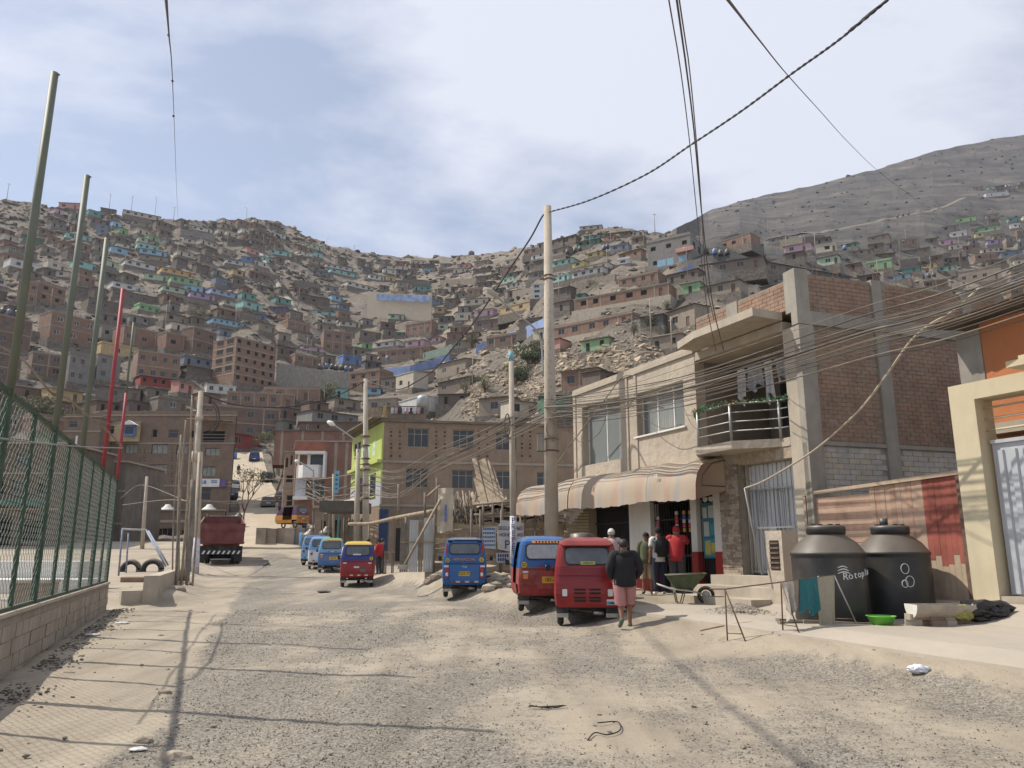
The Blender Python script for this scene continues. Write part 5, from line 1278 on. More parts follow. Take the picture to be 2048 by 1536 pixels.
mb = MB(); mb.add([A.pt(u, z, o) for u, o0 in ((-5.45, 0), (-9.2, 0)) for z in (zt(u), zt(u) + .07) for o in (-.04, .06)], [(0,1,3,2), (4,6,7,5), (0,4,5,1), (2,3,7,6), (0,2,6,4), (1,5,7,3)], PK[2]); pf.add('top_rail', mb)
mb = MB(); obox(mb, A, -9.18, -9.08, .6, 2.98, -.05, .05, M_rust); pf.add('post', mb); mb = MB(); obox(mb, A, -5.56, -5.5, .5, 2.82, -.05, .05, M_wood); pf.add('post', mb)
gt = Thing('gate', A.pt(-11.5, .75, 0), 'pale grey ribbed metal gate in a cream concrete frame', 'gate')
M_cream = M('cream gate paint', (.54, .47, .325), .8, .08, 1.5, .1, streak=.1); M_gate = M('pale grey gate enamel', (.42, .44, .47), .5, .08, 2, .04, streak=.1)
mb = MB(); obox(mb, A, -9.66, -9.2, .3, 4.5, -.35, .12, M_cream); gt.add('post', mb)
mb = MB(); obox(mb, A, -15, -9.66, 4.2, 4.5, -.35, .12, M_cream); gt.add('beam', mb)
mb = MB(); obox(mb, A, -15.4, -15, .5, 4.5, -.35, .12, M_cream); gt.add('post', mb)
mb = MB(); u = -9.78; gtop = 3.42
obox(mb, A, -15, -9.72, .92, gtop, -.14, -.11, M_gate); obox(mb, A, -15, -9.72, gtop, gtop + .06, -.15, -.06, M_gate)
while u > -15:
 mb.add([A.pt(u + x, z, o) for z in (.94, gtop - .12) for x, o in ((0, -.109), (-.02, -.075), (-.12, -.075), (-.14, -.109))], [(0, 1, 5, 4), (1, 2, 6, 5), (2, 3, 7, 6), (4, 5, 6, 7), (0, 3, 2, 1)], M_gate); u -= .22
gt.add('gate_leaf', mb)
mb = MB()
for z in (3.66, 3.86, 4.05): mb.tube([A.pt(-9.66, z, -.1), A.pt(-15, z, -.1)], .018, M_cream, 6)
for u in (-10.5, -11.6, -12.7): mb.tube([A.pt(u, gtop, -.1), A.pt(u, 4.2, -.1)], .018, M_cream, 6)
gt.add('rail', mb)
mb = MB(); obox(mb, A, -15, -9.2, .2, .90, -.4, .1, M_conc2); gt.add('threshold', mb)
# building behind the gate
ob = Thing('orange_house', A.pt(-12, .5, -4.5), 'orange rendered house with a rusty sheet roof behind the gate', 'house')
OB = Line(*A.pt(-8.6, 0, -2.2).xy, .95, .315); M_or = M('orange render', (.42, .16, .065), .9, .12, 1, .1)
mb = MB(); obox(mb, A, -8.85, -8.35, .5, 5.9, -1.75, -1.5, M_conc); ob.add('grey_pier', mb)
mb = MB(); obox(mb, A, -17, -8.853, .5, 6.0, -1.75, -1.52, M_or); ob.add('wall', mb)
mb = MB(); obox(mb, A, -17, -8.9, 3.75, 3.95, -1.515, -1.2, M_conc2); obox(mb, A, -17, -9.6, .5, 3.7, -1.515, -1.5, M_dark); ob.add('veranda_edge', mb)
mb = MB(); pr = None
for i in range(90):
 u = -8.1 - i * .09; z = 6.02 + .025 * sin(i * 2.1) + .004 * i; cur = (A.pt(u, z, -.9), A.pt(u, z + .3, -4.5))
 if pr: mb.face([pr[0], cur[0], cur[1], pr[1]], M_sheet); mb.face([pr[0] - UP * .02, pr[1] - UP * .02, cur[1] - UP * .02, cur[0] - UP * .02], M_sheet)
 pr = cur
ob.add('roof', mb)
co = MB(); obox(co, A, -11.6, -10.55, 4.52, 4.62, -.3, .55, M_cream); obox(co, A, -11.5, -10.7, 4.62, 4.7, -.25, .45, M_cream); obox(co, A, -11.45, -10.9, 4.7, 5.6, -.2, .3, M_cream); gt.add('cornice', co)
# ================================================================== water tanks by the fence
def big_tank(px, py, z, label, seed):
 p = ground_px(px, py); rv = ray(px, 900); p += Vector((rv.x, rv.y, 0)).normalized() * .58 + UP * .03; K = 1.08; t = Thing('water_tank', p, label, 'water tank')
 mb = MB(); mb.lathe([(.545, 0), (.56, .03), (.56, .5), (.56, .95), (.56, .99), (.572, 1.0), (.572, 1.045), (.56, 1.055), (.55, 1.065), (.45, 1.2), (.30, 1.31), (.27, 1.35)], M_tank, 48, p); mb.v = [(p.x + (x - p.x) * K, p.y + (y - p.y) * K, p.z + (z - p.z) * K) for x, y, z in mb.v]; body = t.add('body', mb)
 mb = MB(); lid0 = p; mb.lathe([(.26, 1.33), (.30, 1.34), (.30, 1.44), (.285, 1.47), (.1, 1.485)], M_tank, 32, p)
 for k in range(8): a_ = k * pi / 4; mb.box((p.x + .2 * cos(a_) - .03, p.y + .2 * sin(a_) - .03, p.z + 1.47), (p.x + .2 * cos(a_) + .03, p.y + .2 * sin(a_) + .03, p.z + 1.495), M_tank)
 mb.v = [(p.x + (x - p.x) * K, p.y + (y - p.y) * K, p.z + (z - p.z) * K) for x, y, z in mb.v]; t.add('lid', mb)
 return t, p
t1, p1 = big_tank(1666, 1250, .55, 'black water tank with white maker lettering beside the steps', 1)
def ring_text(t, p, s, r, z, a0, size, mat, da, tilt=0):
 for i, ch in enumerate(s):
  a_ = a0 + da * i; nn = Vector((sin(a_), -cos(a_), 0)); ax = Vector((cos(a_), sin(a_), 0)); q = p + nn * r + UP * (z + tilt * i)
  t.text(ch, size, mat, q, ax, nn, 'letter')
M_wht = M('white tank print', (.62, .63, .64), .7, .05, 3, 0)
ring_text(t1, p1, 'Rotoplas', .612, .74, radians(2), .165, M_wht, radians(8.6), .012)
mb = MB()
for k in range(3):
 pts = []
 for i in range(7): a_ = radians(-9 + i * (3.2 - k * .3)); pts.append(p1 + Vector((sin(a_), -cos(a_), 0)) * .611 + UP * (.79 + k * .045 + .03 * sin(i / 6 * pi)))
 mb.tube(pts, [.004, .009, .012, .012, .012, .009, .004], M_wht, 4)
t1.add('swoosh_logo', mb)
mb = MB(); a_ = radians(-38); pts = []
for i in range(17): w = i / 16 * 2 * pi; aa = a_ + .05 * cos(w); pts.append(p1 + Vector((sin(aa), -cos(aa), 0)) * .611 + UP * (.66 + .08 * sin(w)))
mb.tube(pts, .009, M_wht, 4); t1.add('painted_zero', mb)
t2, p2 = big_tank(1797, 1244, .55, 'black water tank with a chalked figure eight nearer the gate', 2)
mb = MB(); pts = []
for i in range(25): w = i / 24 * 2 * pi; aa = radians(-6) + .11 * sin(w) + .03 * cos(w * 2) + .05 * cos(w); pts.append(p2 + Vector((sin(aa), -cos(aa), 0)) * .611 + UP * (.70 + .15 * cos(w) * (1 if cos(w) > 0 else .8)))
for aa0, zz, r_ in ((-.16, .85, .07), (-.06, .64, .075), (-.2, .6, .05)):
 pts = [p2 + Vector((sin(aa0 + r_ * 1.5 * cos(w * pi / 8)), -cos(aa0 + r_ * 1.5 * cos(w * pi / 8)), 0)) * .611 + UP * (zz + r_ * 1.2 * sin(w * pi / 8)) for w in range(17)]; mb.tube(pts, .007, M_wht, 4)
t2.add('chalk_marks', mb)
mb = MB(); mb.tube([p2 + Vector((-.1, 0, 1.56)), p2 + Vector((-.1, 0, 1.72))], .07, M_tank, 12); t2.add('vent_cap', mb)
# planks under the first tank
for i, (dx, dy, a_, w) in enumerate(((-.55, -.55, .15, 1.2), (-.2, -.7, -.1, 1.1), (-.75, -.35, .4, .8))):
 q = p1 + Vector((dx, dy, 0)); q.z = gz(q.x, q.y) + .04; mb = MB(); mb.box((-w/2, -.05, -.02), (w/2, .05, .03), M_wood2)
 o_ = props(mb.build('plank', loc=q), ('grey plank lying under the lettered tank', 'broken plank in front of the lettered tank', 'short plank end by the towel rack')[i], 'plank'); o_.rotation_euler = (0, .04 * i, a_); o_['group'] = 'planks under the tank'
# pipe stand by the tank, leading up to the hose
mb = MB(); q0 = A.px(1603, 1150, 1.1); q1 = A.px(1566, 980, 1.1); mb.tube([q0, q1, q1 + Vector((.06, -.02, .03))], .022, M_steel, 8); single('standpipe', mb, q0, 'thin grey standpipe leaning up beside the white door', 'pipe')
# green basin
q = on_z(1763, 1246, .5); q.z = gz(q.x, q.y) + .03; mb = MB(); M_gb = M('green plastic', (.14, .45, .06), .45, .08, 5, 0)
mb.lathe([(.15, 0), (.21, .13), (.23, .135), (.225, .145), (.20, .125), (.14, .015)], M_gb, 24, q); single('basin', mb, q, 'bright green plastic basin on the slab between the two tanks', 'basin')
# trough on bricks
tg = Thing('trough', on_z(1880, 1235, .55), 'half-round cement trough resting on loose bricks', 'trough'); q0 = ground_px(1826, 1256); q1 = ground_px(1962, 1243); q0.z = q1.z = q0.z + .36
ax = (q1 - q0).normalized(); sd = ax.cross(UP).normalized(); mb = MB(); r_ = .21
ring = [(cos(pi + pi * i / 12), sin(pi + pi * i / 12)) for i in range(13)]
M_ced = M('cement trough', (.36, .32, .26), .9, .2, 5, .3); M_cew = M('white trough end', (.62, .60, .55), .8, .1, 5, .1)
for i in range(12):
 (c0, s0), (c1, s1) = ring[i], ring[i+1]
 for rr_, m_ in ((r_, M_ced), (r_ - .03, M_ced)): mb.face([q0 + sd * c0 * rr_ + UP * s0 * rr_, q0 + sd * c1 * rr_ + UP * s1 * rr_, q1 + sd * c1 * rr_ + UP * s1 * rr_, q1 + sd * c0 * rr_ + UP * s0 * rr_], m_, True)
for s_ in (-1, 1): mb.face([q0 + sd * s_ * r_, q0 + sd * s_ * (r_ - .03), q1 + sd * s_ * (r_ - .03), q1 + sd * s_ * r_], M_ced)
tg.add('basin_shell', mb)
mb = MB(); mb.face([q0 - ax * .002 + sd * c * r_ + UP * s_ * r_ for c, s_ in ring], M_cew); mb.face([q0 + ax * .02 + sd * c * (r_ - .02) + UP * s_ * (r_ - .02) for c, s_ in ring], M_cew); tg.add('end_plate', mb)
bm_ = MB(); bm_.box((-.12, -.06, -.045), (.12, .06, .045), M_brick2); LB = bm_.mesh('loose_brick'); bm_ = MB(); bm_.box((-.12, -.06, -.045), (.12, .06, .045), M_conc2); LB2 = bm_.mesh('loose_brick')
lab = ['brick lying under the white end of the trough', 'brick standing on the bottom course beneath the trough', 'outermost brick in front of the trough', 'pale brick in the lower course under the trough', 'pale brick in the upper course under the trough', 'brick next to the yellow rag under the trough', 'lowest brick beneath the rag by the black bag', 'brick tucked behind the front bricks under the trough', 'brick set across the lower course mid trough', 'tilted brick in front of the trough end', 'brick against the tank under the trough', 'brick under the far end of the trough']
for i in range(12):
 t_ = (i % 6) / 6; p = q0 + (q1 - q0) * (.04 + .9 * t_) + sd * R.uniform(-.1, .1); lvl = i // 6
 p.z = gz(p.x, p.y) + .08 + lvl * .092
 props(inst('loose_brick', LB if i % 3 else LB2, None, p, (R.uniform(-.08, .08), 0, atan2(ax.y, ax.x) + R.uniform(-.35, .35))), lab[i], 'brick', 'bricks under the trough')
def crumple(name, p, r, m, label, cat, seed, sq=(1, 1, .6), detail=3):
 bm = bmesh.new(); bmesh.ops.create_icosphere(bm, subdivisions=detail, radius=r)
 for v in bm.verts:
  k = 1 + .35 * noise.noise(v.co * (3.2 / r) + Vector((seed, 0, 0))) + .22 * abs(noise.noise(v.co * (7 / r) + Vector((0, seed, 0))))
  v.co *= k; v.co.x *= sq[0]; v.co.y *= sq[1]; v.co.z *= sq[2]
 me_ = bpy.data.meshes.new(name); bm.to_mesh(me_); bm.free(); me_.materials.append(m)
 return props(inst(name, me_, None, p), label, cat)
M_bag = M('black plastic bag', (.012, .012, .014), .25, .2, 20, .5, bscale=30); M_rag = M('yellow green rag', (.30, .29, .08), .85, .4, 14, .3)
p = q1 + ax * .1; crumple('plastic_bag', p + UP * -.1, .26, M_bag, 'black plastic bag slumped over the trough by the gate post', 'bag', 4, (1.5, 1, .65))
crumple('rag', lerp(q0, q1, .72) + UP * -.12 - sd * .1 * (1 if sd.y > 0 else -1), .14, M_rag, 'yellow and green rag hanging under the trough', 'rag', 7, (1.3, .6, .8))
pb_ = A.px(1838, 1340, 3.9); pb_.z = gz(pb_.x, pb_.y) + .06
crumple('plastic_bag', ground_px(1838, 1345) + UP * .04, .085, M('white translucent plastic', (.62, .63, .68), .4, .1, 10, .2), 'crumpled white plastic bag at the edge of the concrete slab', 'bag', 12, (1.5, .9, .6))
# drying rack with towels
rk_ = Thing('drying_rack', on_z(1566, 1262, .42), 'home-made drying rack of thin metal legs in front of the lettered tank', 'rack')
def gp(px, py): return ground_px(px, py)
tops = {}
for i, (tx, ty, legs, d_) in enumerate(((1450, 1178, ((1455, 1281), (1491, 1283)), 0), (1562, 1164, ((1566, 1263), (1599, 1268)), 0), (1668, 1150, ((1668, 1251), (1716, 1253)), 0))):
 f = [gp(*q) for q in legs]; top = at(tx, ty, (f[0].y + f[1].y) / 2); tops[i] = top; mb = MB()
 for q in f: mb.tube([top, q], .012, M_rust if i < 2 else M_steel, 5)
 mb.tube([lerp(top, f[0], .86), lerp(top, f[1], .86)], .008, M_rust, 5); rk_.add('leg_frame', mb)
mb = MB(); mb.tube([tops[0] + Vector((-.25, 0, 0)), tops[0], tops[1], tops[2]], .011, M_rust, 5); rk_.add('top_bar', mb)
bx = (tops[2] - tops[1]); bl = bx.length; bx.normalize(); nb = bx.cross(UP).normalized(); nb = nb if nb.y < 0 else -nb
M_tw1 = M('beige towel', (.36, .325, .25), .95, .08, 20, .2); M_tw2 = M('teal towel', (.03, .155, .175), .95, .12, 20, .2); M_tw3 = M('off-white rag', (.48, .43, .37), .95, .15, 20, .2); M_tw4 = M('grey towel', (.27, .235, .19), .95, .1, 20, .2)
cloth('towel', tops[1] + bx * (bl * .60) + nb * .02, bx, bl * .36, .86, M_tw1, nb, 'large beige towel hanging on the drying rack', 'towel', .02, 'towels on the rack', .01)
cloth('towel', tops[1] + bx * (bl * .30) + nb * .035, bx, bl * .34, .52, M_tw2, nb, 'teal towel hanging in the middle of the drying rack', 'towel', .03, 'towels on the rack', .01, .25, 3)
cloth('towel', tops[1] + bx * (bl * .02) + nb * .02, bx, bl * .27, .42, M_tw4, nb, 'grey towel hanging behind the white rag', 'towel', .02, 'towels on the rack', .01)
cloth('rag', tops[1] + bx * (bl * .0) + nb * .05, bx, bl * .16, .52, M_tw3, nb, 'narrow off-white rag on the drying rack leg', 'rag', .05, 'towels on the rack', .01, .4, 5)
# wheelbarrow
wp = ground_px(1372, 1209) + UP * .02; wb = Thing('wheelbarrow', wp, 'old green wheelbarrow with pale handles in front of the shop door', 'wheelbarrow')
M_wbg = M('worn green enamel', (.055, .075, .035), .6, .35, 6, .1, dust=.35); M_hand = M('bare metal handle', (.42, .40, .36), .5, .2, 6, 0)
hx = Vector((1, -.12, 0)).normalized(); hy = Vector((.12, 1, 0)).normalized()
def W(x, y, z): return wp + hx * x + hy * y + UP * z
mb = MB(); tr = [(-.42, -.3), (.45, -.3), (.45, .3), (-.42, .3)]; bt = [(-.22, -.17), (.16, -.17), (.16, .17), (-.22, .17)]
T_ = [W(x, y, .62 if x < 0 else .66) for x, y in tr]; B_ = [W(x, y, .32) for x, y in bt]
for i in range(4): j = (i + 1) % 4; mb.face([B_[i], B_[j], T_[j], T_[i]], M_wbg)
mb.face(B_[::-1], M_wbg); wb.add('tray', mb)
mb = MB()
for i in range(4): mb.tube([T_[i], T_[(i + 1) % 4]], .014, M_wbg, 6)
wb.add('rim', mb)
for s_ in (-.22, .22):
 mb = MB(); mb.tube([W(-.62, s_ * 1.3, .42), W(-.35, s_ * 1.2, .33), W(.1, s_, .28), W(.42, s_ * .3, .2)], .017, M_hand, 6); wb.add('handle', mb)
 mb = MB(); mb.tube([W(-.25, s_, .3), W(-.2, s_, .02), W(-.1, s_, .02), W(-.02, s_, .28)], .014, M_wbg, 6); wb.add('leg', mb)
mb = MB(); wc = W(.45, 0, .19); pts = [wc + hx * .155 * cos(k * pi / 12) + UP * .155 * sin(k * pi / 12) for k in range(25)]; mb.tube(pts, .04, M_black, 8); mb.tube([wc - hy * .05, wc + hy * .05], .09, M_hand, 10); wb.add('wheel', mb)
# gravel heap and dark scraps
items = []
hc = ground_px(1478, 1228)
for _ in range(700):
 a_, r0 = R.uniform(0, 6.28), abs(R.gauss(0, .28)); x_, y_ = hc.x + cos(a_) * r0 * 1.1, hc.y + sin(a_) * r0 * 1.4; sz = R.uniform(.015, .035)
 items.append(((x_, y_, gz(x_, y_) + .03 + max(0, .16 * (1 - r0 / .6))), sz, R.choice(OCTA), R.choice((0, 2, 2))))
scatter('gravel_heap', items, [M_g1, M_g2, M_g3], kind='stuff', label='small heap of pale gravel beside the steps')
# ================================================================== court fence
cf = Thing('court_fence', FN.pt(5, 0, .0), 'green chain-link court fence on a concrete block wall with very tall poles', 'fence')
M_gpost = M('dark green enamel', (.022, .060, .036), .6, .25, 6, .05, dust=.2); M_gwire = M('green fence wire', (.17, .20, .17), .6, .2, 8, 0)
M_gpole = M('grey green pole paint', (.125, .14, .105), .6, .15, 2, .05); M_rpole = M('red pole paint', (.30, .035, .045), .6, .15, 3, .05)
FA, FB, WT, FT = -9.0, 11.1, .84, 3.5
M_blk = M('concrete block wall', (.33, .285, .225), .95, .2, 1.3, .5, streak=.2)
mb = MB(); obox(mb, FN, FA, FB, -.8, WT - .03, -.17, -.02, M_mortar); wall_o = cf.add('block_wall', mb)
mb = MB(); obox(mb, FN, FA, FB, WT - .03, WT + .02, -.2, .012, M_conc2); cf.add('coping', mb)
rr = random.Random(2); sh_ = {}
for row in range(4):
 u = FB
 z = .0 + row * .2
 if row % 2: u -= .2; obox(MB(), FN, 0, 1, 0, 1, 0, 1, M_blk)
 k = 0
 while u > (-3 if row else -3):
  w = .4 if u < FB or not row % 2 else .2
  if w not in sh_:
   q = MB(); q.add([FN.d * x + FN.n * o_ + UP * z_ for o_ in (-.03, 0) for z_ in (0, .188) for x in (0, w - .012)], [(0,1,3,2), (4,6,7,5), (0,4,5,1), (2,3,7,6), (0,2,6,4), (1,5,7,3)], M_blk); sh_[w] = q.mesh('block')
  inst('block', sh_[w], wall_o, FN.pt(u - w, z - .1, -.02 + rr.uniform(.0, .02)) - cf.loc); u -= w; k += 1
mb = MB(); obox(mb, FN, FA, FB, WT + .02, WT + .07, -.11, -.06, M_gpost); cf.add('rail', mb)
mb = MB(); obox(mb, FN, FA, FB, FT - .05, FT, -.11, -.06, M_gpost); cf.add('rail', mb)
mainpx = [(33, 812), (122, 872), (174, 910), (215, 938), (242, 957)]; mu = [FN.uv(*q)[0] for q in mainpx]; st_ = (mu[-1] - mu[0]) / 4
allu = []
for i in range(-3, 5):
 u = mu[i] if i >= 0 else mu[0] + i * 3.05
 allu.append((u, True)); nx_ = mu[i + 1] if 0 <= i < 4 else u + 3.05
 if i < 4: allu.append(((u + nx_) / 2, False))
for u, big in allu:
 mb = MB(); obox(mb, FN, u - (.045 if big else .025), u + (.045 if big else .025), WT + .02, FT + .02, -.14 if big else -.115, -.05 if big else -.06, M_gpost); cf.add('post', mb)
for i, u in enumerate(mu):
 mb = MB(); top = 7.8; p0, p1 = FN.pt(u, FT - .1, -.09), FN.pt(u - .02 * i, top, -.09)
 m_ = M_rpole if i == 3 else M_gpole
 if i == 4: mb.tube([p0, lerp(p0, p1, .55)], .042, M_rpole, 10); mb.tube([lerp(p0, p1, .55), p1], .03, M_gpole, 10)
 else: mb.tube([p0, p1], .05 if i < 3 else .045, m_, 12)
 mb.tube([p1, p1 + Vector((.07, 0, -.03))], .012, M_rust, 5)
 cf.add('tall_pole', mb, label=('grey green tall pole', 'grey green tall pole', 'grey green tall pole', 'red tall pole', 'tall pole red below and grey green above')[i])
for u in (mu[0] - 3.05, mu[0] - 6.1):
 mb = MB(); mb.tube([FN.pt(u, FT - .1, -.09), FN.pt(u, 7.8, -.09)], .062, M_gpole, 12); cf.add('tall_pole', mb)
mb = MB(); cell = .085; vs, fs = [], []      # woven diamonds, each wire a thin three-sided strand
u = -4.0; k = 0; r_ = .0034; z0, z1 = WT + .07, FT - .05; nseg = int((z1 - z0) / cell)
while u < FB:
 pts = [FN.pt(u + (cell * .5 if (j + k) % 2 else -cell * .5) + rr.uniform(-.006, .006), lerp(z0, z1, j / nseg), -.085 + (.004 if j % 2 else -.004)) for j in range(nseg + 1)]
 a0 = FN.d * r_; a1 = FN.n * r_
 b_ = len(vs)
 for p in pts: vs += [p + a0, p - a0 * .5 + a1 * .87, p - a0 * .5 - a1 * .87]
 for j in range(nseg):
  for t in range(3): t2 = (t + 1) % 3; fs.append((b_ + j*3+t, b_ + j*3+t2, b_ + j*3+3+t2, b_ + j*3+3+t))
 u += cell; k += 1
mb.add(vs, fs, M_gwire); cf.add('chain_link_mesh', mb, kind='stuff')
# court: stepped white stands
mb = MB(); M_cw = M('whitewashed concrete', (.62, .60, .56), .8, .06, 1.2, .05, streak=.1)
sd_ = Thing('court_stands', (-20, 22, -.6), 'whitewashed concrete steps of the sports court behind the fence', 'stands')
for (Y, z0, z1, d_) in ((20.8, -.6, .42, 1.5), (22.3, -.6, .86, 1.5), (23.8, -.6, 1.34, 1.8)):
 mb = MB(); xr = lambda Y_: at(212, 1160, Y_ + d_).x
 mb.box((-60, Y, z0), (xr(Y), Y + d_ - .004, z1), M_cw); sd_.add('stand_step', mb)
mb = MB(); p = at(66, 1213, 20.4); mb.box((p.x - .38, 20.1, -.6), (p.x + .38, 20.78, p.z + .58), M_brick2); mb.box((p.x - .42, 20.06, p.z + .585), (p.x + .42, 20.79, p.z + .66), M_conc2)
single('brick_planter', mb, (p.x, 20.4, -.6), 'brown brick block standing against the white court steps', 'planter')
# low wall beyond the fence end
lw = Thing('low_wall', ground_px(300, 1205), 'broken L-shaped low concrete wall at the roadside beyond the court fence', 'wall')
def wall_px(T, name, a, b_, h, w, m):
 d = (b_ - a); d.z = 0; d.normalize(); nn = Vector((-d.y, d.x, 0)) * w; mb = MB()
 P = [a, b_, b_ + nn, a + nn]; mb.add([Vector((q.x, q.y, q.z - .3)) for q in P] + [Vector((q.x, q.y, min(a.z, b_.z) + h)) for q in P], [(0,3,2,1), (4,5,6,7), (0,1,5,4), (1,2,6,5), (2,3,7,6), (3,0,4,7)], m)
 T.add(name, mb)
a0, a1, a2, a3 = ground_px(241, 1210), ground_px(283, 1206), ground_px(312, 1207), ground_px(362, 1157)
wall_px(lw, 'wall_segment', a0, a1, .36, .35, M_conc2); wall_px(lw, 'wall_segment', a1, a2, .72, .35, M_conc2); wall_px(lw, 'wall_segment', a2, a3, .72, .35, M_conc2)
# goal
gp0, gp1 = ground_px(240, 1152), ground_px(262, 1146)
Yg = 31.0; gl = Thing('football_goal', at(240, 1152, Yg), 'small football goal with peeling white and blue frame beyond the fence', 'goal')
M_gw = M('peeling white paint', (.48, .48, .46), .7, .3, 9, .1); M_gbl = M('peeling blue paint', (.20, .23, .29), .7, .4, 9, .1)
for name, pts, m_ in (('upright', [(237, 1152, Yg), (245, 1058, Yg)], M_gbl), ('crossbar', [(245, 1058, Yg), (292, 1060, Yg + 1.2)], M_gw), ('stay', [(292, 1060, Yg + 1.2), (331, 1132, Yg - 1)], M_gbl), ('stay', [(297, 1062, Yg + 2.0), (336, 1130, Yg + .2)], M_gbl), ('upright', [(252, 1146, Yg + 3), (257, 1066, Yg + 3)], M_gbl)):
 mb = MB(); mb.tube([at(*q) for q in pts], .036, m_, 8); gl.add(name, mb)
tyre_m = MB(); ring_ = [Vector((.36 * cos(k * pi / 12), 0, .36 * sin(k * pi / 12))) for k in range(25)]; tyre_m.tube(ring_, .12, M_black, 8); TY = tyre_m.mesh('tyre')
for px, py, l_, s_ in ((262, 1132, 'old tyre half buried upright just behind the goal upright', 1), (305, 1134, 'wider old tyre half buried beside the goal stays', 1.1)):
 p = at(px, py, 36); p.z = gz(p.x, p.y) + .08; props(inst('tyre', TY, None, p, (0, 0, .1), (s_, s_, s_)), l_, 'tyre', 'tyres by the goal')
for i, (px, py, w) in enumerate(((285, 1156, 1.4), (300, 1160, 1.8), (322, 1150, 1.1))):
 p = at(px, py, 29); p.z = gz(p.x, p.y) + .08; mb = MB(); mb.box((-w/2, -.2, -.1), (w/2, .2, .1), M_brick2); props(mb.build('slab_piece', loc=p), ('small broken slab behind the goal', 'long broken slab lying on the sand', 'short slab near the low wall')[i], 'slab', 'broken slabs').rotation_euler = (.05, 0, .2 * i)
# rough wooden poles beside the road
rr = random.Random(8)
WP = [(352, 1172, 372, 840, .05), (362, 1165, 384, 790, .045), (374, 1172, 382, 880, .05), (385, 1170, 401, 905, .04), (345, 1168, 357, 900, .03), (357, 1168, 362, 870, .06), (371, 1150, 386, 960, .14), (378, 1160, 392, 830, .035)]
for i, (x0, y0, x1, y1, r_) in enumerate(WP):
 Y = 27 + i * .55; mb = MB(); a, b_ = at(x0, y0, Y), at(x1, y1, Y + .5); a.z = gz(a.x, a.y) - .2; mid = (a + b_) / 2 + Vector((rr.uniform(-.08, .08), 0, 0))
 mb.tube(catmull([a, mid, b_], 5), r_ * 1.1, M_wood if i % 2 else M_wood2, 8, r2=r_ * .7)
 single('wooden_pole', mb, a, ('first rough pole at the low wall end', 'tallest thin rough pole beside the low wall', 'crooked pole in the middle of the roadside bundle', 'slim pole next to the concrete utility pole', 'thin rod-like pole closest to the goal', 'thick short pole in the roadside bundle', 'very thick split trunk standing in the bundle', 'pale thin pole behind the thick trunk')[i], 'pole', 'rough poles by the road')
# two concrete utility poles by the truck
def painted_pole(px0, py0, px1, py1, Y, r0, r1, label, bands, name='utility_pole', extra=None):
 a = at(px0, py0, Y); a.z = gz(a.x, a.y) - .1; b_ = at(px1, py1, Y); T = Thing(name, a, label, 'pole'); mb = MB(); mb.tube([a, b_], r0, M_conc2, 14, r2=r1); T.add('shaft', mb)
 for f0, f1, m_ in bands: mb = MB(); mb.tube([lerp(a, b_, f0), lerp(a, b_, f1)], lerp(r0, r1, f0) + .006, m_, 14, r2=lerp(r0, r1, f1) + .006); T.add('painted_band', mb)
 return T, a, b_
M_pw = M('poster-covered white paint', (.50, .50, .54), .8, .35, 9, .05); M_pbl = M('faded blue paint', (.14, .19, .34), .8, .35, 9, .05)
T1, pa1, pb1 = painted_pole(376, 1158, 402, 783, 38, .20, .12, 'concrete utility pole with blue and white painted foot and cable collar beside the red truck', [(0, .07, M_pbl), (.071, .24, M_pw)])
mb = MB(); c_ = lerp(pa1, pb1, .60); mb.tube([c_, c_ + UP * .5], .24, M_conc2, 12); T1.add('collar', mb); c_ = lerp(pa1, pb1, .83); mb = MB(); mb.tube([c_, c_ + UP * .25], .19, M_conc2, 12); mb.tube([c_ + Vector((-.6, 0, .1)), c_ + Vector((1.2, 0, .0))], .04, M_rust, 6); T1.add('crossarm', mb)
T2, pa2, pb2 = painted_pole(389, 1160, 401, 905, 37, .17, .11, 'second shorter utility pole with poster-covered white foot beside the red truck', [(0, .30, M_pw)])
T3, _, _ = painted_pole(283, 1110, 294, 953, 60, .16, .1, 'thin grey pole standing in front of the brown corner building', [])
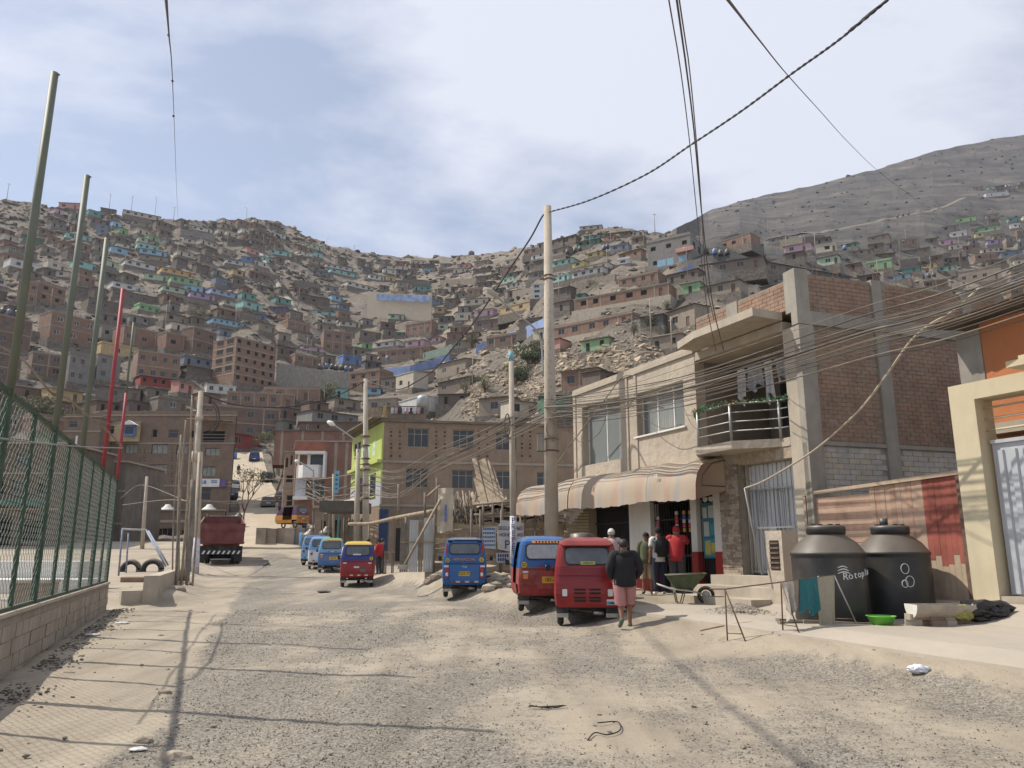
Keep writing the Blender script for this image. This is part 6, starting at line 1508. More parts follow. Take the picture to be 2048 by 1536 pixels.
# ================================================================== buildings given by photo rectangles
def px_building(name, label, Y, x0, x1, ytop, ybot, m, holes, dx=1.0, dy=0.0, depth=8.0, bands=(), pilasters=(), cat='building', roofm=None, bandm=None, par=0.0, overh=.15, back=None):
 p = at(x0, (ytop + ybot) / 2, Y); L = Line(p.x, p.y, dx, dy); u1 = L.uv(x1, (ytop + ybot) / 2)[0]; zt_ = L.uv(x0, ytop)[1]; zb = L.uv(x0, ybot)[1]
 T = Thing(name, L.pt(u1 / 2, zb), label, cat); mb = MB(); H = []; W_ = []
 sg = 1 if u1 > 0 else -1
 if sg < 0: L.d = -L.d; u1 = -u1; uvf = lambda a, b_: (-L0.uv(a, b_)[0], L0.uv(a, b_)[1]); L0 = Line(p.x, p.y, dx, dy)
 else: uvf = L.uv
 for h in holes:
  (a, c), (b_, d_) = uvf(h[0], h[3]), uvf(h[2], h[1]); a, b_ = min(a, b_), max(a, b_); H.append((a, c - zb, b_, d_ - zb)); W_.append((a, c, b_, d_, h[4]))
 wall_holes(mb, L.pt(0, zb), L.d, UP, L.n, u1, zt_ - zb, .28, H, m, back=False)
 back = back.normalized() * depth if back is not None else -L.n * depth; P = [L.pt(0, zb), L.pt(u1, zb)]
 for q in P: mb.face([q, q + back, q + back + UP * (zt_ - zb), q + UP * (zt_ - zb)], m)
 mb.face([P[0] + back, P[1] + back, P[1] + back + UP * (zt_ - zb), P[0] + back + UP * (zt_ - zb)], m)
 obox(mb, L, .05, u1 - .05, zb, zt_ - .1, -.36, -.34, M_dark); w = T.add('wall', mb)
 mb = MB(); e0, e1 = L.pt(-overh, zt_ + .003, overh), L.pt(u1 + overh, zt_ + .003, overh); q = [e0, e1, e1 + back * 1.03, e0 + back * 1.03]
 mb.add(q + [v + UP * .157 for v in q], [(0,3,2,1), (4,5,6,7), (0,1,5,4), (1,2,6,5), (2,3,7,6), (3,0,4,7)], roofm or M_hconc)
 if par: obox(mb, L, 0, u1, zt_ + .16, zt_ + .16 + par, -.2, -.01, m)
 T.add('roof', mb)
 for (a, c, b_, d_, k) in W_:
  f = MB()
  if k == 'x': continue
  mm = M_white if k in 'W' else M_hconc if k in 'wog' else M_rust
  obox(f, L, a, a + .06, c, d_, -.2, -.12, mm); obox(f, L, b_ - .06, b_, c, d_, -.2, -.12, mm); obox(f, L, a + .06, b_ - .06, c, c + .06, -.2, -.12, mm); obox(f, L, a + .06, b_ - .06, d_ - .06, d_, -.2, -.12, mm)
  nb_ = max(1, int((b_ - a) / .7))
  for i in range(1, nb_ + 1 if nb_ > 1 else 1): u = lerp(a, b_, i / (nb_ + 1)); obox(f, L, u - .02, u + .02, c + .06, d_ - .06, -.19, -.13, mm)
  if k in 'wWg': obox(f, L, a + .06, b_ - .06, lerp(c, d_, .68), lerp(c, d_, .68) + .04, -.188, -.132, mm)
  fo = T.add('window', f); g = MB(); g.face([L.pt(a + .06, c + .06, -.16), L.pt(b_ - .06, c + .06, -.16), L.pt(b_ - .06, d_ - .06, -.16), L.pt(a + .06, d_ - .06, -.16)], M_dark if k == 'o' else (M_pane if k == 'p' else M_glass)); T.add('pane', g, fo)
  if k == 'g':
   g = MB()
   for i in range(int((b_ - a) / .14)): u = a + .07 + i * .14; g.tube([L.pt(u, c, .03), L.pt(u, d_, .03)], .012, M_rust, 4)
   for z in (c, (c + d_) / 2, d_): obox(g, L, a, b_, z - .015, z + .015, .01, .04, M_rust)
   T.add('grille', g, fo)
 for (ya, yb) in bands:
  mb = MB(); za, zb_ = uvf(x0, ya)[1], uvf(x0, yb)[1]; obox(mb, L, -.04, u1 + .04, zb_, za, -.1, .06, bandm or M_hconc); T.add('ledge', mb)
 for xp in pilasters:
  mb = MB(); u = uvf(xp, (ytop + ybot) / 2)[0]; segs = [zb] + sorted([uvf(x0, b_[0])[1] for b_ in bands] + [uvf(x0, b_[1])[1] for b_ in bands]) + [zt_]
  for z0_, z1_ in zip(segs[::2], segs[1::2]):
   if not any(w_[0] < u + .15 and w_[2] > u - .15 and w_[1] < z1_ and w_[3] > z0_ for w_ in W_): obox(mb, L, u - .15, u + .15, z0_ + .004, z1_ - .004, -.05, .02, M_hconc)
  if mb.v: T.add('pilaster', mb)
 T.L, T.uvf, T.zt, T.zb, T.u1 = L, uvf, zt_, zb, u1
 return T
M_pane = M('papered pane', (.24, .25, .22), .5, .35, 2.5, .02)
M_bb = M('brown dusty brickwork', (.205, .147, .108), .95, .16, 1.5, .35, bscale=14, streak=.12); M_bb2 = M('brown plaster', (.22, .17, .128), .95, .16, .9, .25, streak=.2)
M_lb = M('lighter brown brickwork', (.25, .185, .135), .95, .16, 1.5, .3, bscale=14, streak=.12)
def toothing(T, xs, y0, y1, n_=12):       # the rows of bricks left sticking out for a later wall
 mb = MB(); rr = random.Random(4)
 for x in xs:
  for i in range(n_):
   y = lerp(y0, y1, (i + .5) / n_); u, z = T.uvf(x, y)
   for s_ in (-.28, .28): obox(mb, T.L, u + s_ - .06, u + s_ + .06, z - .04, z + .04, .0, .05, M_dark if i % 3 else M_brick2)
 T.add('toothing_bricks', mb, kind='stuff')
B1 = px_building('brown_building', 'four-storey brown brick building at the corner where the road climbs', 95, 182, 463, 832, 1092, M_bb,
 [(303, 858, 315, 875, 'o'), (336, 859, 357, 876, 'w'), (378, 860, 391, 876, 'o'), (405, 862, 450, 884, 'x'), (249, 889, 275, 907, 'p'), (302, 889, 336, 908, 'p'), (352, 891, 376, 908, 'p'), (409, 896, 440, 912, 'p'),
     (245, 928, 271, 948, 'p'), (297, 929, 335, 949, 'p'), (403, 933, 432, 953, 'p'), (283, 977, 318, 998, 'g'), (398, 977, 422, 1000, 'g')], bands=((885, 888), (970, 973)), depth=12, par=.5, back=Vector((-.44, 1, 0)))
toothing(B1, (285, 349), 892, 966, 14)
mb = MB()
for (x0, x1, y0, y1) in ((406, 408, 962, 965), (409, 414, 961, 966), (406, 415, 966, 968), (424, 436, 961, 963), (424, 436, 964, 966)): a, b_ = B1.uvf(x0, y1), B1.uvf(x1, y0); obox(mb, B1.L, a[0], b_[0], a[1], b_[1], .262, .27, pm('blue'))
B1.add('banner_print', mb)
mb = MB(); a, b_ = B1.uvf(404, 974), B1.uvf(441, 958); obox(mb, B1.L, a[0], b_[0], a[1], b_[1], .2, .26, M_white); B1.add('banner', mb); mb = MB(); a, b_ = B1.uvf(441.3, 974), B1.uvf(455, 958); obox(mb, B1.L, a[0], b_[0], a[1], b_[1], .2, .26, pm('violet')); B1.add('banner', mb)
mb = MB(); a, b_ = B1.uvf(405, 884), B1.uvf(455, 862)
for z in (.1, .5, .9): mb.tube([B1.L.pt(a[0], a[1] + z, .2), B1.L.pt(b_[0], a[1] + z, .2)], .04, M_hconc, 5)
mb.tube([B1.L.pt(a[0] - 1, b_[1] + 1.2, 1.2), B1.L.pt(b_[0] + 1.2, b_[1] + .7, 1.2)], .05, M_wood, 5); obox(mb, B1.L, a[0] - .5, b_[0] + 1, b_[1] + 1.0, b_[1] + 1.1, .18, 1.6, M_sheet2); B1.add('balcony', mb)
B2 = px_building('annex', 'low brown annex with dark garage opening in front of the brown corner building', 86, 296, 448, 1022, 1096, M_bb2, [(301, 1056, 345, 1087, 'o'), (360, 1060, 385, 1087, 'o')], bands=((1040, 1045),), depth=5, bandm=M_conc2, back=Vector((-.4, 1, 0)))
for i, (px, t) in enumerate(((335, 'pale tank lid showing above the annex parapet by the grille window'), (418, 'pale conical tank top above the annex roof by the utility poles'))):
 p = at(px, 1022, 89); mb = MB(); mb.lathe([(1.1, 0), (1.1, .2), (.9, .5), (.35, .95), (.3, 1.1), (.05, 1.15)], M_white, 20, p - UP * .4); single('water_tank', mb, p, t, 'water tank', 'tanks on the annex')
B3 = px_building('yellow_house', 'cream yellow upper floor with a blue gabled bay window', 94.3, 198, 277, 846, 883, M('cream yellow render', (.52, .40, .24), .9, .1, 1, .1), [(209, 851, 229, 868, 'W'), (240, 851, 252, 867, 'w')], depth=.5, bands=())
mb = MB(); a, b_ = B3.uvf(253, 874), B3.uvf(276, 852); cxu = (a[0] + b_[0]) / 2
obox(mb, B3.L, a[0], b_[0], a[1], b_[1], .31, .7, pm('blue')); B3.add('bay', mb); mb = MB(); mb.prism([(-.95, 0), (.95, 0), (0, .55)], B3.L.pt(cxu, b_[1], .31), B3.L.d, UP, B3.L.n, .9, M_white); B3.add('gable', mb)
mb = MB(); obox(mb, B3.L, cxu - .5, cxu + .5, a[1] + .3, b_[1] - .2, .7, .72, M_glass); B3.add('window', mb)
B4 = px_building('brown_house', 'brown two-storey house with white shop columns behind the fence poles', 92, 125, 198, 835, 925, M_bb, [(137, 842, 155, 855, 'w'), (145, 875, 150, 900, 'o'), (160, 875, 172, 900, 'o')], depth=8, bands=((861, 864),), par=.3)
mb = MB(); a, b_ = B4.uvf(150, 902), B4.uvf(157, 872); obox(mb, B4.L, a[0], b_[0], a[1], b_[1], .01, .2, M_white); B4.add('white_column', mb)
B5 = px_building('fence_side_building', 'dark brown building with green awnings seen through the chain-link fence', 62, -140, 118, 888, 1108, M('dark brown brickwork', (.13, .098, .075), .95, .3, .8, .3, streak=.3), [(-20, 905, 10, 935, 'o'), (30, 905, 60, 935, 'w'), (-20, 960, 10, 990, 'o'), (22, 960, 52, 990, 'w'), (70, 965, 100, 990, 'o'), (-10, 1035, 25, 1090, 'x'), (40, 1040, 80, 1085, 'o')], depth=8, bands=((945, 948), (1016, 1020)), bandm=M_hconc)  # wall brick is a darker brown than the corner building's
mb = MB(); a, b_ = B5.uvf(-10, 1010), B5.uvf(100, 1000); obox(mb, B5.L, a[0], b_[0], a[1] - .1, b_[1], .0, 1.2, M('green awning cloth', (.05, .12, .10), .9, .3, 2, .1)); B5.add('awning', mb)
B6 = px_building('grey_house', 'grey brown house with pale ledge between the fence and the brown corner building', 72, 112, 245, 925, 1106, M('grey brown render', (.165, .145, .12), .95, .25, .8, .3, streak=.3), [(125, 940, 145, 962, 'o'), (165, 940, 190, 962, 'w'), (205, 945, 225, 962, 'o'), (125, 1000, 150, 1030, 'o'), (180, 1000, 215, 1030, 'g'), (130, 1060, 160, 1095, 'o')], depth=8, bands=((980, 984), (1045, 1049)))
# litter at the wall foot
for i, (px, py, r_, t) in enumerate(((245, 1248, .10, 'crumpled white plastic near the end of the court wall'), (185, 1272, .09, 'crumpled translucent plastic at the foot of the court wall'), (275, 1503, .05, 'small red and white wrapper on the dirt in the near verge'), (385, 1152, .09, 'white scrap of plastic by the low wall'))):
 p = ground_px(px, py); crumple('litter', p + UP * .02, r_, M('litter plastic', (.55, .53, .52), .6, .2, 20, .2), t, 'litter', i, (1.5, 1, .3), 2)['group'] = 'litter on the verge'
for i, (px, py, r_, t) in enumerate(((345, 1520, .10, 'large brown stone half sunk at the near edge of the verge'), (287, 1482, .055, 'dark stone near the red and white wrapper'), (408, 1259, .045, 'stone on the verge by the gravel edge'), (380, 1222, .05, 'stone lying beyond the low wall'), (322, 1272, .04, 'small stone in the middle of the verge'), (355, 1180, .18, 'big block of rubble beside the low wall'), (372, 1168, .14, 'rubble lump behind the big block'), (135, 1348, .06, 'clod of earth near the court wall shadow'), (330, 1385, .05, 'flat stone beside the long fence shadow'))):
 p = ground_px(px, py); crumple('stone', p, r_, M_stone, t, 'stone', 20 + i, (1.5, 1, .7), 2)['group'] = 'loose stones on the verge'
# ================================================================== tan building and its lime green street face
TB = px_building('tan_building', 'three-storey dusty tan brick building with lime green street face', 50, 761, 1182, 843, 1124, M_lb,
 [(814, 857, 858, 894, 'w'), (905, 860, 949, 896, 'w'), (991, 864, 1034, 900, 'w'), (1074, 867, 1116, 905, 'w'), (810, 936, 857, 975, 'w'), (903, 940, 947, 977, 'w'), (992, 942, 1034, 979, 'w'), (1074, 945, 1116, 980, 'w'), (776, 1050, 800, 1110, 'o')],
 dx=.98, dy=.19, depth=8, bands=((920, 925), (1008, 1013)), roofm=M_sheet, back=Vector((-.42, .907, 0)))
toothing(TB, (791, 881, 966, 1052), 852, 916, 8)
mb = MB(); u0, z0 = TB.uvf(761, 1124); u1_, z1 = TB.uvf(761, 1011); obox(mb, TB.L, .0, TB.u1, TB.zb, z1 - .1, .01, .03, M_bb2); TB.add('rendered_base', mb)
c0 = TB.L.pt(0, 0); LF = Line(c0.x, c0.y, -.42, .907); LF.n = Vector((-.907, -.42, 0))
M_lime = M('lime green paint', (.40, .47, .13), .8, .08, 1, .08, streak=.1); M_pw2 = M('pale grey wall paint', (.42, .43, .46), .85, .1, 1, .1, streak=.15)
mb = MB(); obox(mb, LF, -.02, 8.2, z1 + 2.9, TB.zt - .05, -.2, .03, M_lime); obox(mb, LF, -.02, 8.2, z1 + 1.55, z1 + 2.9, -.2, .025, M_lime); obox(mb, LF, -.02, 8.2, z1 + .0, z1 + 1.55, -.2, .02, M_pw2); obox(mb, LF, 0, 8.2, TB.zb, z1, -.4, -.3, M_dark); TB.add('lime_face', mb)
for (ua, ub, za, zb_) in ((1.2, 2.6, z1 + .7, z1 + 2.2), (4.4, 5.8, z1 + .7, z1 + 2.2), (5.6, 7.4, z1 + 3.9, TB.zt - .6)):
 mb = MB(); obox(mb, LF, ua, ub, za, zb_, .031, .04, M_glass); obox(mb, LF, ua - .06, ub + .06, za - .08, za - .003, .031, .10, M_lime); TB.add('window', mb)
mb = MB(); obox(mb, LF, -.1, 8.3, z1 + 2.75, z1 + 2.95, .032, .32, M_lime); obox(mb, LF, -.25, 8.4, TB.zt + .17, TB.zt + .25, -1, .8, M_sheet); TB.add('ledge', mb)
for k in range(3):
 mb = MB(); obox(mb, LF, 1.6 + k * 1.5, 2.2 + k * 1.5, z1 + 3.4, z1 + 4.4, .031, .036, M('faint election paint', (.42, .58, .42), .8, .4, 6, 0)); TB.add('painted_notice', mb)
# roof clutter on the tan building
def rel_box(name, pa, pb, Y, dep, m, label, cat, group=None):
 a, b_ = at(pa[0], pb[1], Y), at(pb[0], pa[1], Y); mb = MB(); mb.box((a.x, Y, a.z), (b_.x, Y + dep, b_.z), m); return single(name, mb, a, label, cat, group)
rl = Thing('roof_room', at(800, 840, 53), 'boarded roof terrace room on top of the tan building', 'roof room')
def rb(nm, x0, y0, x1, y1, Y, dep, m):
 a, b_ = at(x0, y1, Y), at(x1, y0, Y); mb = MB(); mb.box((a.x, Y, a.z), (b_.x, Y + dep, b_.z), m); rl.add(nm, mb)
rb('board_wall', 736, 815, 764, 846, 52, .1, M_wood); rb('board_wall', 765, 812, 773, 846, 51.7, .1, M('yellowed board', (.40, .29, .14), .9, .15, 3, .1)); rb('parapet', 773, 823, 852, 843, 51.5, .3, M_bb2); rb('rail', 773, 812, 852, 814, 51.5, .05, M_wood2); rb('roof', 757, 810, 800, 813, 52, 3, M_sheet2)
for x in (775, 800, 826, 850): rb('post', x, 813, x + 1.6, 823, 51.5, .06, M_wood2)
for i in range(9):
 p = at(782 + i * 7.5, 815, 51.4); cloth('laundry', p, Vector((1, 0, 0)), .2, .42, (M_cl1, pm('pink'), M_cl3)[i % 3], Vector((0, -1, 0)), ('first', 'second', 'third', 'fourth', 'fifth', 'sixth', 'seventh', 'eighth', 'ninth')[i] + ' garment, ' + ('white', 'pink', 'dark')[i % 3] + ', from the street end of the roof terrace line', 'laundry', .02, 'laundry on the roof terrace')
p = at(845, 826, 52.5); mb = MB(); mb.lathe([(.42, 0), (.44, 1.0), (.4, 1.1), (.2, 1.25), (.05, 1.28)], M_steel, 14, p); single('water_tank', mb, p, 'grey steel water tank on the roof of the tan building', 'water tank')
# ================================================================== white and brick building, and its neighbours along the street
WB = px_building('brick_building', 'red brick building with a white projecting balcony bay', 80, 588, 716, 884, 1085, M('street brick', (.235, .128, .095), .93, .2, 1.2, .35, bscale=12, streak=.12), [(597, 962, 612, 998, 'o'), (618, 960, 650, 1000, 'w')], dx=1, dy=.05, depth=6, pilasters=(668, 690), back=Vector((-.3, 1, 0)))
mb = MB(); L = WB.L; q = lambda x, y: WB.uvf(x, y)
a, b_ = q(592, 957), q(651, 932); mb.add([L.pt(u, z, o) for z in (a[1], b_[1]) for u, o in ((a[0], .01), (a[0] + .9, 1.2), (b_[0] - .5, 1.2), (b_[0], .01))], [(0, 3, 2, 1), (4, 5, 6, 7), (0, 1, 5, 4), (1, 2, 6, 5), (2, 3, 7, 6)], M_white); WB.add('balcony', mb)
mb = MB(); a, b_ = q(595, 910), q(655, 905); obox(mb, L, a[0], b_[0], a[1], b_[1], .02, 1.2, M_white); c_ = q(600, 957); obox(mb, L, a[0] + .1, a[0] + .3, c_[1], a[1], .02, .3, M_white); obox(mb, L, a[0] + 1.1, a[0] + 1.4, c_[1], a[1], .02, .3, M_white); obox(mb, L, b_[0] - .2, b_[0], c_[1], a[1], .02, 1.1, M_white); WB.add('balcony_frame', mb)
mb = MB(); e0, e1 = q(594, 905), q(654, 886); obox(mb, L, e0[0], e1[0], e0[1], e1[1], 1.0, 1.15, M('street brick red', (.30, .12, .08), .93, .2, 1.2, .3)); WB.add('brick_parapet', mb)
mb = MB(); e0, e1 = q(618, 931), q(650, 911); obox(mb, L, e0[0], e1[0], e0[1], e1[1], .03, .06, M_glass); WB.add('window', mb)
mb = MB(); e0, e1 = q(590, 1000), q(614, 957); obox(mb, L, e0[0], e1[0], e0[1], e1[1], .01, .35, M_pw2); e0, e1 = q(590, 1000), q(618, 994); obox(mb, L, e0[0], e1[0], e0[1], e1[1], .36, 1.1, M_white); WB.add('white_pier', mb)
UBK = px_building('brick_parapet_wall', 'long red brick upper wall with concrete columns behind the white balcony bay', 92, 548, 722, 862, 930, MATS['street brick'], [], dx=1, dy=.0, depth=4, pilasters=(563, 604, 644, 686), cat='wall', roofm=M_sheet, back=Vector((-.3, 1, 0)))
NB = px_building('narrow_house', 'narrow tan house with dark openings beside the climbing road', 84, 566, 590, 905, 1055, M('tan render', (.32, .25, .185), .92, .15, 1, .15), [(570, 915, 577, 935, 'o'), (580, 910, 586, 930, 'o'), (571, 950, 586, 965, 'o'), (570, 990, 586, 1040, 'o')], depth=6, back=Vector((-.3, 1, 0)), bands=((972, 976),))
PKH = px_building('pink_roofed_house', 'low brick house with white patches above the brick wall', 105, 598, 722, 845, 864, pm('dbrick'), [(612, 849, 617, 858, 'W'), (633, 849, 639, 858, 'o')], depth=5, roofm=M_sheet, back=Vector((-.3, 1, 0)))
# shops row in front
SR = px_building('shop_row', 'row of low timber and render shops under a curved beige canopy', 58, 628, 765, 1016, 1112, M_bb2, [(640, 1040, 652, 1095, 'o'), (664, 1038, 682, 1100, 'o'), (690, 1036, 706, 1100, 'o'), (716, 1036, 735, 1102, 'o')], dx=.95, dy=-.3, depth=5, back=Vector((-.25, 1, 0)))
cn = Thing('canopy', at(690, 1020, 52), 'curved beige canopy over the small shops beside the tan building', 'canopy'); mb = MB()
for i in range(6):
 t0, t1 = i * pi / 12, (i + 1) * pi / 12
 a0, a1 = at(656, 1024, 50), at(722, 1012, 47)
 f = lambda a, t: a + Vector((-.75 * cos(t) + .5, .2, .75 * sin(t) - .1))
 mb.face([f(a0, t0), f(a1, t0), f(a1, t1), f(a0, t1)], M_conc2, True)
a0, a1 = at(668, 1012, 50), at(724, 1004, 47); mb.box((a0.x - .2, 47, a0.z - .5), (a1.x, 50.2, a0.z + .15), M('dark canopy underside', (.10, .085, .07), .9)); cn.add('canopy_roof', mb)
rr = random.Random(3)
ckb = Thing('stick_wall', at(700, 1090, 51), 'wall of upright bamboo sticks under the canopy', 'wall')
for i in range(26):
 x = 688 + i * 1.9 + rr.uniform(-.5, .5); mb = MB(); mb.tube([at(x, 1098, 50.5 + i * .02), at(x + rr.uniform(-1.5, 1.5), 1040 + rr.uniform(-5, 5), 50.5)], .045, rr.choice((M_wood, M_wood2)), 5); ckb.add('stick', mb)
for i, (x, w, m, t) in enumerate(((672, 7, pm('teal'), 'teal door leaf standing open in the shop row'), (643, 5, M_conc2, 'pale pillar at the road end of the shop row'), (685, 6, M_wood2, 'dark timber pillar carrying the curved canopy'), (655, 3, M_plaster, 'slim pale post before the shop row'))):
 rel_box('shop_pillar' if i else 'door_leaf', (x, 1022 if i != 1 else 985), (x + w, 1096), 54 - i * .5, .3, m, t, 'pillar' if i else 'door')
bs = Thing('sign_banner', at(670, 985, 52), 'narrow blue vertical banner on a post above the shops', 'sign'); mb = MB(); mb.tube([at(667, 1100, 52), at(667, 948, 52)], .09, M_conc2, 8); bs.add('post', mb)
a, b_ = at(668, 986, 51.8), at(679, 942, 51.8); mb = MB(); mb.box((a.x, 51.75, a.z), (b_.x, 51.8, b_.z), M('cyan banner', (.16, .40, .52), .7, .1, 3, .05)); bs.add('banner', mb)
for i in range(4): mb = MB(); x_ = lerp(a.x, b_.x, .5); z_ = b_.z - .35 - i * .3; mb.box((x_ - .08, 51.74, z_), (x_ + .07, 51.75, z_ + .14), M_tankb); bs.add('printed_mark', mb)
# tanks, barrels by the shops
def small_tank(px, py, Y, r, h, m, label, name='water_tank', cone=True, grp=None, cat='water tank'):
 p = at(px, py, Y); mb = MB(); pr = [(r * .97, 0), (r, .06), (r, h)] + ([(r * .9, h + .08), (r * .35, h + .38), (r * .32, h + .45), (.05, h + .48)] if cone else [(r * .95, h + .02), (.05, h + .02)])
 mb.lathe(pr, m, 20, p); return single(name, mb, p, label, cat, grp)
small_tank(599, 1094, 66, .62, 1.0, M_tank, 'dusty coned tank leftmost of the three beside the shops'); small_tank(621, 1100, 60, .72, 1.1, M_tank, 'dusty coned tank between the blue barrel and the blue tuk-tuks'); small_tank(653, 1098, 56, .62, 1.1, M_tank, 'dusty coned tank rising behind the blue tuk-tuks')
small_tank(607, 1092, 62, .36, 1.0, M('bright blue plastic', (.06, .22, .50), .5, .15, 3, 0), 'bright blue plastic barrel between two black tanks', 'barrel', False, None, 'barrel')
p = road_pt(476, 1054); small_tank(476, 1054, p.y - 2, .55, .9, M_tank, 'black tank on the roadside beyond the red truck')
p = at(1166, 1172, 19.2); p.z = gz(p.x, p.y); mb = MB(); mb.lathe([(.55, 0), (.56, .1), (.56, 1.05), (.5, 1.12), (.3, 1.38), (.29, 1.5), (.05, 1.53)], M_tank, 32, p); single('water_tank', mb, p, 'black water tank standing behind the red tuk-tuk beside the shop', 'water tank')
small_tank(1075, 1160, 26, .45, .55, M_conc2, 'pale covered drum behind the blue and red tuk-tuk', 'drum', True, None, 'drum')
bk = MB(); b0 = at(606, 1057, 64)
for i in range(8):
 x_ = b0.x - 3.2 + i * .75; bk.box((x_, 62.2 + .25 * (i % 3), gz(x_, 62) - .5), (x_ + .76, 68, b0.z - .05 * (i % 2)), M_stone)
props(bk.build('road_bank'), 'stony bank carrying the parked mototaxi', kind='structure')
for i, (x, y, r_) in enumerate(((586, 1066, .8), (594, 1072, .7), (603, 1060, .8), (580, 1074, .6), (612, 1068, .7), (622, 1062, .6))):
 p = at(x, y, 68); crumple('rock', p, r_, M_stone, ('dark rock at the kink of the dirt road', 'rock beneath the parked mototaxi', 'rock propping the bank under the mototaxi', 'lowest rock of the road bank', 'rock by the leftmost coned tank', 'flat rock at the end of the bank')[i], 'rock', i + 40, (1.4, 1, .8), 2)['group'] = 'rocks on the road bank'
# ================================================================== timber yard with patched fence
YF = Line(*at(868, 1135, 27.5).xy, .97, .18); yz = YF.uv(868, 1138)[1]
yard = Thing('yard_fence', YF.pt(3, yz), 'timber yard fence of warped pale boards behind the blue tuk-tuk', 'fence')
rr = random.Random(12)
def board_run(x0, x1, ytop, ybot, T, ms, n_, jit=1.0):
 u0, u1 = YF.uv(x0, 1090)[0], YF.uv(x1, 1090)[0]; zt, zb = YF.uv(x0, ytop)[1], YF.uv(x0, ybot)[1]; h = (zt - zb) / n_; n1 = 10
 for i in range(n_):
  z = zb + i * h; mb = MB(); m = rr.choice(ms); ph = rr.uniform(0, 6); g = []
  for k in range(n1 + 1):
   u = lerp(u0, u1, k / n1); w = .03 * jit * sin(ph + k * .7); o = .03 + .02 * sin(ph * 2 + k) + (i % 2) * .02
   g.append((YF.pt(u, z + w, o), YF.pt(u, z + h * (.9 + .08 * sin(ph + k * .4)) + w, o), YF.pt(u, z + w, o - .03), YF.pt(u, z + h * .92 + w, o - .03)))
  for k in range(n1): a, c = g[k], g[k+1]; mb.face([a[0], c[0], c[1], a[1]], m); mb.face([a[1], c[1], c[3], a[3]], m); mb.face([a[2], a[3], c[3], c[2]], m); mb.face([a[0], a[2], c[2], c[0]], m)
  T.add('board', mb)
WB_ = [M('pale warped board', (.40, .32, .225), .9, .18, 3, .3, streak=.1), M('tan warped board', (.34, .265, .18), .9, .2, 3, .3, streak=.15), M_wood]
board_run(868, 958, 1047, 1142, yard, WB_, 10); board_run(955, 1040, 1052, 1142, yard, WB_, 8); board_run(1040, 1150, 1044, 1110, yard, WB_, 5)
mb = MB(); obox(mb, YF, -.3, 5.2, yz - .6, yz - .0, -.4, -.1, M_stone); yard.add('footing', mb)
for x in (869, 905, 942, 960, 1002, 1040, 1068, 1100, 1130):
 mb = MB(); u, z = YF.uv(x, 1035 - rr.uniform(0, 25)); mb.tube([YF.pt(u + rr.uniform(-.05, .05), yz - .2, .1), YF.pt(u, z, .1)], .04, M_wood2, 6); yard.add('post', mb)
# corrugated white panels left of the boards
cp = Thing('sheet_door', YF.pt(-.8, yz), 'pair of whitish corrugated sheet doors with wooden edges in the yard fence', 'door')
for i, (x0, x1, y0, m) in enumerate(((818, 836, 1040, M('dusty zinc sheet', (.44, .44, .42), .6, .15, 1.5, .05)), (837, 846, 1040, M_wood), (847, 867, 1036, MATS['dusty zinc sheet']), (800, 817, 1045, M_wood2))):
 mb = MB(); u0, u1 = YF.uv(x0, 1090)[0], YF.uv(x1, 1090)[0]; zt = YF.uv(x0, y0)[1]; k = max(2, int((u1 - u0) / .07))
 for j in range(k): obox(mb, YF, lerp(u0, u1, j / k) + .004, lerp(u0, u1, (j + 1) / k) - .004, yz - .1, zt, 0, .03 if j % 2 else .015, m)
 cp.add('sheet' if i % 2 == 0 else 'side_board', mb)
mb = MB(); obox(mb, YF, YF.uv(800, 1090)[0], YF.uv(867, 1090)[0], YF.uv(868, 1086)[1], YF.uv(868, 1083)[1], .03, .06, M_wood); cp.add('cross_rail', mb)
lp_ = Thing('leaning_pole', ground_px(806, 1137), 'long pole leaning against the yard fence post', 'pole'); mb = MB(); mb.tube([at(806, 1136, 25.5), at(880, 1000, 27)], .045, M_wood, 8); lp_.add('shaft', mb); mb = MB(); mb.box((-.15, -.15, 0), (.15, .15, .12), M_conc2, Matrix.Translation(at(806, 1138, 25.5))); lp_.add('foot_block', mb)
# log beam on posts over the market stall front
lg = Thing('log_beam', at(780, 1045, 36), 'long bent log lintel carried on posts in front of the tan building', 'beam'); mb = MB(); mb.tube(catmull([at(698, 1048, 38), at(740, 1047, 37), at(790, 1036, 34), at(868, 1022, 29)], 8), .085, M_wood, 8); lg.add('log', mb)
for x, y0, y1, Y in ((738, 1047, 1110, 37), (797, 968, 1050, 34), (812, 1035, 1120, 32), (850, 985, 1035, 29), (874, 955, 1030, 28)): mb = MB(); mb.tube([at(x, y1, Y), at(x, y0, Y)], .05, M_wood2, 6); lg.add('post', mb)
bn = Thing('cloth_banner', at(890, 1030, 27.2), 'dusty cloth banner hanging from a crooked pole above the yard fence', 'banner')
a, b_ = at(876, 976, 27), at(905, 1064, 27); mb = MB(); g = [[Vector((lerp(a.x, b_.x, i / 6), 27 + .05 * sin(i * 1.3 + j), lerp(a.z, b_.z, j / 8) - .04 * sin(i) * (j == 8))) for j in range(9)] for i in range(7)]
for i in range(6):
 for j in range(8): mb.face([g[i][j], g[i+1][j], g[i+1][j+1], g[i][j+1]], M('dusty banner cloth', (.50, .43, .33), .9, .12, 2, .1), True)
bn.add('cloth', mb); mb = MB(); mb.tube([at(855, 993, 27.3), at(880, 972, 27.1)], .05, M_wood, 6); bn.add('pole', mb)
bn.text('1', .85, M_pbl, (lerp(a.x, b_.x, .55), 26.9, lerp(a.z, b_.z, .6)), Vector((1, 0, 0)), Vector((0, -1, 0)), 'faded_print')
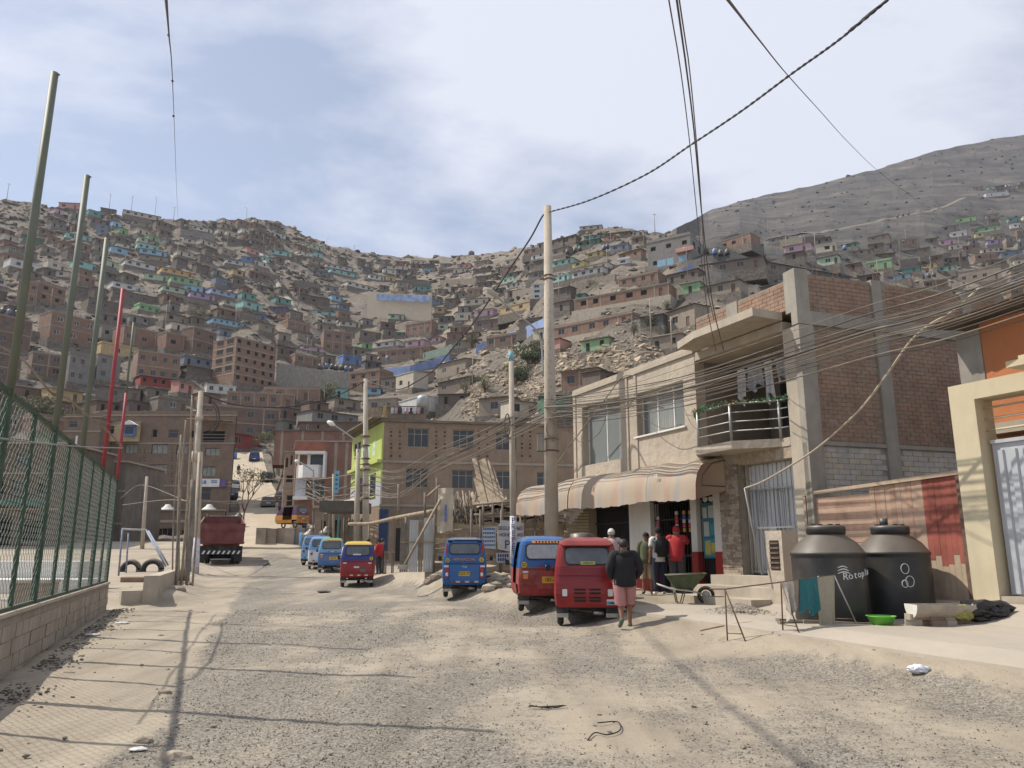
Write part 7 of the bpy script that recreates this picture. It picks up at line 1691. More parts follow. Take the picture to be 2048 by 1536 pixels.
# leaning timber and sticks
for i, (x0, y0, x1, y1, r_) in enumerate(((972, 1012, 948, 916, .09), (983, 1012, 956, 922, .09), (990, 1010, 966, 918, .10), (999, 1008, 973, 922, .10), (1006, 1006, 980, 930, .09), (965, 1012, 950, 955, .07), (1010, 1000, 1001, 978, .09), (958, 1014, 942, 985, .07))):
 mb = MB(); a, b_ = at(x0, y0, 29), at(x1, y1, 31); d_ = (b_ - a).normalized(); s_ = d_.cross(Vector((0, 1, 0))).normalized() * r_; t_ = Vector((0, .05, 0))
 mb.add([a - s_ - t_, a + s_ - t_, a + s_ + t_, a - s_ + t_, b_ - s_ - t_, b_ + s_ - t_, b_ + s_ + t_, b_ - s_ + t_], [(0,3,2,1), (4,5,6,7), (0,1,5,4), (1,2,6,5), (2,3,7,6), (3,0,4,7)], M_wood)
 single('timber', mb, a, ('longest timber leaning first from the stick pile', 'second long timber next to the longest one', 'broad timber third in the leaning stack', 'broad timber fourth in the leaning stack', 'long timber on the pole side of the leaning stack', 'short timber leaning below the long ones', 'short upright timber beside the thin utility pole', 'lowest short timber next to the sticks')[i], 'timber', 'timbers leaning in the yard')
stk = Thing('stick_pile', at(930, 1040, 29), 'dense pile of upright weathered sticks in the timber yard', 'stick pile')
for i in range(90):
 x = rr.uniform(902, 965); mb = MB(); mb.tube([at(x, 1050, 29 + rr.uniform(0, 1.5)), at(x + rr.uniform(-10, 6), 988 + rr.uniform(-8, 26), 29.5 + rr.uniform(0, 1.5))], rr.uniform(.018, .04), rr.choice((M_wood, M_wood2, M_wood2)), 5); stk.add('stick', mb)
rk2 = Thing('lumber_rack', at(1000, 1040, 28.5), 'rough lumber rack with stacked offcuts beside the thin utility pole', 'rack')
for (x0, y0, x1, y1) in ((945, 1010, 1050, 1001), (948, 1030, 1048, 1026), (966, 1006, 966, 1058), (985, 1005, 987, 1058), (1005, 1003, 1004, 1055), (1048, 1000, 1050, 1050), (1050, 1004, 1085, 998), (1085, 998, 1088, 1048), (1100, 1030, 1106, 1070), (1078, 1035, 1084, 1068)): mb = MB(); mb.tube([at(x0, y0, 28.5), at(x1, y1, 28.5)], .045, M_wood2, 6); rk2.add('bar', mb)
for i in range(34): x = rr.uniform(955, 1120); y = rr.uniform(1012, 1046); mb = MB(); p = at(x, y, 29.5); mb.box((-rr.uniform(.3, .9), -.1, -.03), (rr.uniform(.3, .9), .1, .03), rr.choice((M_wood, M_wood2)), Matrix.Translation(p) @ Matrix.Rotation(rr.uniform(-.25, .25), 4, 'Y')); rk2.add('offcut', mb)
cs = Thing('corrugated_sheet', at(1155, 1045, 24), 'tilted dusty corrugated sheet wall beside the shop', 'sheet wall'); mb = MB(); n_ = 12; M_cs = M('sandy corrugated iron', (.36, .29, .19), .7, .2, 2, .1)
CL = Line(*at(1128, 1090, 25.5).xy, 1, .1)
for i in range(n_): u0, u1 = 0, CL.uv(1178, 1090)[0]; z = CL.uv(1128, 1092 - i * 6)[1]; ul = u1 * max(0, (i - 4)) / 9; mb.add([CL.pt(ul, z, 0), CL.pt(u1, z, 0), CL.pt(u1, z + .055, .035), CL.pt(ul, z + .055, .035), CL.pt(u1, z + .11, 0), CL.pt(ul, z + .11, 0)], [(0, 1, 2, 3), (3, 2, 4, 5)], M_cs)
cs.add('sheet', mb)
# posters on the yard fence
ps = Thing('campaign_poster', YF.pt(YF.uv(1015, 1070)[0], yz + .6, .12), 'torn white election banner reading SEGURIDAD HONESTIDAD on the yard fence', 'banner')
def on_yf(x, y, o=.14): u, z = YF.uv(x, y); return YF.pt(u, z, o)
M_pap = M('worn white banner', (.52, .51, .50), .85, .14, 4, .15)
mb = MB(); pts = [(992, 1056), (1003, 1040), (1046, 1046), (1046, 1100), (1020, 1104), (994, 1098)]; mb.face([on_yf(*q) for q in pts[::-1]], M_pap); mb.face([on_yf(*q, .13) for q in pts], M_pap); ps.add('sheet', mb)
mb = MB(); pts = [(963, 1056), (990, 1054), (990, 1098), (965, 1096)]; mb.face([on_yf(*q) for q in pts[::-1]], M('pale blue poster', (.46, .50, .56), .85, .12, 12, .05)); mb.face([on_yf(*q, .13) for q in pts], M_pap); ps.add('small_poster', mb)
mb = MB(); pts = [(990, 1106), (1035, 1104), (1034, 1124), (992, 1126)]; mb.face([on_yf(*q) for q in pts[::-1]], M_pw2); mb.face([on_yf(*q, .13) for q in pts], M_pw2); ps.add('grey_board', mb)
M_ink = M('dark blue print', (.03, .035, .16), .7, .1, 8, 0)
for s_, x, y, sz, sx in (('SEGURIDAD', 1019, 1057, .19, .85), ('HONESTIDAD', 1021, 1070, .17, .8), ('P', 1013, 1090, .42, 1)): ps.text(s_, sz, M_ink if sz > .12 else M_tankb, on_yf(x, y, .15), YF.d, YF.n, 'lettering', sx=sx)
# rubble in front of the fence
for i in range(26):
 x, y = rr.uniform(972, 1035), rr.uniform(1150, 1180); p = at(x, y, 26.5 - (y - 1150) * .12); r_ = rr.uniform(.07, .19); o_ = crumple('rubble_stone', Vector((p.x, p.y, gz(p.x, p.y) + r_ * .5)), r_, rr.choice((M_stone, M_conc2)), 'lump of rubble in the heap under the election banner', 'rubble', 60 + i, (1.3, 1, .8), 1); o_['group'] = 'rubble heap under the banner'
for i in range(14):
 x, y = rr.uniform(858, 888), rr.uniform(1128, 1150); p = at(x, y, 27); r_ = rr.uniform(.08, .2); o_ = crumple('rubble_stone', Vector((p.x, p.y, gz(p.x, p.y) + r_ * .4)), r_, rr.choice((M_stone, M_conc2)), 'lump of rubble at the left end of the board fence', 'rubble', 90 + i, (1.3, 1, .8), 1); o_['group'] = 'rubble at the fence end'
# stall front: blue barred gate, door, table
mb = MB()
for j in range(5):
 for i in range(7): p = on_yf(966 + i * 3.5, 1058 + j * 8, .145); mb.box((p.x - .022, p.y - .004, p.z - .035), (p.x + .022, p.y, p.z + .03), M_tankb)
for j in range(2):
 for i in range(5 - j): p = on_yf(996 + i * 4.5, 1111 + j * 8, .15); mb.box((p.x - .03, p.y - .004, p.z - .05), (p.x + .02, p.y, p.z + .05), M_ink)
ps.add('faded_print', mb, kind='stuff')
sg_ = Thing('blue_gate', at(765, 1095, 47), 'tall blue barred metal gate under the tan building', 'gate')
a, b_ = at(757, 1102, 46.8), at(776, 1018, 46.8)
for i in range(9): mb = MB(); x = lerp(a.x, b_.x, i / 8); mb.box((x - .035, 46.78, a.z), (x + .035, 46.84, b_.z), M('navy gate paint', (.025, .055, .14), .6, .2, 3, .05)); sg_.add('bar', mb)
mb = MB(); mb.box((a.x, 46.9, a.z), (b_.x, 46.95, b_.z), M_dark); [mb.box((a.x, 46.75, z), (b_.x, 46.78, z + .08), MATS['navy gate paint']) for z in (a.z + .1, lerp(a.z, b_.z, .5), b_.z - .1)]; sg_.add('crossbars', mb)
rel_box('stall_wall', (776, 1040), (815, 1125), 40, .2, M_bb2, 'brown stall wall with dark doorway behind the corrugated doors', 'wall'); rel_box('doorway', (790, 1056), (803, 1122), 39.9, .05, M_dark, 'dark stall doorway with hanging goods', 'doorway')
tb = Thing('table', at(778, 1125, 37), 'small wooden table at the stall front', 'table'); a, b_ = at(770, 1128, 37), at(788, 1103, 37); mb = MB(); mb.box((a.x, 36.6, b_.z - .05), (b_.x, 37.2, b_.z), M_wood); tb.add('table_top', mb)
for x in (a.x + .03, b_.x - .03):
 for y in (36.65, 37.1): mb = MB(); mb.box((x - .025, y - .025, gz(x, y)), (x + .025, y + .025, b_.z - .052), M_wood2); tb.add('leg', mb)
# poles along the street
P0T, P0a, P0b = painted_pole(1105, 1165, 1095, 413, 24, .235, .125, 'tall tapered concrete utility pole carrying the cable bundle beside the shop', [])
mb = MB()
for f in (.335, .365, .79, .80): c_ = lerp(P0a, P0b, f); mb.tube([c_, c_ + UP * .05], .235 - f * .09, M_rust, 14); mb.tube([c_ + Vector((-.27, -.02, .02)), c_ + Vector((.27, -.02, .02))], .018, M_rust, 5)
P0T.add('clamp_band', mb)
mb = MB(); c_ = lerp(P0a, P0b, .40)
for k in range(7): r_ = .2 + .02 * k; mb.tube([c_ + Vector((r_ * .75 * sin(w * pi / 10) + .02 * k, -.27, -.1 - r_ * 1.3 * cos(w * pi / 10))) for w in range(21)], .008, M_cable2, 4)
P0T.add('cable_coil', mb); mb = MB(); c_ = lerp(P0a, P0b, .36); mb.box((c_.x - .42, c_.y - .3, c_.z - .3), (c_.x - .22, c_.y - .1, c_.z + .2), M_conc); P0T.add('junction_box', mb)
mb = MB(); rr2 = random.Random(5); items_ = []
for i in range(30): f = i / 30; c_ = lerp(P0a, P0b, .45 + f * .5); a_ = -1.4 if i % 2 else -1.8; mb.tube([c_ + Vector((.19 * cos(a_) * (1 - f * .4), .19 * sin(a_) * (1 - f * .4), 0)), c_ + Vector((.2 * cos(a_) * (1 - f * .4), .2 * sin(a_) * (1 - f * .4), 0))], .014, M_dark, 5)
P0T.add('bolt_holes', mb, kind='stuff')
# lamp arm
mb = MB(); arm = [at(1086, 752, 23.8), at(1083, 690, 23.8), at(1072, 660, 23.6), at(1030, 625, 23.3), at(992, 592, 23)]; mb.tube(catmull(arm, 6), .03, M_steel, 8); P0T.add('lamp_arm', mb)
mb = MB(); a, b_ = at(996, 596, 23), at(967, 577, 22.8); d_ = b_ - a; mb.tube([a, a + d_ * .2, a + d_ * .7, b_], [.05, .12, .13, .05], M_conc2, 12); mb.tube([a + d_ * .3 - UP * .06, b_ - d_ * .08 - UP * .06], .09, M_white, 10); P0T.add('lamp_head', mb)
TPT, _a, _b = painted_pole(1028, 1177, 1022, 703, 26.3, .115, .085, 'thin concrete pole with blue top and white poster-wrapped foot', [(.0, .02, M_conc), (.021, .27, M_pw), (.955, .999, M('sky blue paint', (.16, .36, .42), .7, .1, 3, 0))])
for i, ch in enumerate('PREPET'): TPT.text(ch, .26, M_ink, _a + UP * (1.95 - i * .21) + Vector((-.02, -.135, 0)), Vector((1, .0, .0)), Vector((0, -1, 0)), 'letter')
mb = MB(); c_ = lerp(_a, _b, .66); mb.tube([c_ + Vector((-.16 + .09 * cos(w * pi / 8), -.1, .42 * sin(w * pi / 8))) for w in range(17)], .022, M_cable3, 6); TPT.add('cable_coil', mb)
FP, FPa, FPb = painted_pole(733, 1108, 731, 758, 46, .22, .12, 'tall concrete pole with clamps standing before the lime green wall', [(0, .1, M_pw)])
mb = MB()
for f in (.35, .42, .5, .53, .56, .63, .68): c_ = lerp(FPa, FPb, f); mb.tube([c_ + Vector((-.32, -.2, 0)), c_ + Vector((.32, -.2, 0))], .03, M_rust, 5); mb.tube([c_, c_ + UP * .08], .23, M_rust, 12)
FP.add('clamp_band', mb)
FP2, a_, b_ = painted_pole(713, 1108, 716, 898, 46.5, .2, .12, 'shorter leaning concrete pole with curved lamp arm before the lime green wall', [(0, .1, M_pw)])
mb = MB(); mb.tube(catmull([at(717, 905, 46), at(714, 885, 46), at(700, 872, 46), at(668, 850, 46)], 6), .045, M_steel, 6); a, b_ = at(670, 851, 46), at(655, 843, 46); mb.tube([a, lerp(a, b_, .5), b_], [.06, .16, .08], M_white, 8); FP2.add('lamp_arm', mb)
p3, _, _ = painted_pole(568, 1034, 573, 925, 88, .15, .1, 'grey lamp pole beside the dark pickup on the hill road', [])
p4 = Thing('street_lamp', at(628, 985, 62), 'street lamp curving over the white balcony bay', 'street lamp'); mb = MB(); mb.tube(catmull([at(626, 1060, 62), at(627, 950, 62), at(624, 940, 62), at(606, 928, 62), at(597, 924, 62)], 5), .06, M_steel, 6); p4.add('pole', mb); mb = MB(); a, b_ = at(598, 925, 62), at(590, 921, 62); mb.tube([a, lerp(a, b_, .5), b_], [.06, .16, .08], M_white, 8); p4.add('lamp_head', mb)
# bare roadside trees
def bare_tree(p, h, label, n_leaf=500, seed=1, lean=0):
 T = Thing('tree', p, label, 'tree'); rr = random.Random(seed); mb = MB(); tips = []
 def br(a, d, L_, r_, lv):
  b_ = a + d * L_; mid = (a + b_) / 2 + Vector((rr.uniform(-.1, .1), rr.uniform(-.1, .1), 0)) * L_; mb.tube([a, mid, b_], [r_, r_ * .8, r_ * .6], M_twig, 5)
  if lv == 0: tips.append(b_); return
  for _ in range(3): br(b_, (d + Vector((rr.uniform(-.8, .8), rr.uniform(-.8, .8), rr.uniform(-.2, .5)))).normalized(), L_ * .62, r_ * .58, lv - 1)
 br(p, Vector((lean, 0, 1)).normalized(), h * .4, h * .02, 4); T.add('trunk', mb); mb = MB()
 for _ in range(n_leaf):
  c = rr.choice(tips) + Vector((rr.gauss(0, .2), rr.gauss(0, .2), rr.gauss(0, .2))); q = Vector((rr.uniform(-1, 1), rr.uniform(-1, 1), rr.uniform(-1, 1))).normalized(); t = q.orthogonal() * .5; s_ = h * .012
  mb.face([c - q * s_, c + t * s_, c + q * s_, c - t * s_], M_leaf2)
 T.add('crown', mb)
bare_tree(at(484, 1088, 52), 5.2, 'small nearly bare tree on the roadside beyond the red truck', 260, 3); bare_tree(road_pt(540, 985) + Vector((1, 0, 0)), 9, 'tangled bare tree above the parked cars on the hill road', 1200, 5, .2); bare_tree(road_pt(541, 965) + Vector((2.5, -6, 0)), 8, 'dry leaning tree beside the narrow tan house', 900, 8, -.2)
# ================================================================== three-wheeled taxis
def paint(name, col, rough=.22, dust=.12): return M(name, col, rough, .08, 1.5, .02, dust=dust)
M_tail = M('red lamp lens', (.35, .02, .015), .25, .05, 3, 0); M_amber = M('amber lens', (.55, .22, .05), .3, .05, 3, 0); M_refl = M('white reflector', (.62, .62, .62), .4, .05, 3, 0)
M_plate = M('yellow plate', (.55, .38, .04), .5, .05, 3, 0); M_gask = M('black gasket', (.02, .02, .02), .6, .05, 3, 0); M_twg = M('dusty rear glass', (.13, .14, .145), .18, .25, 3, .03); M_orp = M('orange decal', (.60, .25, .06), .5, .1, 8, 0)
M_chrome = M('dull metal', (.35, .34, .32), .4, .2, 5, 0, metal=.7)
def rrect(w, h, r, n=5):
 pts = []
 for cx, cy, a0 in ((w/2 - r, h/2 - r, 0), (-w/2 + r, h/2 - r, pi/2), (-w/2 + r, -h/2 + r, pi), (w/2 - r, -h/2 + r, 1.5 * pi)):
  for k in range(n): a = a0 + pi / 2 * k / (n - 1); pts.append((cx + r * cos(a), cy + r * sin(a)))
 return pts
def tuktuk(p, yaw, low, up, roofm, label, style='round', plate='', decals=(), W=1.3, Hs=1.0, grp='tuk-tuks parked along the road', glass=None, rack=False):
 root = empty('tuktuk', p, label, 'tuk-tuk', grp, yaw)
 lv = [(.36, .60, .03, 2.35), (.42, .635, 0.0, 2.42), (.62, .655, -.01, 2.5), (.84, .65, .0, 2.48), (.98, .645, .02, 2.42), (1.14, .63, .04, 2.3), (1.34, .60, .09, 2.12), (1.52, .565, .14, 1.95), (1.60, .545, .17, 1.85), (1.66, .50, .23, 1.78), (1.71, .43, .33, 1.66), (1.735, .28, .55, 1.45)]
 rings = []
 def side_y(r, f):
  return [r, r + .08, .62, .8, 1.0, 1.25, 1.5, min(1.62, f - .1), f - .06]
 for z, hw, r, f in lv:
  hw *= W / 1.3; ring = []; c = .10
  rear = [-hw + c, -hw * .45, 0, hw * .45, hw - c]
  ys = side_y(r, f)
  ring += [(x, r + .012 * (abs(x) / hw) ** 2) for x in rear] + [(hw - c * .3, r + c * .3)] + [(hw, y if y > r + c else r + c) for y in ys[1:]]
  ring += [(hw * .8, f), (0, f + .03), (-hw * .8, f)] + [(-hw, y if y > r + c else r + c) for y in ys[:0:-1]] + [(-hw + c * .3, r + c * .3)]
  rings.append([(x, y, z * Hs) for x, y in ring])
 N = len(rings[0]); body, upper, rf = MB(), MB(), MB()
 for i in range(len(rings) - 1):
  z = lv[i][0]
  for k in range(N):
   k2 = (k + 1) % N; a, b_ = rings[i][k], rings[i][k2]
   ym = (a[1] + b_[1]) / 2; sidef = abs(a[0] - b_[0]) < .02 and abs(a[0]) > .4
   if sidef and .62 < ym < 1.62 and .6 < z < 1.55: continue                    # open doorway
   if z < .6 and sidef and .1 < ym < .62: continue                              # wheel arch
   frontf = ym > 1.75 and abs(a[0] + b_[0]) < 1.2
   tgt, m = (body, low) if z < .98 else (upper, up) if z < 1.58 else (rf, roofm)
   if frontf and 1.05 < z < 1.5: m = M_glass
   tgt.face([a, b_, rings[i+1][k2], rings[i+1][k]], m, z > .3)
 rf.face([q for q in rings[-1]], roofm, True)
 body.build('body', root); upper.build('upper_body', root); rf.build('roof', root)
 def rp(x, z):            # a point on the rear face, its outward direction
  z /= Hs; y = interp([(a, c) for a, b_, c, d in lv], z) ; return Vector((x, y, z * Hs))
 def rnorm(z): a, b_ = rp(0, z - .05), rp(0, z + .05); d = (b_ - a).normalized(); return d, Vector((1, 0, 0)).cross(d)
 def plate_on(x, z, w, h, r, m, name, th=.012, off=.0):
  up_, nn = rnorm(z); mb = MB(); c = rp(x, z) + nn * off; mb.prism(rrect(w, h, r), c, Vector((1, 0, 0)), up_, nn, th, m); return mb.build(name, root)
 def txt(s_, x, z, sz, m, off=.02, sx=1): up_, nn = rnorm(z); text(s_, sz, m, root, frame_m(rp(x, z) + nn * off, Vector((1, 0, 0)), nn), 'lettering', sx=sx)
 gl = glass or M_twg
 wz = (1.385 if style == 'tvs' else 1.36) * Hs
 gw, gh = ((.86, .33) if style != 'tvs' else (.86, .28))
 plate_on(0, wz, gw + .06, gh + .06, .11, M_gask, 'window_gasket', .012, -.002); g_ = plate_on(0, wz, gw, gh, .09, gl, 'rear_window', .008, .008)
 mb = MB(); mb.box((-.5, .75, .38), (.5, 1.2, .72), M_dark); mb.box((-.52, .62, .7), (.52, .74, 1.1 * Hs), M('seat vinyl', (.05, .045, .05), .6, .1, 5, 0)); mb.box((-.6, .1, .34), (.6, 2.3, .38), M_dark); mb.build('seat', root)
 mb = MB(); mb.box((-.60, .02, .98 * Hs), (.60, .02 + .05, 1.0 * Hs), low); mb.v = [(x, y - .05, z) for x, y, z in mb.v]; mb.build('trim_ridge', root)
 for s_ in (-1, 1):
  wheel = MB(); c = Vector((s_ * .55, .36, .26)); pts = [c + Vector((0, .20 * cos(k * pi / 10), .20 * sin(k * pi / 10))) for k in range(21)]; wheel.tube(pts, .07, M_black, 8); w_ = wheel.build('wheel', root)
  mb = MB(); mb.tube([c - Vector((.045, 0, 0)), c + Vector((.045, 0, 0))], .15, M_chrome, 14); mb.build('rim', w_)
  mb = MB(); mb.box((s_ * .50 - .13, .09, .17), (s_ * .50 + .11, .10, .40), M_black); mb.box((s_ * .50 - .13, .08, .17), (s_ * .50 + .11, .089, .25), M_chrome); mb.build('mudflap', root)
 mb = MB(); c = Vector((0, 2.15, .24)); pts = [c + Vector((0, .185 * cos(k * pi / 10), .185 * sin(k * pi / 10))) for k in range(21)]; mb.tube(pts, .062, M_black, 8); mb.build('wheel', root)
 mb = MB(); mb.tube([(-.5, .42, .27), (.5, .42, .27)], .03, M_black, 6); mb.tube([(.12, .12, .26), (.32, .14, .25)], .045, M_chrome, 8); mb.tube([(-.2, .2, .3), (.05, .12, .27), (.12, .12, .26)], .02, M_black, 6); mb.box((-.35, .2, .28), (.3, .6, .4), M_black); mb.build('axle_and_exhaust', root)
 for s_ in (-1, 1): mb = MB(); mb.tube([(s_ * .64, 1.55, 1.02 * Hs), (s_ * .78, 1.6, 1.08 * Hs)], .01, M_gask, 5); mb.prism(rrect(.1, .14, .04), Vector((s_ * .8, 1.58, 1.1 * Hs)), Vector((1, 0, 0)), UP, Vector((0, -1, 0)), .03, M_gask); mb.build('mirror', root)
 if style == 'tvs':
  plate_on(0, .70, .86, .46, .04, low, 'tailgate', .02, 0)
  for s_ in (-1, 1): plate_on(s_ * .51, .71, .10, .30, .04, M_tail, 'tail_lamp', .03, .0); plate_on(s_ * .53, .885, .14, .055, .01, M_refl, 'reflector', .02, .0); plate_on(s_ * .51, .66, .08, .1, .03, M_refl, 'indicator', .036, .0)
  for i in range(6): plate_on(-.32 + i * .135, .455, .12, .05, .005, (M_tail, M_refl)[i % 2], 'bumper_strip', .015, 0)
  plate_on(.0, .675, .34, .13, .02, M_plate, 'number_plate', .012, .02); txt(plate, 0, .675, .125, M_gask, .035, .8); txt('TVS', 0, .865, .075, M_refl, .03, 1.2); txt('TVS', -.0, .866, .07, M_refl, .031, 1.2)
  txt('NISKAJAZZUAL', -.0, 1.08, .105, M_orp, .02, .9)
  for s_ in (-1, 1): up_, nn = rnorm(1.38); mb = MB(); mb.prism([(0, -.2), (.06, -.1), (.04, .12), (.01, .2)] if s_ > 0 else [(0, .2), (-.04, .12), (-.06, -.1), (0, -.2)], rp(s_ * .50, 1.38), Vector((1, 0, 0)), up_, nn, .02, M_tail); mb.build('high_tail_lamp', root)
  mb = MB(); mb.box((-.36, .14, 1.655), (.36, .28, 1.71), M_refl); mb.box((-.50, .12, 1.60), (-.37, .26, 1.64), M_dark); mb.box((.37, .12, 1.60), (.50, .26, 1.64), M_dark); mb.build('roof_spoiler', root)
 elif style == 'louvre':
  for sx_ in (-.15, .15):
   for i, z in enumerate((.50, .56, .65, .72)): plate_on(sx_, z, .24, .035, .015, M_dark, 'louvre', .004, .006)
  for s_ in (-1, 1): plate_on(s_ * .46, .66, .10, .14, .02, M_refl, 'tail_lamp', .03, .0)
  for k in range(5): mb = MB(); mb.box((-.66, .06, .45 + k * .09), (-.40, .09, .456 + k * .09), low); mb.box((-.64, -.022, .45 + k * .09), (-.47, .0, .458 + k * .09), low); mb.build('pressed_rib', root)
  plate_on(.49, .475, .21, .11, .01, M_refl, 'number_plate', .012, .0); plate_on(.49, .46, .20, .06, .005, M('blue plate print', (.10, .30, .42), .5, .05, 3, 0), 'plate_band', .015, .002)
  txt('1889', .49, .46, .05, M_gask, .02, 1.2)
  mb = MB(); mb.box((-.50, .03, 1.585), (.50, .2, 1.61), up); mb.v = [(x * (.93 if y < .1 else 1.07), y, z + (.02 if y > .1 else 0)) for x, y, z in mb.v]; mb.build('rear_visor', root)
  plate_on(.02, 1.24, .30, .07, .01, M('yellow window card', (.42, .42, .12), .6, .2, 20, 0), 'window_card', .004, .018); txt('LINEA 8', .02, 1.24, .055, M_gask, .024)
  for z in (1.09, 1.14): up_, nn = rnorm(z); mb = MB(); mb.prism([(-.52, .03 if z > 1.1 else 0), (-.2, 0), (.2, 0), (.52, .03 if z > 1.1 else 0), (.5, .012 + (.03 if z > 1.1 else 0)), (-.5, .012 + (.03 if z > 1.1 else 0))], rp(0, z), Vector((1, 0, 0)), up_, nn, .012, up); mb.build('crease', root)
 else:
  for s_ in (-1, 1): plate_on(s_ * .47, .80, .11, .12, .02, M_tail if style != 'worn' else M_amber, 'tail_lamp', .03, .0); plate_on(s_ * .47, .90, .13, .045, .01, M_refl, 'reflector', .02, .0)
  if style == 'worn':
   plate_on(0.12, .72, .42, .15, .02, M_plate, 'number_plate', .012, .01); txt(plate, .12, .72, .13, M_gask, .025, .85); plate_on(.1, .72, .6, .4, .03, low, 'pressed_panel', .01, -.002)
   plate_on(.1, 1.585, .8, .07, .01, M_orp, 'name_board', .012, .0)
   for i in range(9): plate_on(-.2 + i * .075, 1.585, .04, .045, .01, M_dark, 'board_print', .004, .012)
   for i, m_ in enumerate((M_tail, M_refl, M_tail)): plate_on(-.12 + i * .17, 1.04, .12, .035, .015, m_, 'reflector', .01, 0)
  else:
   plate_on(.22, .63, .22, .12, .01, M('dark plate', (.10, .13, .12), .5, .1, 9, 0), 'number_plate', .012, 0); plate_on(-.03, .75, .2, .06, .01, M_refl, 'sticker', .01, 0); plate_on(-.03, 1.22, .3, .05, .01, M_refl, 'window_card', .01, .01)
   for i in range(6): plate_on(-.35 + i * .14, .45, .12, .045, .005, (M_tail, M_refl)[i % 2], 'bumper_strip', .015, 0)
 for s_, x, z in decals:
  plate_on(x, z, .14, .14, .069, M_plate, 'number_sticker', .012, 0); txt(s_, x, z, .10, M_gask, .016)
 if rack:
  mb = MB(); mb.tube([(-.35, .5, 1.70), (.1, .5, 1.74), (.4, .55, 1.70)], .02, M_dark, 6); mb.tube([(-.35, .5, 1.70), (-.3, 1.2, 1.72)], .015, M_dark, 6); mb.build('roof_bar', root)
 return root
def gpt(px, py, Y): p = at(px, py, Y); p.z = gz(p.x, p.y); return p
P_red, P_blue, P_lb, P_roy, P_gr, P_yel = paint('tuktuk red', (.24, .010, .014)), paint('tuktuk blue', (.008, .095, .30)), paint('tuktuk pale blue', (.16, .32, .52)), paint('tuktuk royal blue', (.012, .025, .20)), paint('tuktuk green roof', (.16, .32, .15)), paint('tuktuk yellow', (.62, .42, .03))
P_wred = M('worn red enamel', (.24, .03, .025), .55, .35, 5, .05, dust=.5); P_wb = paint('tuktuk dull blue', (.045, .13, .33), .4, .5)
p = gpt(1176, 1240, 16.25); tuktuk(p, radians(-3), P_red, P_red, P_red, 'glossy red tuk-tuk with louvred tail, nearest to the camera', 'louvre', '', [('8', .54, 1.03)], rack=True, W=1.34, Hs=1.02)
p = gpt(1092, 1210, 18.6); tuktuk(p, radians(4), P_wred, P_blue, paint('tuktuk blue roof', (.012, .13, .38)), 'half red half blue tuk-tuk tucked behind the glossy red one', 'worn', '187-74', [('G1', -.5, 1.06)], glass=M('frosted rear glass', (.34, .36, .37), .3, .2, 6, .03))
p = gpt(928, 1200, 23.3); tuktuk(p, radians(2), P_blue, P_blue, P_blue, 'all blue tuk-tuk with yellow plate standing alone mid road', 'tvs', '7237-7C', [('G1', -.5, 1.05), ('6', .5, 1.07)])
p = gpt(713, 1172, 30.6); tuktuk(p, radians(9), P_red, P_roy, P_yel, 'blue and red tuk-tuk with yellow roof driving on the road', 'round', '', [('9', .52, 1.07)], glass=M_twg)
p = gpt(661, 1138, 40.0); tuktuk(p, radians(10), P_wb, P_lb, P_gr, 'dusty blue tuk-tuk with green roof edge parked beyond the yellow-roofed one', 'worn', '42-10', [])
p = gpt(640, 1130, 42.6); tuktuk(p, radians(12), M_white, P_lb, P_lb, 'white and pale blue tuk-tuk squeezed between two blue ones', 'round', '', [])
p = gpt(622, 1124, 45.5); tuktuk(p, radians(-4), P_lb, P_lb, P_blue, 'pale blue tuk-tuk leftmost of the parked row', 'round', '', [])
p = at(606, 1056, 64); tuktuk(p, radians(62), paint('tuktuk orange', (.45, .20, .03)), paint('tuktuk maroon', (.07, .02, .06)), M_dark, 'maroon and orange mototaxi parked sideways above the rock bank', 'round', '', [], Hs=1.05, W=1.4)
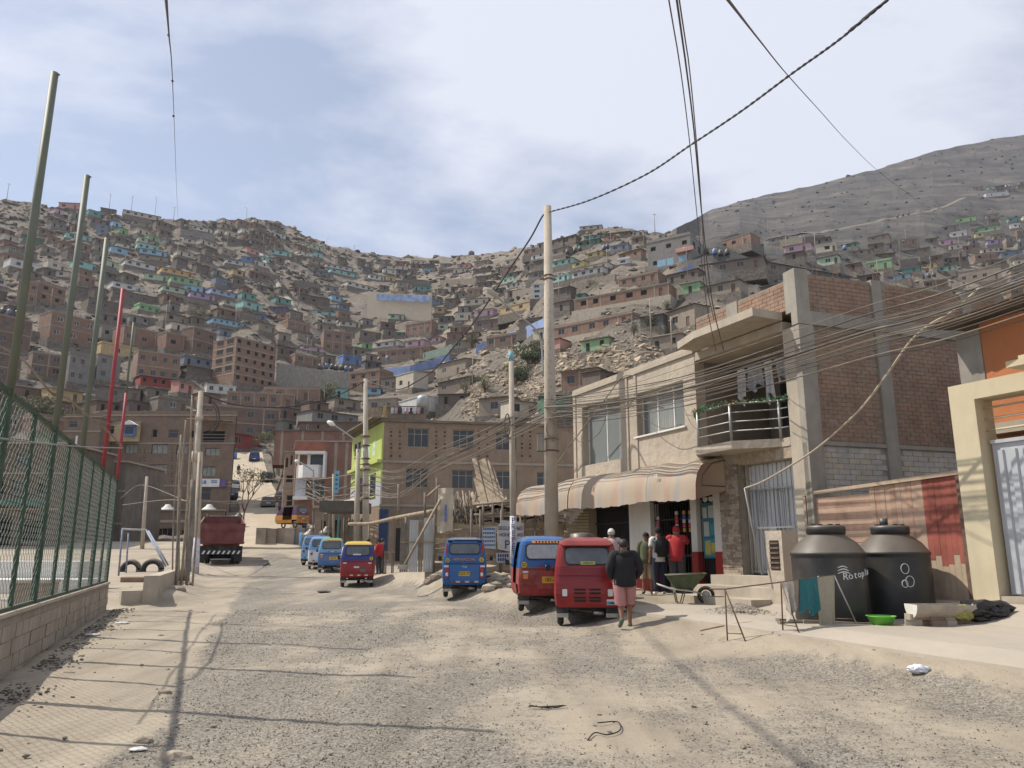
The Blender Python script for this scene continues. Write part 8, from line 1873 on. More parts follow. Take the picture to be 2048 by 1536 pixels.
# ================================================================== cars and truck
def car(p, yaw, L, W, H, m, label, kind='sedan', grp='vehicles parked on the hill road', cat='car'):
 root = empty('parked_car', p, label, cat, grp, yaw); g = .22
 if kind == 'sedan': prof = [(0, .45), (.02, .80), (.55, .90), (.95, H - .03), (1.3, H), (2.2, H), (2.95, .92), (L - .1, .78), (L, .45)]
 else: prof = [(0, .5), (.0, 1.0), (.12, H - .15), (.3, H), (2.6, H), (3.2, 1.08), (L - .1, .95), (L, .5)]
 prof = [(y * L / 4.4 if L != 4.4 else y, z) for y, z in prof[:-2]] + prof[-2:]
 bot = [(L, g), (0, g)]; pts = prof + bot; n_ = len(pts); mb = MB(); hw = W / 2
 def wid(z): return hw if z < .92 else hw * lerp(1, .80, (z - .92) / (H - .92))
 A_ = [Vector((-wid(z), y, z)) for y, z in pts]; B_ = [Vector((wid(z), y, z)) for y, z in pts]
 for i in range(n_): j = (i + 1) % n_; mb.face([A_[i], B_[i], B_[j], A_[j]], m, True)
 mb.face(A_, m); mb.face(B_[::-1], m); mb.build('body', root)
 mb = MB(); i0 = 2 if kind == 'sedan' else 1; a, b_ = prof[i0], prof[i0 + 1]
 yz = lambda t: (lerp(a[0], b_[0], t), lerp(a[1], b_[1], t)); (y0, z0), (y1, z1) = yz(.12), yz(.9)
 mb.face([(-wid(z0) * .86, y0 - .012, z0), (wid(z0) * .86, y0 - .012, z0), (wid(z1) * .86, y1 - .012, z1), (-wid(z1) * .86, y1 - .012, z1)], M_glass); mb.build('rear_window', root)
 for s_ in (-1, 1):
  for (ya, yb) in ((1.15, 1.75), (1.82, 2.45)): mb = MB(); mb.face([(s_ * (wid(.95) + .01), ya, .95), (s_ * (wid(.95) + .01), yb, .95), (s_ * (wid(H - .12) + .012), yb, H - .12), (s_ * (wid(H - .12) + .012), ya, H - .12)], M_glass); mb.build('side_window', root)
  for y in (.8, L - .85):
   mb = MB(); c = Vector((s_ * (hw - .1), y, .31)); mb.tube([c + Vector((0, .22 * cos(k * pi / 9), .22 * sin(k * pi / 9))) for k in range(19)], .09, M_black, 7); w_ = mb.build('wheel', root); mb = MB(); mb.tube([c - Vector((.06, 0, 0)), c + Vector((.06, 0, 0))], .17, M_chrome, 12); mb.build('rim', w_)
  mb = MB(); mb.box((s_ * .5 * W - s_ * .05 if s_ < 0 else .5 * W - .3, -.02, .66), (s_ * .5 * W + .3 if s_ < 0 else .5 * W - .05, .0, .8), M_tail); mb.build('tail_lamp', root)
 mb = MB(); mb.box((-.26, -.022, .5), (.26, 0, .62), M_refl); mb.build('number_plate', root); mb = MB(); mb.box((-hw, -.07, .30), (hw, -.003, .48), M_gask if kind != 'sedan' else m); mb.build('bumper', root)
 return root
def rcar(px, py, *a, dz=0, **k): q = road_pt(px, py); q.z += dz; return car(q, *a, **k)
rcar(536, 1019, radians(19), 4.4, 1.75, 1.42, paint('grey bronze', (.10, .095, .085)), 'grey bronze sedan parked facing uphill', 'sedan')
rcar(571, 1026, radians(12), 4.4, 1.8, 1.65, paint('dark navy', (.03, .04, .07)), 'dark navy wagon parked by the grey lamp pole', 'suv')
rcar(561, 1008, radians(14), 4.2, 1.7, 1.5, paint('dull brown', (.12, .10, .085)), 'brown car parked behind the dark navy wagon', 'sedan')
rcar(470, 986, radians(60), 4.6, 1.85, 1.8, paint('suv white', (.60, .60, .58), dust=.1), 'white four-wheel drive parked at the corner of the brown building', 'suv')
rcar(463, 1000, radians(30), 4.2, 1.7, 1.4, paint('deep blue', (.03, .06, .13)), 'blue car half hidden by the brown building', 'sedan')
rcar(508, 926, radians(18), 4.4, 1.9, 1.9, paint('van blue', (.02, .04, .16)), 'blue van highest up the hill road', 'suv')
rcar(532, 968, radians(10), 4.2, 1.8, 1.7, paint('off black', (.05, .045, .04)), 'dark jeep parked under the tangled bare tree', 'suv')
q = road_pt(489, 920); q.x -= 2; single('barrel', MB().lathe([(.5, 0), (.55, .5), (.5, 1.1), (.1, 1.15)], pm('blue'), 16, q), q, 'blue water barrel on the verge below the blue van', 'barrel')
tp = gpt(438, 1138, 45.5); tk = empty('dump_truck', tp, 'maroon dump truck seen from behind, parked at the roadside', 'truck', None, radians(20)); M_mar = M('maroon truck enamel', (.135, .022, .022), .6, .2, 2.5, .08, dust=.35, streak=.2)
mb = MB()
T4 = [(-1.2, 0, 1.25), (1.2, 0, 1.25), (1.2, 4.6, 1.35), (-1.2, 4.6, 1.35)]; U4 = [(-1.28, 0, 2.35), (1.28, 0, 2.35), (1.15, 4.6, 2.9), (-1.15, 4.6, 2.9)]; I4 = [(-1.2, .08, 2.35), (1.2, .08, 2.35), (1.08, 4.5, 2.9), (-1.08, 4.5, 2.9)]; J4 = [(-1.1, .1, 1.4), (1.1, .1, 1.4), (1.05, 4.45, 1.5), (-1.05, 4.45, 1.5)]
for i in range(4): j = (i + 1) % 4; mb.face([T4[i], T4[j], U4[j], U4[i]], M_mar); mb.face([U4[i], U4[j], I4[j], I4[i]], M_mar); mb.face([I4[i], I4[j], J4[j], J4[i]], M_mar)
mb.face(J4, M_mar); mb.face(T4[::-1], M_mar); mb.build('dump_bed', tk)
mb = MB(); mb.box((-1.24, -.05, 1.2), (1.24, -.003, 2.38), M_mar); mb.box((-1.28, -.09, 1.95), (1.28, -.051, 2.02), M_mar); mb.box((-1.28, -.09, 1.25), (1.28, -.051, 1.33), M_mar)
mb.build('tailgate', tk)
mb = MB(); [mb.tube([(s_ * .95, 4.6, 1.4), (s_ * .95, 4.6, 3.1)], .05, M_rust, 6) for s_ in (-1, 1)]; mb.tube([(-1.0, 4.6, 2.95), (1.0, 4.6, 2.95)], .05, M_rust, 6); mb.build('headboard_frame', tk)
mb = MB(); mb.box((-.9, .2, .75), (.9, 6.6, 1.15), M_black); mb.box((-1.15, .0, .62), (1.15, .08, .85), M_gask); mb.build('chassis', tk)
for i in range(8): mb = MB(); x = -1.0 + i * .27; mb.add([(x, -.006, .64), (x + .1, -.006, .64), (x + .2, -.006, .83), (x + .1, -.006, .83), (x, -.012, .64), (x + .1, -.012, .64), (x + .2, -.012, .83), (x + .1, -.012, .83)], [(0, 1, 2, 3), (7, 6, 5, 4)], M_refl); mb.build('hazard_stripe', tk)
for s_ in (-1, 1):
 for dx, y in ((.98, 1.3), (.68, 1.3), (.95, 5.9)):
  mb = MB(); c = Vector((s_ * dx, y, .5)); mb.tube([c + Vector((0, .36 * cos(k * pi / 10), .36 * sin(k * pi / 10))) for k in range(21)], .145, M_black, 8); w_ = mb.build('wheel', tk); mb = MB(); mb.tube([c - Vector((.1, 0, 0)), c + Vector((.1, 0, 0))], .24, M_rust, 12); mb.build('rim', w_)
 mb = MB(); mb.box((s_ * .98 - .22, .28, .22), (s_ * .98 + .22, .31, 1.1), M_gask); mb.build('mudflap', tk)
mb = MB(); mb.tube([(-.5, -.02, .35), (.6, -.02, .35)], .04, M_chrome, 6); mb.tube([(-.7, 1.3, .5), (.7, 1.3, .5)], .14, M_gask, 8); mb.build('rear_axle', tk)
mb = MB(); mb.box((-1.1, 4.9, .9), (1.1, 6.8, 2.65), M('orange cab enamel', (.40, .07, .02), .5, .15, 2, .05)); mb.box((-1.0, 4.88, 1.9), (1.0, 4.899, 2.4), M_glass); mb.build('cab', tk)
# ================================================================== people
M_skin = M('skin', (.26, .13, .08), .6, .05, 5, 0); M_hair = M('black hair', (.012, .010, .009), .6, .2, 30, .2)
def skin_mesh(name, V, E, Rr, m, parent, sub=1):
 me = bpy.data.meshes.new(name); me.from_pydata([tuple(v) for v in V], E, []); o = bpy.data.objects.new(name, me); link(o, parent)
 md = o.modifiers.new('skin', 'SKIN'); md.use_smooth_shade = True
 for i, r in enumerate(Rr): me.skin_vertices[0].data[i].radius = r if isinstance(r, tuple) else (r, r); me.skin_vertices[0].data[i].use_root = (i == 0)
 s_ = o.modifiers.new('sub', 'SUBSURF'); s_.levels = s_.render_levels = sub + 1; me.materials.append(m); return o
def person(p, yaw, h, label, top, bottom, shoe, sleeve='long', legs='long', hat=None, hood=False, stride=.0, arms=('down', 'down'), build=1.0, pack=None, lean=0.0, hatback=False, bend=0.0, group=None):
 root = empty('person', p, label, 'person', group, yaw); k = h / 1.72; b = build
 J = dict(pel=(0, 0, .95), sp=(0, lean * .25, 1.14), ch=(0, lean * .6, 1.34), nk=(0, lean * .85, 1.48), hd=(0, lean + .02, 1.585), ht=(0, lean + .015, 1.68))
 for s_, n_ in ((-1, 'L'), (1, 'R')):
  st = stride * s_; lift = .10 if st < -.05 else 0
  J['hip' + n_] = (s_ * .095 * b, 0, .90); J['kn' + n_] = (s_ * .105, st * .45 + .03, .50 + lift * .2); J['an' + n_] = (s_ * .11, st - .02, .085 + lift); J['to' + n_] = (s_ * .125, st + .13, .04 + lift * .2)
  J['sh' + n_] = (s_ * .175 * b, lean * .75, 1.41); a = arms[0 if s_ < 0 else 1]
  el, wr = {'down': ((s_ * .235 * b, -.02 + lean * .5, 1.14), (s_ * .235 * b, .05 + lean * .5, .90)), 'pocket': ((s_ * .255 * b, -.05, 1.15), (s_ * .19 * b, .10, .97)), 'front': ((s_ * .24 * b, .03 + lean, 1.15), (s_ * .10, .26 + lean, 1.18)), 'reach': ((s_ * .23, .22 + lean, 1.28), (s_ * .16, .48 + lean, 1.36)), 'out': ((s_ * .30, .0, 1.17), (s_ * .27, .14, .95))}[a]
  J['el' + n_], J['wr' + n_] = el, wr; d = (Vector(wr) - Vector(el)).normalized(); J['pa' + n_] = tuple(Vector(wr) + d * .07)
  sd_ = d.cross(Vector((0, 1, 0))); sd_ = (sd_ if sd_.length > .1 else Vector((1, 0, 0))).normalized()
  for f in range(4): q0 = Vector(J['pa' + n_]) + sd_ * (-.027 + .018 * f); J[f'f{f}a' + n_] = tuple(q0 + d * .02); J[f'f{f}b' + n_] = tuple(q0 + d * (.055 + .01 * (f in (1, 2))) + Vector((0, .012, 0)))
  J['tha' + n_] = tuple(Vector(wr) + d * .03 + Vector((0, .03, 0))); J['thb' + n_] = tuple(Vector(wr) + d * .065 + Vector((0, .05, 0)))
 if bend: pass
 RD = dict(pel=.125 * b, sp=.12 * b, ch=.135 * b, nk=.055, hd=.088, ht=.07, hip=.085 * b, kn=.055 * b, an=.038, to=.03, sh=.06 * b, el=.042, wr=.027, pa=.034, fa=.0095, fb=.008, tha=.011, thb=.0095)
 E_ = [('pel', 'sp'), ('sp', 'ch'), ('ch', 'nk'), ('nk', 'hd'), ('hd', 'ht')]
 for n_ in 'LR':
  E_ += [('pel', 'hip' + n_), ('hip' + n_, 'kn' + n_), ('kn' + n_, 'an' + n_), ('an' + n_, 'to' + n_), ('ch', 'sh' + n_), ('sh' + n_, 'el' + n_), ('el' + n_, 'wr' + n_), ('wr' + n_, 'pa' + n_), ('wr' + n_, 'tha' + n_), ('tha' + n_, 'thb' + n_)]
  for f in range(4): E_ += [('pa' + n_, f'f{f}a' + n_), (f'f{f}a' + n_, f'f{f}b' + n_)]
 def rad(nm):
  q = nm.rstrip('LR'); q = {'f0a': 'fa', 'f1a': 'fa', 'f2a': 'fa', 'f3a': 'fa', 'f0b': 'fb', 'f1b': 'fb', 'f2b': 'fb', 'f3b': 'fb'}.get(q, q); return RD[q]
 def sub_(names, edges, m, name, grow=1.0, add=.0, over=None):
  ns = [q for q in names]; ix = {q: i for i, q in enumerate(ns)}; over = over or {}
  V = [Vector(over[q][0] if q in over else J[q]) * k for q in ns]; Rr = [((over[q][1] if q in over else rad(q) * grow) + add) * k for q in ns]
  return skin_mesh(name, V, [(ix[a], ix[b_]) for a, b_ in edges if a in ix and b_ in ix], Rr, m, root)
 sub_(['pel'] + [q for q in J if q != 'pel'], E_, M_skin, 'body')
 def rings(rows, m, name, extra=()):       # rows: z, half width, half depth, y
  mb = MB(); n1 = 16; vs = [(w * cos(2 * pi * i / n1) * k, (y + d * sin(2 * pi * i / n1)) * k + .006 * sin(i * 2.3 + z * 40), z * k) for z, w, d, y in rows for i in range(n1)]
  mb.add(vs, [(r * n1 + i, r * n1 + (i + 1) % n1, (r + 1) * n1 + (i + 1) % n1, (r + 1) * n1 + i) for r in range(len(rows) - 1) for i in range(n1)], m, True)
  for pts, rr_ in extra: pts = catmull([Vector(q) * k for q in pts], 4); mb.tube(pts, [interp([(i / (len(rr_) - 1), q) for i, q in enumerate(rr_)], t / (len(pts) - 1)) * k for t in range(len(pts))], m, 10)
  return mb.build(name, root)
 L_ = lean; lg = sleeve == 'long'; g = .015 if lg else 0
 ext = [([Vector(J['ch' ]) + (Vector(J['sh' + n_]) - Vector(J['ch'])) * .6 + Vector((0, 0, .03)), J['sh' + n_], J['el' + n_]] + ([J['wr' + n_]] if lg else []), (.075 * b, .068 * b + g, .052 * b + g, .04 + g) if lg else (.075 * b, .072 * b, .07 * b)) for n_ in 'LR']
 if not lg: ext = [(e_[0][:2] + [tuple(Vector(e_[0][1]).lerp(Vector(e_[0][2]), .7))], e_[1]) for e_ in ext]
 rings([(.80 if hood else .84, .155 * b + g, .12 * b + g, 0), (.84, .185 * b + g, .14 * b + g, 0), (1.0, .18 * b + g, .135 * b + g, L_ * .15), (1.15, .175 * b + g, .13 * b + g, L_ * .3), (1.3, .19 * b + g, .125 * b + g, L_ * .6), (1.4, .185 * b + g, .11 * b + g, L_ * .75), (1.45, .13 * b + g, .085, L_ * .8), (1.48, .07, .065, L_ * .85)], top, 'jacket' if hood else 'shirt', ext)
 if hood:
  bm = bmesh.new(); bmesh.ops.create_uvsphere(bm, u_segments=14, v_segments=10, radius=.125 * k)
  for v in bm.verts: v.co.z *= .6; v.co.y *= .9
  me = bpy.data.meshes.new('hood'); bm.to_mesh(me); bm.free(); me.materials.append(top); [setattr(f, 'use_smooth', True) for f in me.polygons]; inst('hood', me, root, (0, (-.07 + lean) * k, 1.455 * k))
 lg_ = [([(J['hip' + n_][0] * .9, 0, .92), J['hip' + n_], J['kn' + n_]] + ([J['an' + n_]] if legs == 'long' else [tuple(Vector(J['kn' + n_]) * 1 + Vector((0, 0, -.05)))]), (.10 * b, .108 * b, .075 * b, .062) if legs == 'long' else (.10 * b, .108 * b, .095 * b, .095 * b)) for n_ in 'LR']
 rings([(.80, .15 * b, .10 * b, 0), (.86, .175 * b, .125 * b, 0), (.95, .165 * b, .12 * b, 0), (1.0, .15 * b, .11 * b, 0)], bottom, 'trousers' if legs == 'long' else 'shorts', lg_)
 for n_ in 'LR':
  a, t = Vector(J['an' + n_]), Vector(J['to' + n_]); d = t - a
  skin_mesh('shoe', [(a - d * .25) * k + Vector((0, 0, .0)), (a + d * .4 + Vector((0, 0, -.02))) * k, (t + d * .2) * k], [(0, 1), (1, 2)], [.05 * k, .047 * k, .038 * k], shoe, root)
 hm = hat or M_hair; bm = bmesh.new(); bmesh.ops.create_uvsphere(bm, u_segments=16, v_segments=12, radius=.107 * k)
 bmesh.ops.delete(bm, geom=[v for v in bm.verts if v.co.z < (-.02 if hat else -.05) * k and v.co.y > -.02 * k or v.co.z < -.07 * k], context='VERTS')
 me = bpy.data.meshes.new('cap' if hat else 'hair'); bm.to_mesh(me); bm.free(); me.materials.append(hm); [setattr(f, 'use_smooth', True) for f in me.polygons]
 c = inst('cap' if hat else 'hair', me, root, (0, (lean + .005) * k, 1.635 * k), (.08, 0, 0), (.9, 1.02, 1.0))
 if hat:
  mb = MB(); s_ = -1 if hatback else 1; mb.prism([(.09 * cos(a * pi / 8) * k, (.07 + .10 * sin(a * pi / 8)) * k * s_) for a in range(9)], Vector((0, 0, .0)), Vector((1, 0, 0)), Vector((0, 1, -.1)), UP, .008, hm); mb.build('cap_peak', c)
 mb = MB(); hx_ = Vector((0, (lean + .02) * k, 1.60 * k))
 for s_ in (-1, 1): mb.lathe([(.005 * k, 0), (.011 * k, .004 * k), (.004 * k, .008 * k)], M_hair, 8, hx_ + Vector((s_ * .033, .083, .005)) * k); mb.tube([hx_ + Vector((s_ * .087, -.01, .02)) * k, hx_ + Vector((s_ * .093, -.01, -.03)) * k], .012 * k, M_skin, 6)
 mb.tube([hx_ + Vector((0, .085, .0)) * k, hx_ + Vector((0, .105, -.025)) * k], .012 * k, M_skin, 6); mb.tube([hx_ + Vector((-.022, .084, -.055)) * k, hx_ + Vector((.022, .084, -.055)) * k], .006 * k, M('lips', (.2, .07, .05), .6, .1, 5, 0), 5); mb.build('face', root)
 if pack:
  bm = bmesh.new(); bmesh.ops.create_cube(bm, size=1); bmesh.ops.bevel(bm, geom=bm.edges[:], offset=.22, segments=3, affect='EDGES'); me = bpy.data.meshes.new('backpack'); bm.to_mesh(me); bm.free(); me.materials.append(pack); [setattr(f, 'use_smooth', True) for f in me.polygons]
  bp_ = props(inst('backpack', me, None, Vector(p) + Matrix.Rotation(yaw, 3, 'Z') @ Vector((0, -.22 + lean * .5, 1.22)) * k, (0, 0, yaw), (.36 * k, .22 * k, .52 * k)), 'black backpack worn by the person in the white T-shirt', 'backpack')
  mb = MB(); [mb.tube([(s_ * .13 * k, -.12 * k, 1.42 * k), (s_ * .14 * k, .03 * k, 1.47 * k), (s_ * .14 * k, .16 * k, 1.30 * k), (s_ * .16 * k, .0, 1.05 * k)], .018 * k, pack, 6) for s_ in (-1, 1)]; mb.build('strap', root)
 return root
CL = lambda nm, c: M(nm, c, .92, .1, 12, .15)
c_blk, c_pinks, c_shoe, c_wh, c_pk, c_grn, c_bei, c_navy, c_rd, c_gy = CL('black hoodie cloth', (.016, .016, .018)), CL('pink shorts cloth', (.42, .20, .19)), CL('grey green shoe', (.12, .15, .11)), CL('white cloth', (.60, .58, .56)), CL('pale pink cloth', (.50, .38, .38)), CL('olive jacket', (.10, .11, .06)), CL('beige cloth', (.34, .26, .18)), CL('navy cloth', (.02, .025, .05)), CL('red shirt cloth', (.38, .025, .03)), CL('dark grey cloth', (.05, .05, .055))
p = gpt(1252, 1258, 15.4); person(p, radians(4), 1.66, 'person walking away in a black hooded jacket and pink shorts', c_blk, c_pinks, c_shoe, legs='short', hood=True, stride=.14, arms=('pocket', 'pocket'), build=1.22)
p = gpt(1226, 1195, 20.6); person(p, radians(-10), 1.68, 'person in a white cap and pale pink T-shirt beside the red tuk-tuk', c_pk, c_gy, c_gy, sleeve='short', hat=c_wh, hatback=True, arms=('down', 'front'), build=1.12)
p = gpt(1296, 1193, 21.6); person(p, radians(165), 1.62, 'person in olive jacket and beige shorts facing the street at the shop', c_grn, c_bei, c_gy, legs='short', hat=c_blk, arms=('front', 'down'))
p = gpt(1321, 1196, 20.9); person(p, radians(10), 1.72, 'person in white T-shirt and dark jeans with a backpack at the shop', c_wh, c_navy, c_wh, sleeve='short', hat=c_blk, pack=c_blk, arms=('down', 'front'))
p = gpt(1357, 1197, 20.6); person(p, radians(-25), 1.74, 'person in red T-shirt and red cap leaning towards the shop grille', c_rd, c_gy, c_gy, sleeve='short', hat=c_rd, arms=('front', 'reach'), build=1.15, lean=.08)
p = gpt(758, 1126, 37.0); person(p, radians(60), 1.6, 'person in red top with crossed arms by the blue barred gate', c_rd, c_gy, c_gy, arms=('front', 'front'))
p = gpt(764, 1125, 38.2); person(p, radians(-60), 1.66, 'dark clothed person standing behind the one with crossed arms', c_gy, c_gy, c_gy)
p = gpt(735, 1128, 35.2); person(p, radians(0), 1.62, 'person in red and white top beyond the yellow-roofed tuk-tuk', c_rd, c_navy, c_gy, sleeve='short')
p = gpt(704, 1128, 35.5); person(p, radians(-20), 1.6, 'person with violet cap showing above the yellow-roofed tuk-tuk', CL('violet cloth', (.09, .05, .16)), c_gy, c_gy, hat=CL('violet cap', (.12, .07, .2)))
p = gpt(694, 1128, 36.5); person(p, radians(20), 1.58, 'pale shirted person next to the one with the violet cap', c_wh, c_gy, c_gy)
q = road_pt(476, 952); person(q, 0, 1.7, 'distant dark figure walking up the hill road', c_gy, c_gy, c_gy)
# bird on the road
q = gpt(532, 1133, 44); bd = Thing('bird', q, 'small dark bird standing on the dirt road near the truck', 'bird'); skin_mesh('body', [(0, 0, .14), (.07, 0, .18), (.12, 0, .26), (-.1, 0, .1), (-.2, 0, .06)], [(0, 1), (1, 2), (0, 3), (3, 4)], [.06, .05, .035, .035, .015], M_hair, bd.root); mb = MB(); [mb.tube([(0, s_ * .02, .1), (.01, s_ * .02, 0)], .006, M_hair, 4) for s_ in (-1, 1)]; mb.build('leg', bd.root)
q = gpt(648, 1178, 27.5); o_ = crumple('litter', q + UP * .04, .16, M_stoned, 'dark flattened scrap lying mid road before the yellow-roofed tuk-tuk', 'litter', 77, (1.6, 1, .25), 2)
q = ground_px(1095, 1418); T = Thing('twig_bunch', q, 'bunch of dark twigs lying on the gravel road', 'twigs'); mb = MB()
for i in range(16): a = R.uniform(0, 6.28); mb.tube([q + Vector((R.uniform(-.12, .12), R.uniform(-.06, .06), .015)), q + Vector((cos(a) * .2, sin(a) * .08, .03))], .004, M_dark, 4)
T.add('twig', mb, kind='stuff'); mb = MB(); q = ground_px(1200, 1470); mb.tube(catmull([ground_px(x, y) + UP * .02 for x, y in ((1195, 1450), (1235, 1448), (1240, 1465), (1215, 1474), (1190, 1470), (1175, 1485))], 6), .006, M_dark, 5); single('wire_scrap', mb, q, 'curled scrap of dark wire on the road', 'wire')
# ================================================================== cables
PL2 = Line(1.2, 24, .42, -.907)            # along the shop front side, through the tall pole
PL3 = Line(*FPb.xy, *(Vector((1.2, 24)) - FPb.xy)[:])   # between the two concrete poles
def cable(pts, r, m, label, grp=None, seg=10, twist=0):
 pts = catmull(pts, seg); mb = MB()
 if twist:
  for s_ in (0, pi):
   q = []
   for i in range(len(pts)):
    d = (pts[min(i + 1, len(pts) - 1)] - pts[max(0, i - 1)]).normalized(); a = d.orthogonal().normalized(); b_ = d.cross(a); w = i * .9 + s_; q.append(pts[i] + (a * cos(w) + b_ * sin(w)) * r * .8)
   mb.tube(q, r * .75, m, 5)
 else: mb.tube(pts, r, m, 5)
 return single('cable', mb, pts[0], label, 'cable', grp)
def ext(p): return [p[0] + (p[0] - p[1]).normalized() * 16] + p
def pxl(L, *q): return [L.px(x, y) for x, y in q]
cable(pxl(PL2, (1095, 425), (1180, 400), (1290, 350), (1380, 291), (1480, 224), (1580, 150), (1680, 78), (1790, -12), (1830, -48)) + [PL2.pt(32, 12.7), PL2.pt(42, 13)], .019, M_cable, 'thick twisted black cable rising from the pole top across the sky', seg=30, twist=1)
cable(pxl(PL3, (736, 763), (792, 779), (835, 762), (870, 738), (901, 702), (945, 648), (982, 595), (1020, 537), (1060, 478), (1084, 434), (1093, 426)), .03, M_cable, 'thick black cable sagging from the tall pole to the pole by the lime wall', seg=6)
PL4 = Line(*FPb.xy, *(pb1.xy - FPb.xy)[:])
cable(pxl(PL4, (730, 762), (700, 779), (660, 796), (603, 810), (552, 815), (480, 811), (440, 801), (405, 788)), .035, M_cable, 'heavy cable hanging between the lime wall pole and the pole by the truck', seg=5)
cable([at(424, 800, 38), at(436, 818, 38), at(438, 842, 38), at(428, 862, 38), at(410, 868, 38)], .03, M_cable, 'black cable loop hanging beside the pole by the truck', seg=6)
cable([at(418, 798, 38), at(431, 818, 38), at(433, 842, 38), at(422, 858, 38), at(404, 866, 38)], .02, M_cable, 'thinner second loop beside the pole by the truck', seg=6)
for i, (q, t) in enumerate((([(1337, -5), (1355, 100), (1368, 190), (1381, 300), (1393, 420), (1412, 600), (1432, 702)], 'dark overhead wire dropping to the loggia ceiling, first of two'), ([(1353, -5), (1372, 130), (1388, 260), (1404, 430), (1424, 600), (1447, 700)], 'thicker dark overhead wire dropping to the loggia roof'), ([(1358, -5), (1378, 130), (1391, 260), (1402, 400), (1412, 560), (1428, 640)], 'third dark overhead wire twisting with the thicker one'))):
 n_ = len(q); cable(ext([at(x, y, lerp(7, 17.6, j / (n_ - 1))) for j, (x, y) in enumerate(q)]), (.009, .013, .009)[i], M_cable3, t, 'overhead wires to the loggia')
cable(ext([at(x, y, Y) for x, y, Y in ((1452, -5, 12), (1520, 82, 25), (1575, 150, 40), (1640, 222, 60), (1700, 288, 85), (1760, 345, 120), (1830, 398, 165), (1895, 448, 215))]), .03, M_cable3, 'long thin wire running from overhead to the far hillside')
cable(ext([at(x, y, Y) for x, y, Y in ((332, -5, 12), (338, 70, 25), (345, 160, 50), (350, 290, 110), (354, 400, 200), (357, 450, 300))]), .03, M_cable3, 'thin vertical looking wire crossing the sky to the left hillside')
for i, (x, y, Y) in enumerate(((337, 70, 25), (345, 162, 50), (347, 232, 75))): p = at(x, y, Y); mb = MB(); mb.lathe([(.02, -.05 * Y / 25), (.05 * Y / 25, 0), (.02, .05 * Y / 25)], M_cable, 8, p); single('wire_weight', mb, p, ('topmost dark knob on the long sky wire', 'middle dark knob on the long sky wire', 'lowest dark knob on the long sky wire')[i], 'wire knob', 'knobs on the sky wire')
# bundle from the tall pole towards the camera's right
rr = random.Random(17); n_ = 24; ORD = ['topmost', 'second', 'third', 'fourth', 'fifth', 'sixth', 'seventh', 'eighth', 'ninth', 'tenth', 'eleventh', 'twelfth', 'thirteenth', 'fourteenth', 'fifteenth', 'sixteenth', 'seventeenth', 'eighteenth', 'nineteenth', 'twentieth', 'twenty-first', 'twenty-second', 'twenty-third', 'lowest']
bun = [(505, 720, 798), (518, 735, 802), (530, 742, 800), (541, 748, 806), (546, 752, 808), (551, 757, 806), (556, 757, 812), (562, 762, 812), (566, 765, 810), (571, 770, 815), (576, 768, 818), (579, 772, 816), (583, 772, 820), (590, 778, 824), (596, 782, 822), (600, 786, 828), (606, 790, 826), (614, 790, 830), (622, 798, 834), (560, 745, 795), (575, 760, 800), (586, 775, 838), (540, 764, 842), (640, 800, 848)]
for i, (yr, ym, yl) in enumerate(bun):
 r_ = (.007, .009, .012, .008)[i % 4] if i not in (9, 11) else .020; o = rr.uniform(-.25, .25)
 a, b_, c_, d_ = PL2.px(1100, yl, o), PL2.px(1400, ym + 4, o), PL2.px(1720, lerp(yr, ym, .49) + rr.uniform(2, 7), o), PL2.px(2075, yr - 10, o)
 cable([a, lerp(a, b_, .5) - UP * rr.uniform(.05, .16), b_, c_, d_, PL2.pt(26, d_.z + .9, o), PL2.pt(42, d_.z + 2.6, o)], r_, (M_cable2, M_cable2, M_cable3)[i % 3] if i != 9 else M_cable2, f'{ORD[i]} cable of the dusty bundle between tall pole and right edge', 'cables of the dusty bundle', seg=6)
# bundle between the poles on the left of it
for i in range(16):
 yl, yr = 955 + rr.uniform(-28, 25) if i < 12 else 985, 800 + i * 3.4 + rr.uniform(-4, 4); o = rr.uniform(-.3, .3); L = PL3
 q = [(738, yl), (800, yl + 10 + rr.uniform(-8, 6)), (880, lerp(yl, yr, .38) + 16 - i * .4), (960, lerp(yl, yr, .62) + 11), (1030, lerp(yl, yr, .82) + 5), (1092, yr)]
 cable([L.px(x, y, o) for x, y in q], (.010, .014, .018)[i % 3], (M_cable2, M_cable2, M_cable3)[i % 3], f'{ORD[i]} cable of the sagging bundle between lime wall pole and tall pole', 'cables of the sagging bundle', seg=5)
# tangle before the white balcony bay
for i in range(14):
 x0, y0 = 590 + rr.uniform(0, 40), 950 + rr.uniform(0, 50); x1, y1 = 725, 930 + rr.uniform(0, 70); ym = max(y0, y1) + rr.uniform(5, 40)
 cable([at(x0, y0, 62 + rr.uniform(-3, 3)), at(lerp(x0, x1, .35), lerp(y0, ym, .7), 58), at(lerp(x0, x1, .7), ym - 8, 52), at(x1, y1, 46.4)], .02 if i % 2 else .03, (M_cable2, M_cable3)[i % 2], f'{ORD[i]} wire of the tangle before the shop row', 'wires of the tangle', seg=5)
for i, (q, r_, t) in enumerate((([(455, 965, 60), (560, 958, 60), (640, 958, 58), (725, 945, 46.5)], .03, 'wire crossing the hill road at banner height'), ([(404, 1000, 38), (480, 1006, 50), (560, 985, 60), (650, 968, 60)], .022, 'wire slanting over the parked cars'), ([(245, 1010, 50), (330, 1000, 45), (392, 1003, 38)], .02, 'wire over the annex roof'), ([(404, 1003, 38), (500, 1002, 45), (600, 1000, 52), (725, 985, 46.5)], .02, 'low wire crossing the road above the truck'), ([(240, 997, 60), (283, 970, 60), (392, 1010, 38)], .02, 'wire bending at the thin grey pole'))):
 cable([at(*p_) for p_ in q], r_, M_cable2, t, 'wires over the road')
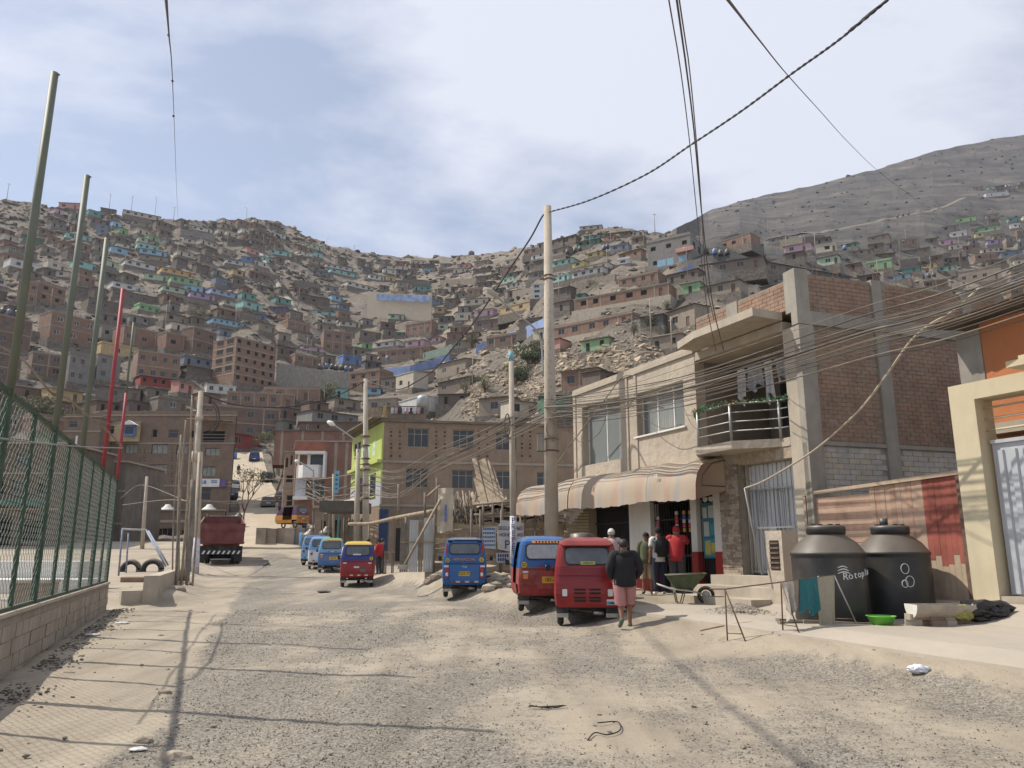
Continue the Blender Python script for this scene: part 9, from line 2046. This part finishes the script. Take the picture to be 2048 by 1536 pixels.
# ropes near the fence
cable([at(x, y, Y) for x, y, Y in ((-10, 688, 11), (40, 715, 11.3), (75, 752, 11.6), (105, 788, 12), (140, 800, 13), (183, 838, 14.5), (215, 862, 16), (244, 893, 18))], .018, M_cable2, 'dusty rope slanting down across the tall court poles', seg=8)
cable([at(105, 786, 12), at(140, 798, 13), at(150, 826, 13.4)], .012, M_cable2, 'loose rope end hanging by the second court pole'); cable([at(183, 838, 14.5), at(205, 843, 15), at(225, 850, 15.5)], .01, M_cable2, 'short rope end by the third court pole')
cable([FN.px(-10, 875), FN.px(60, 884), FN.px(175, 894), FN.px(245, 896)], .012, M_steel, 'taut line running along the court fence at head height')
# thick hose over the facade and its slack loops
cable([A.px(x, y, o) for x, y, o in ((1566, 980, 1.1), (1600, 968, 1.1), (1650, 942, 1.1), (1711, 905, 1.1), (1765, 862, 1.1), (1812, 818, 1.1), (1860, 757, 1.1), (1904, 698, 1.1), (1945, 664, 1.1), (1990, 640, 1.1), (2045, 595, 1.1))], .021, M('beige hose', (.40, .35, .27), .7, .15, 4, .05), 'thick beige hose curving up from the standpipe to the right roof')
for i, (q, t) in enumerate((([(1100, 800), (1130, 815), (1150, 855), (1180, 885), (1215, 870), (1232, 830), (1228, 800)], 'slack wire looping below the bundle at the first shop window'), ([(1275, 800), (1300, 830), (1345, 858), (1385, 850)], 'slack wire drooping across the second shop window'), ([(1355, 790), (1380, 800), (1405, 850), (1440, 880), (1500, 950), (1590, 985)], 'slack wire running down past the balcony'), ([(1113, 955), (1160, 890), (1230, 800), (1262, 758), (1290, 752)], 'stiff diagonal stay wire from the tall pole to the roof edge'))):
 cable([A.px(x, y, .35) for x, y in q], (.009, .009, .006, .018)[i], (M_cable3, M_cable3, M_cable3, M_cable2)[i], t)
cable([A.px(1113, 957, .4), A.px(1112, 1010, .4), A.px(1125, 1060, .4)], .02, M_rust, 'rusty conduit running down behind the tall pole')
mb = MB(); pts = [ground_px(x, y) + UP * .01 for x, y in ((1400, 1262), (1450, 1252), (1500, 1246), (1555, 1244))]; mb.tube(catmull(pts, 6), .018, M('muddy hose', (.30, .22, .14), .85, .2, 5, .1), 6); single('ground_hose', mb, pts[0], 'muddy hose lying on the dirt before the drying rack', 'hose')
# thin dusty air
hz_ = MB(); hz_.box((-1500, -150, -3), (1500, 1900, 620), M_dark); hz_.mats = []
vm = bpy.data.materials.new('dusty air'); vm.use_nodes = True; vn = vm.node_tree.nodes; vn.remove(vn['Principled BSDF'])
pv = vn.new('ShaderNodeVolumePrincipled'); pv.inputs['Color'].default_value = (.86, .90, 1, 1); pv.inputs['Density'].default_value = 0.00012; pv.inputs['Anisotropy'].default_value = .3
vm.node_tree.links.new(pv.outputs[0], [q for q in vn if q.type == 'OUTPUT_MATERIAL'][0].inputs['Volume'])
hz_.mats = [vm]; ho = props(hz_.build('haze'), kind='stuff')
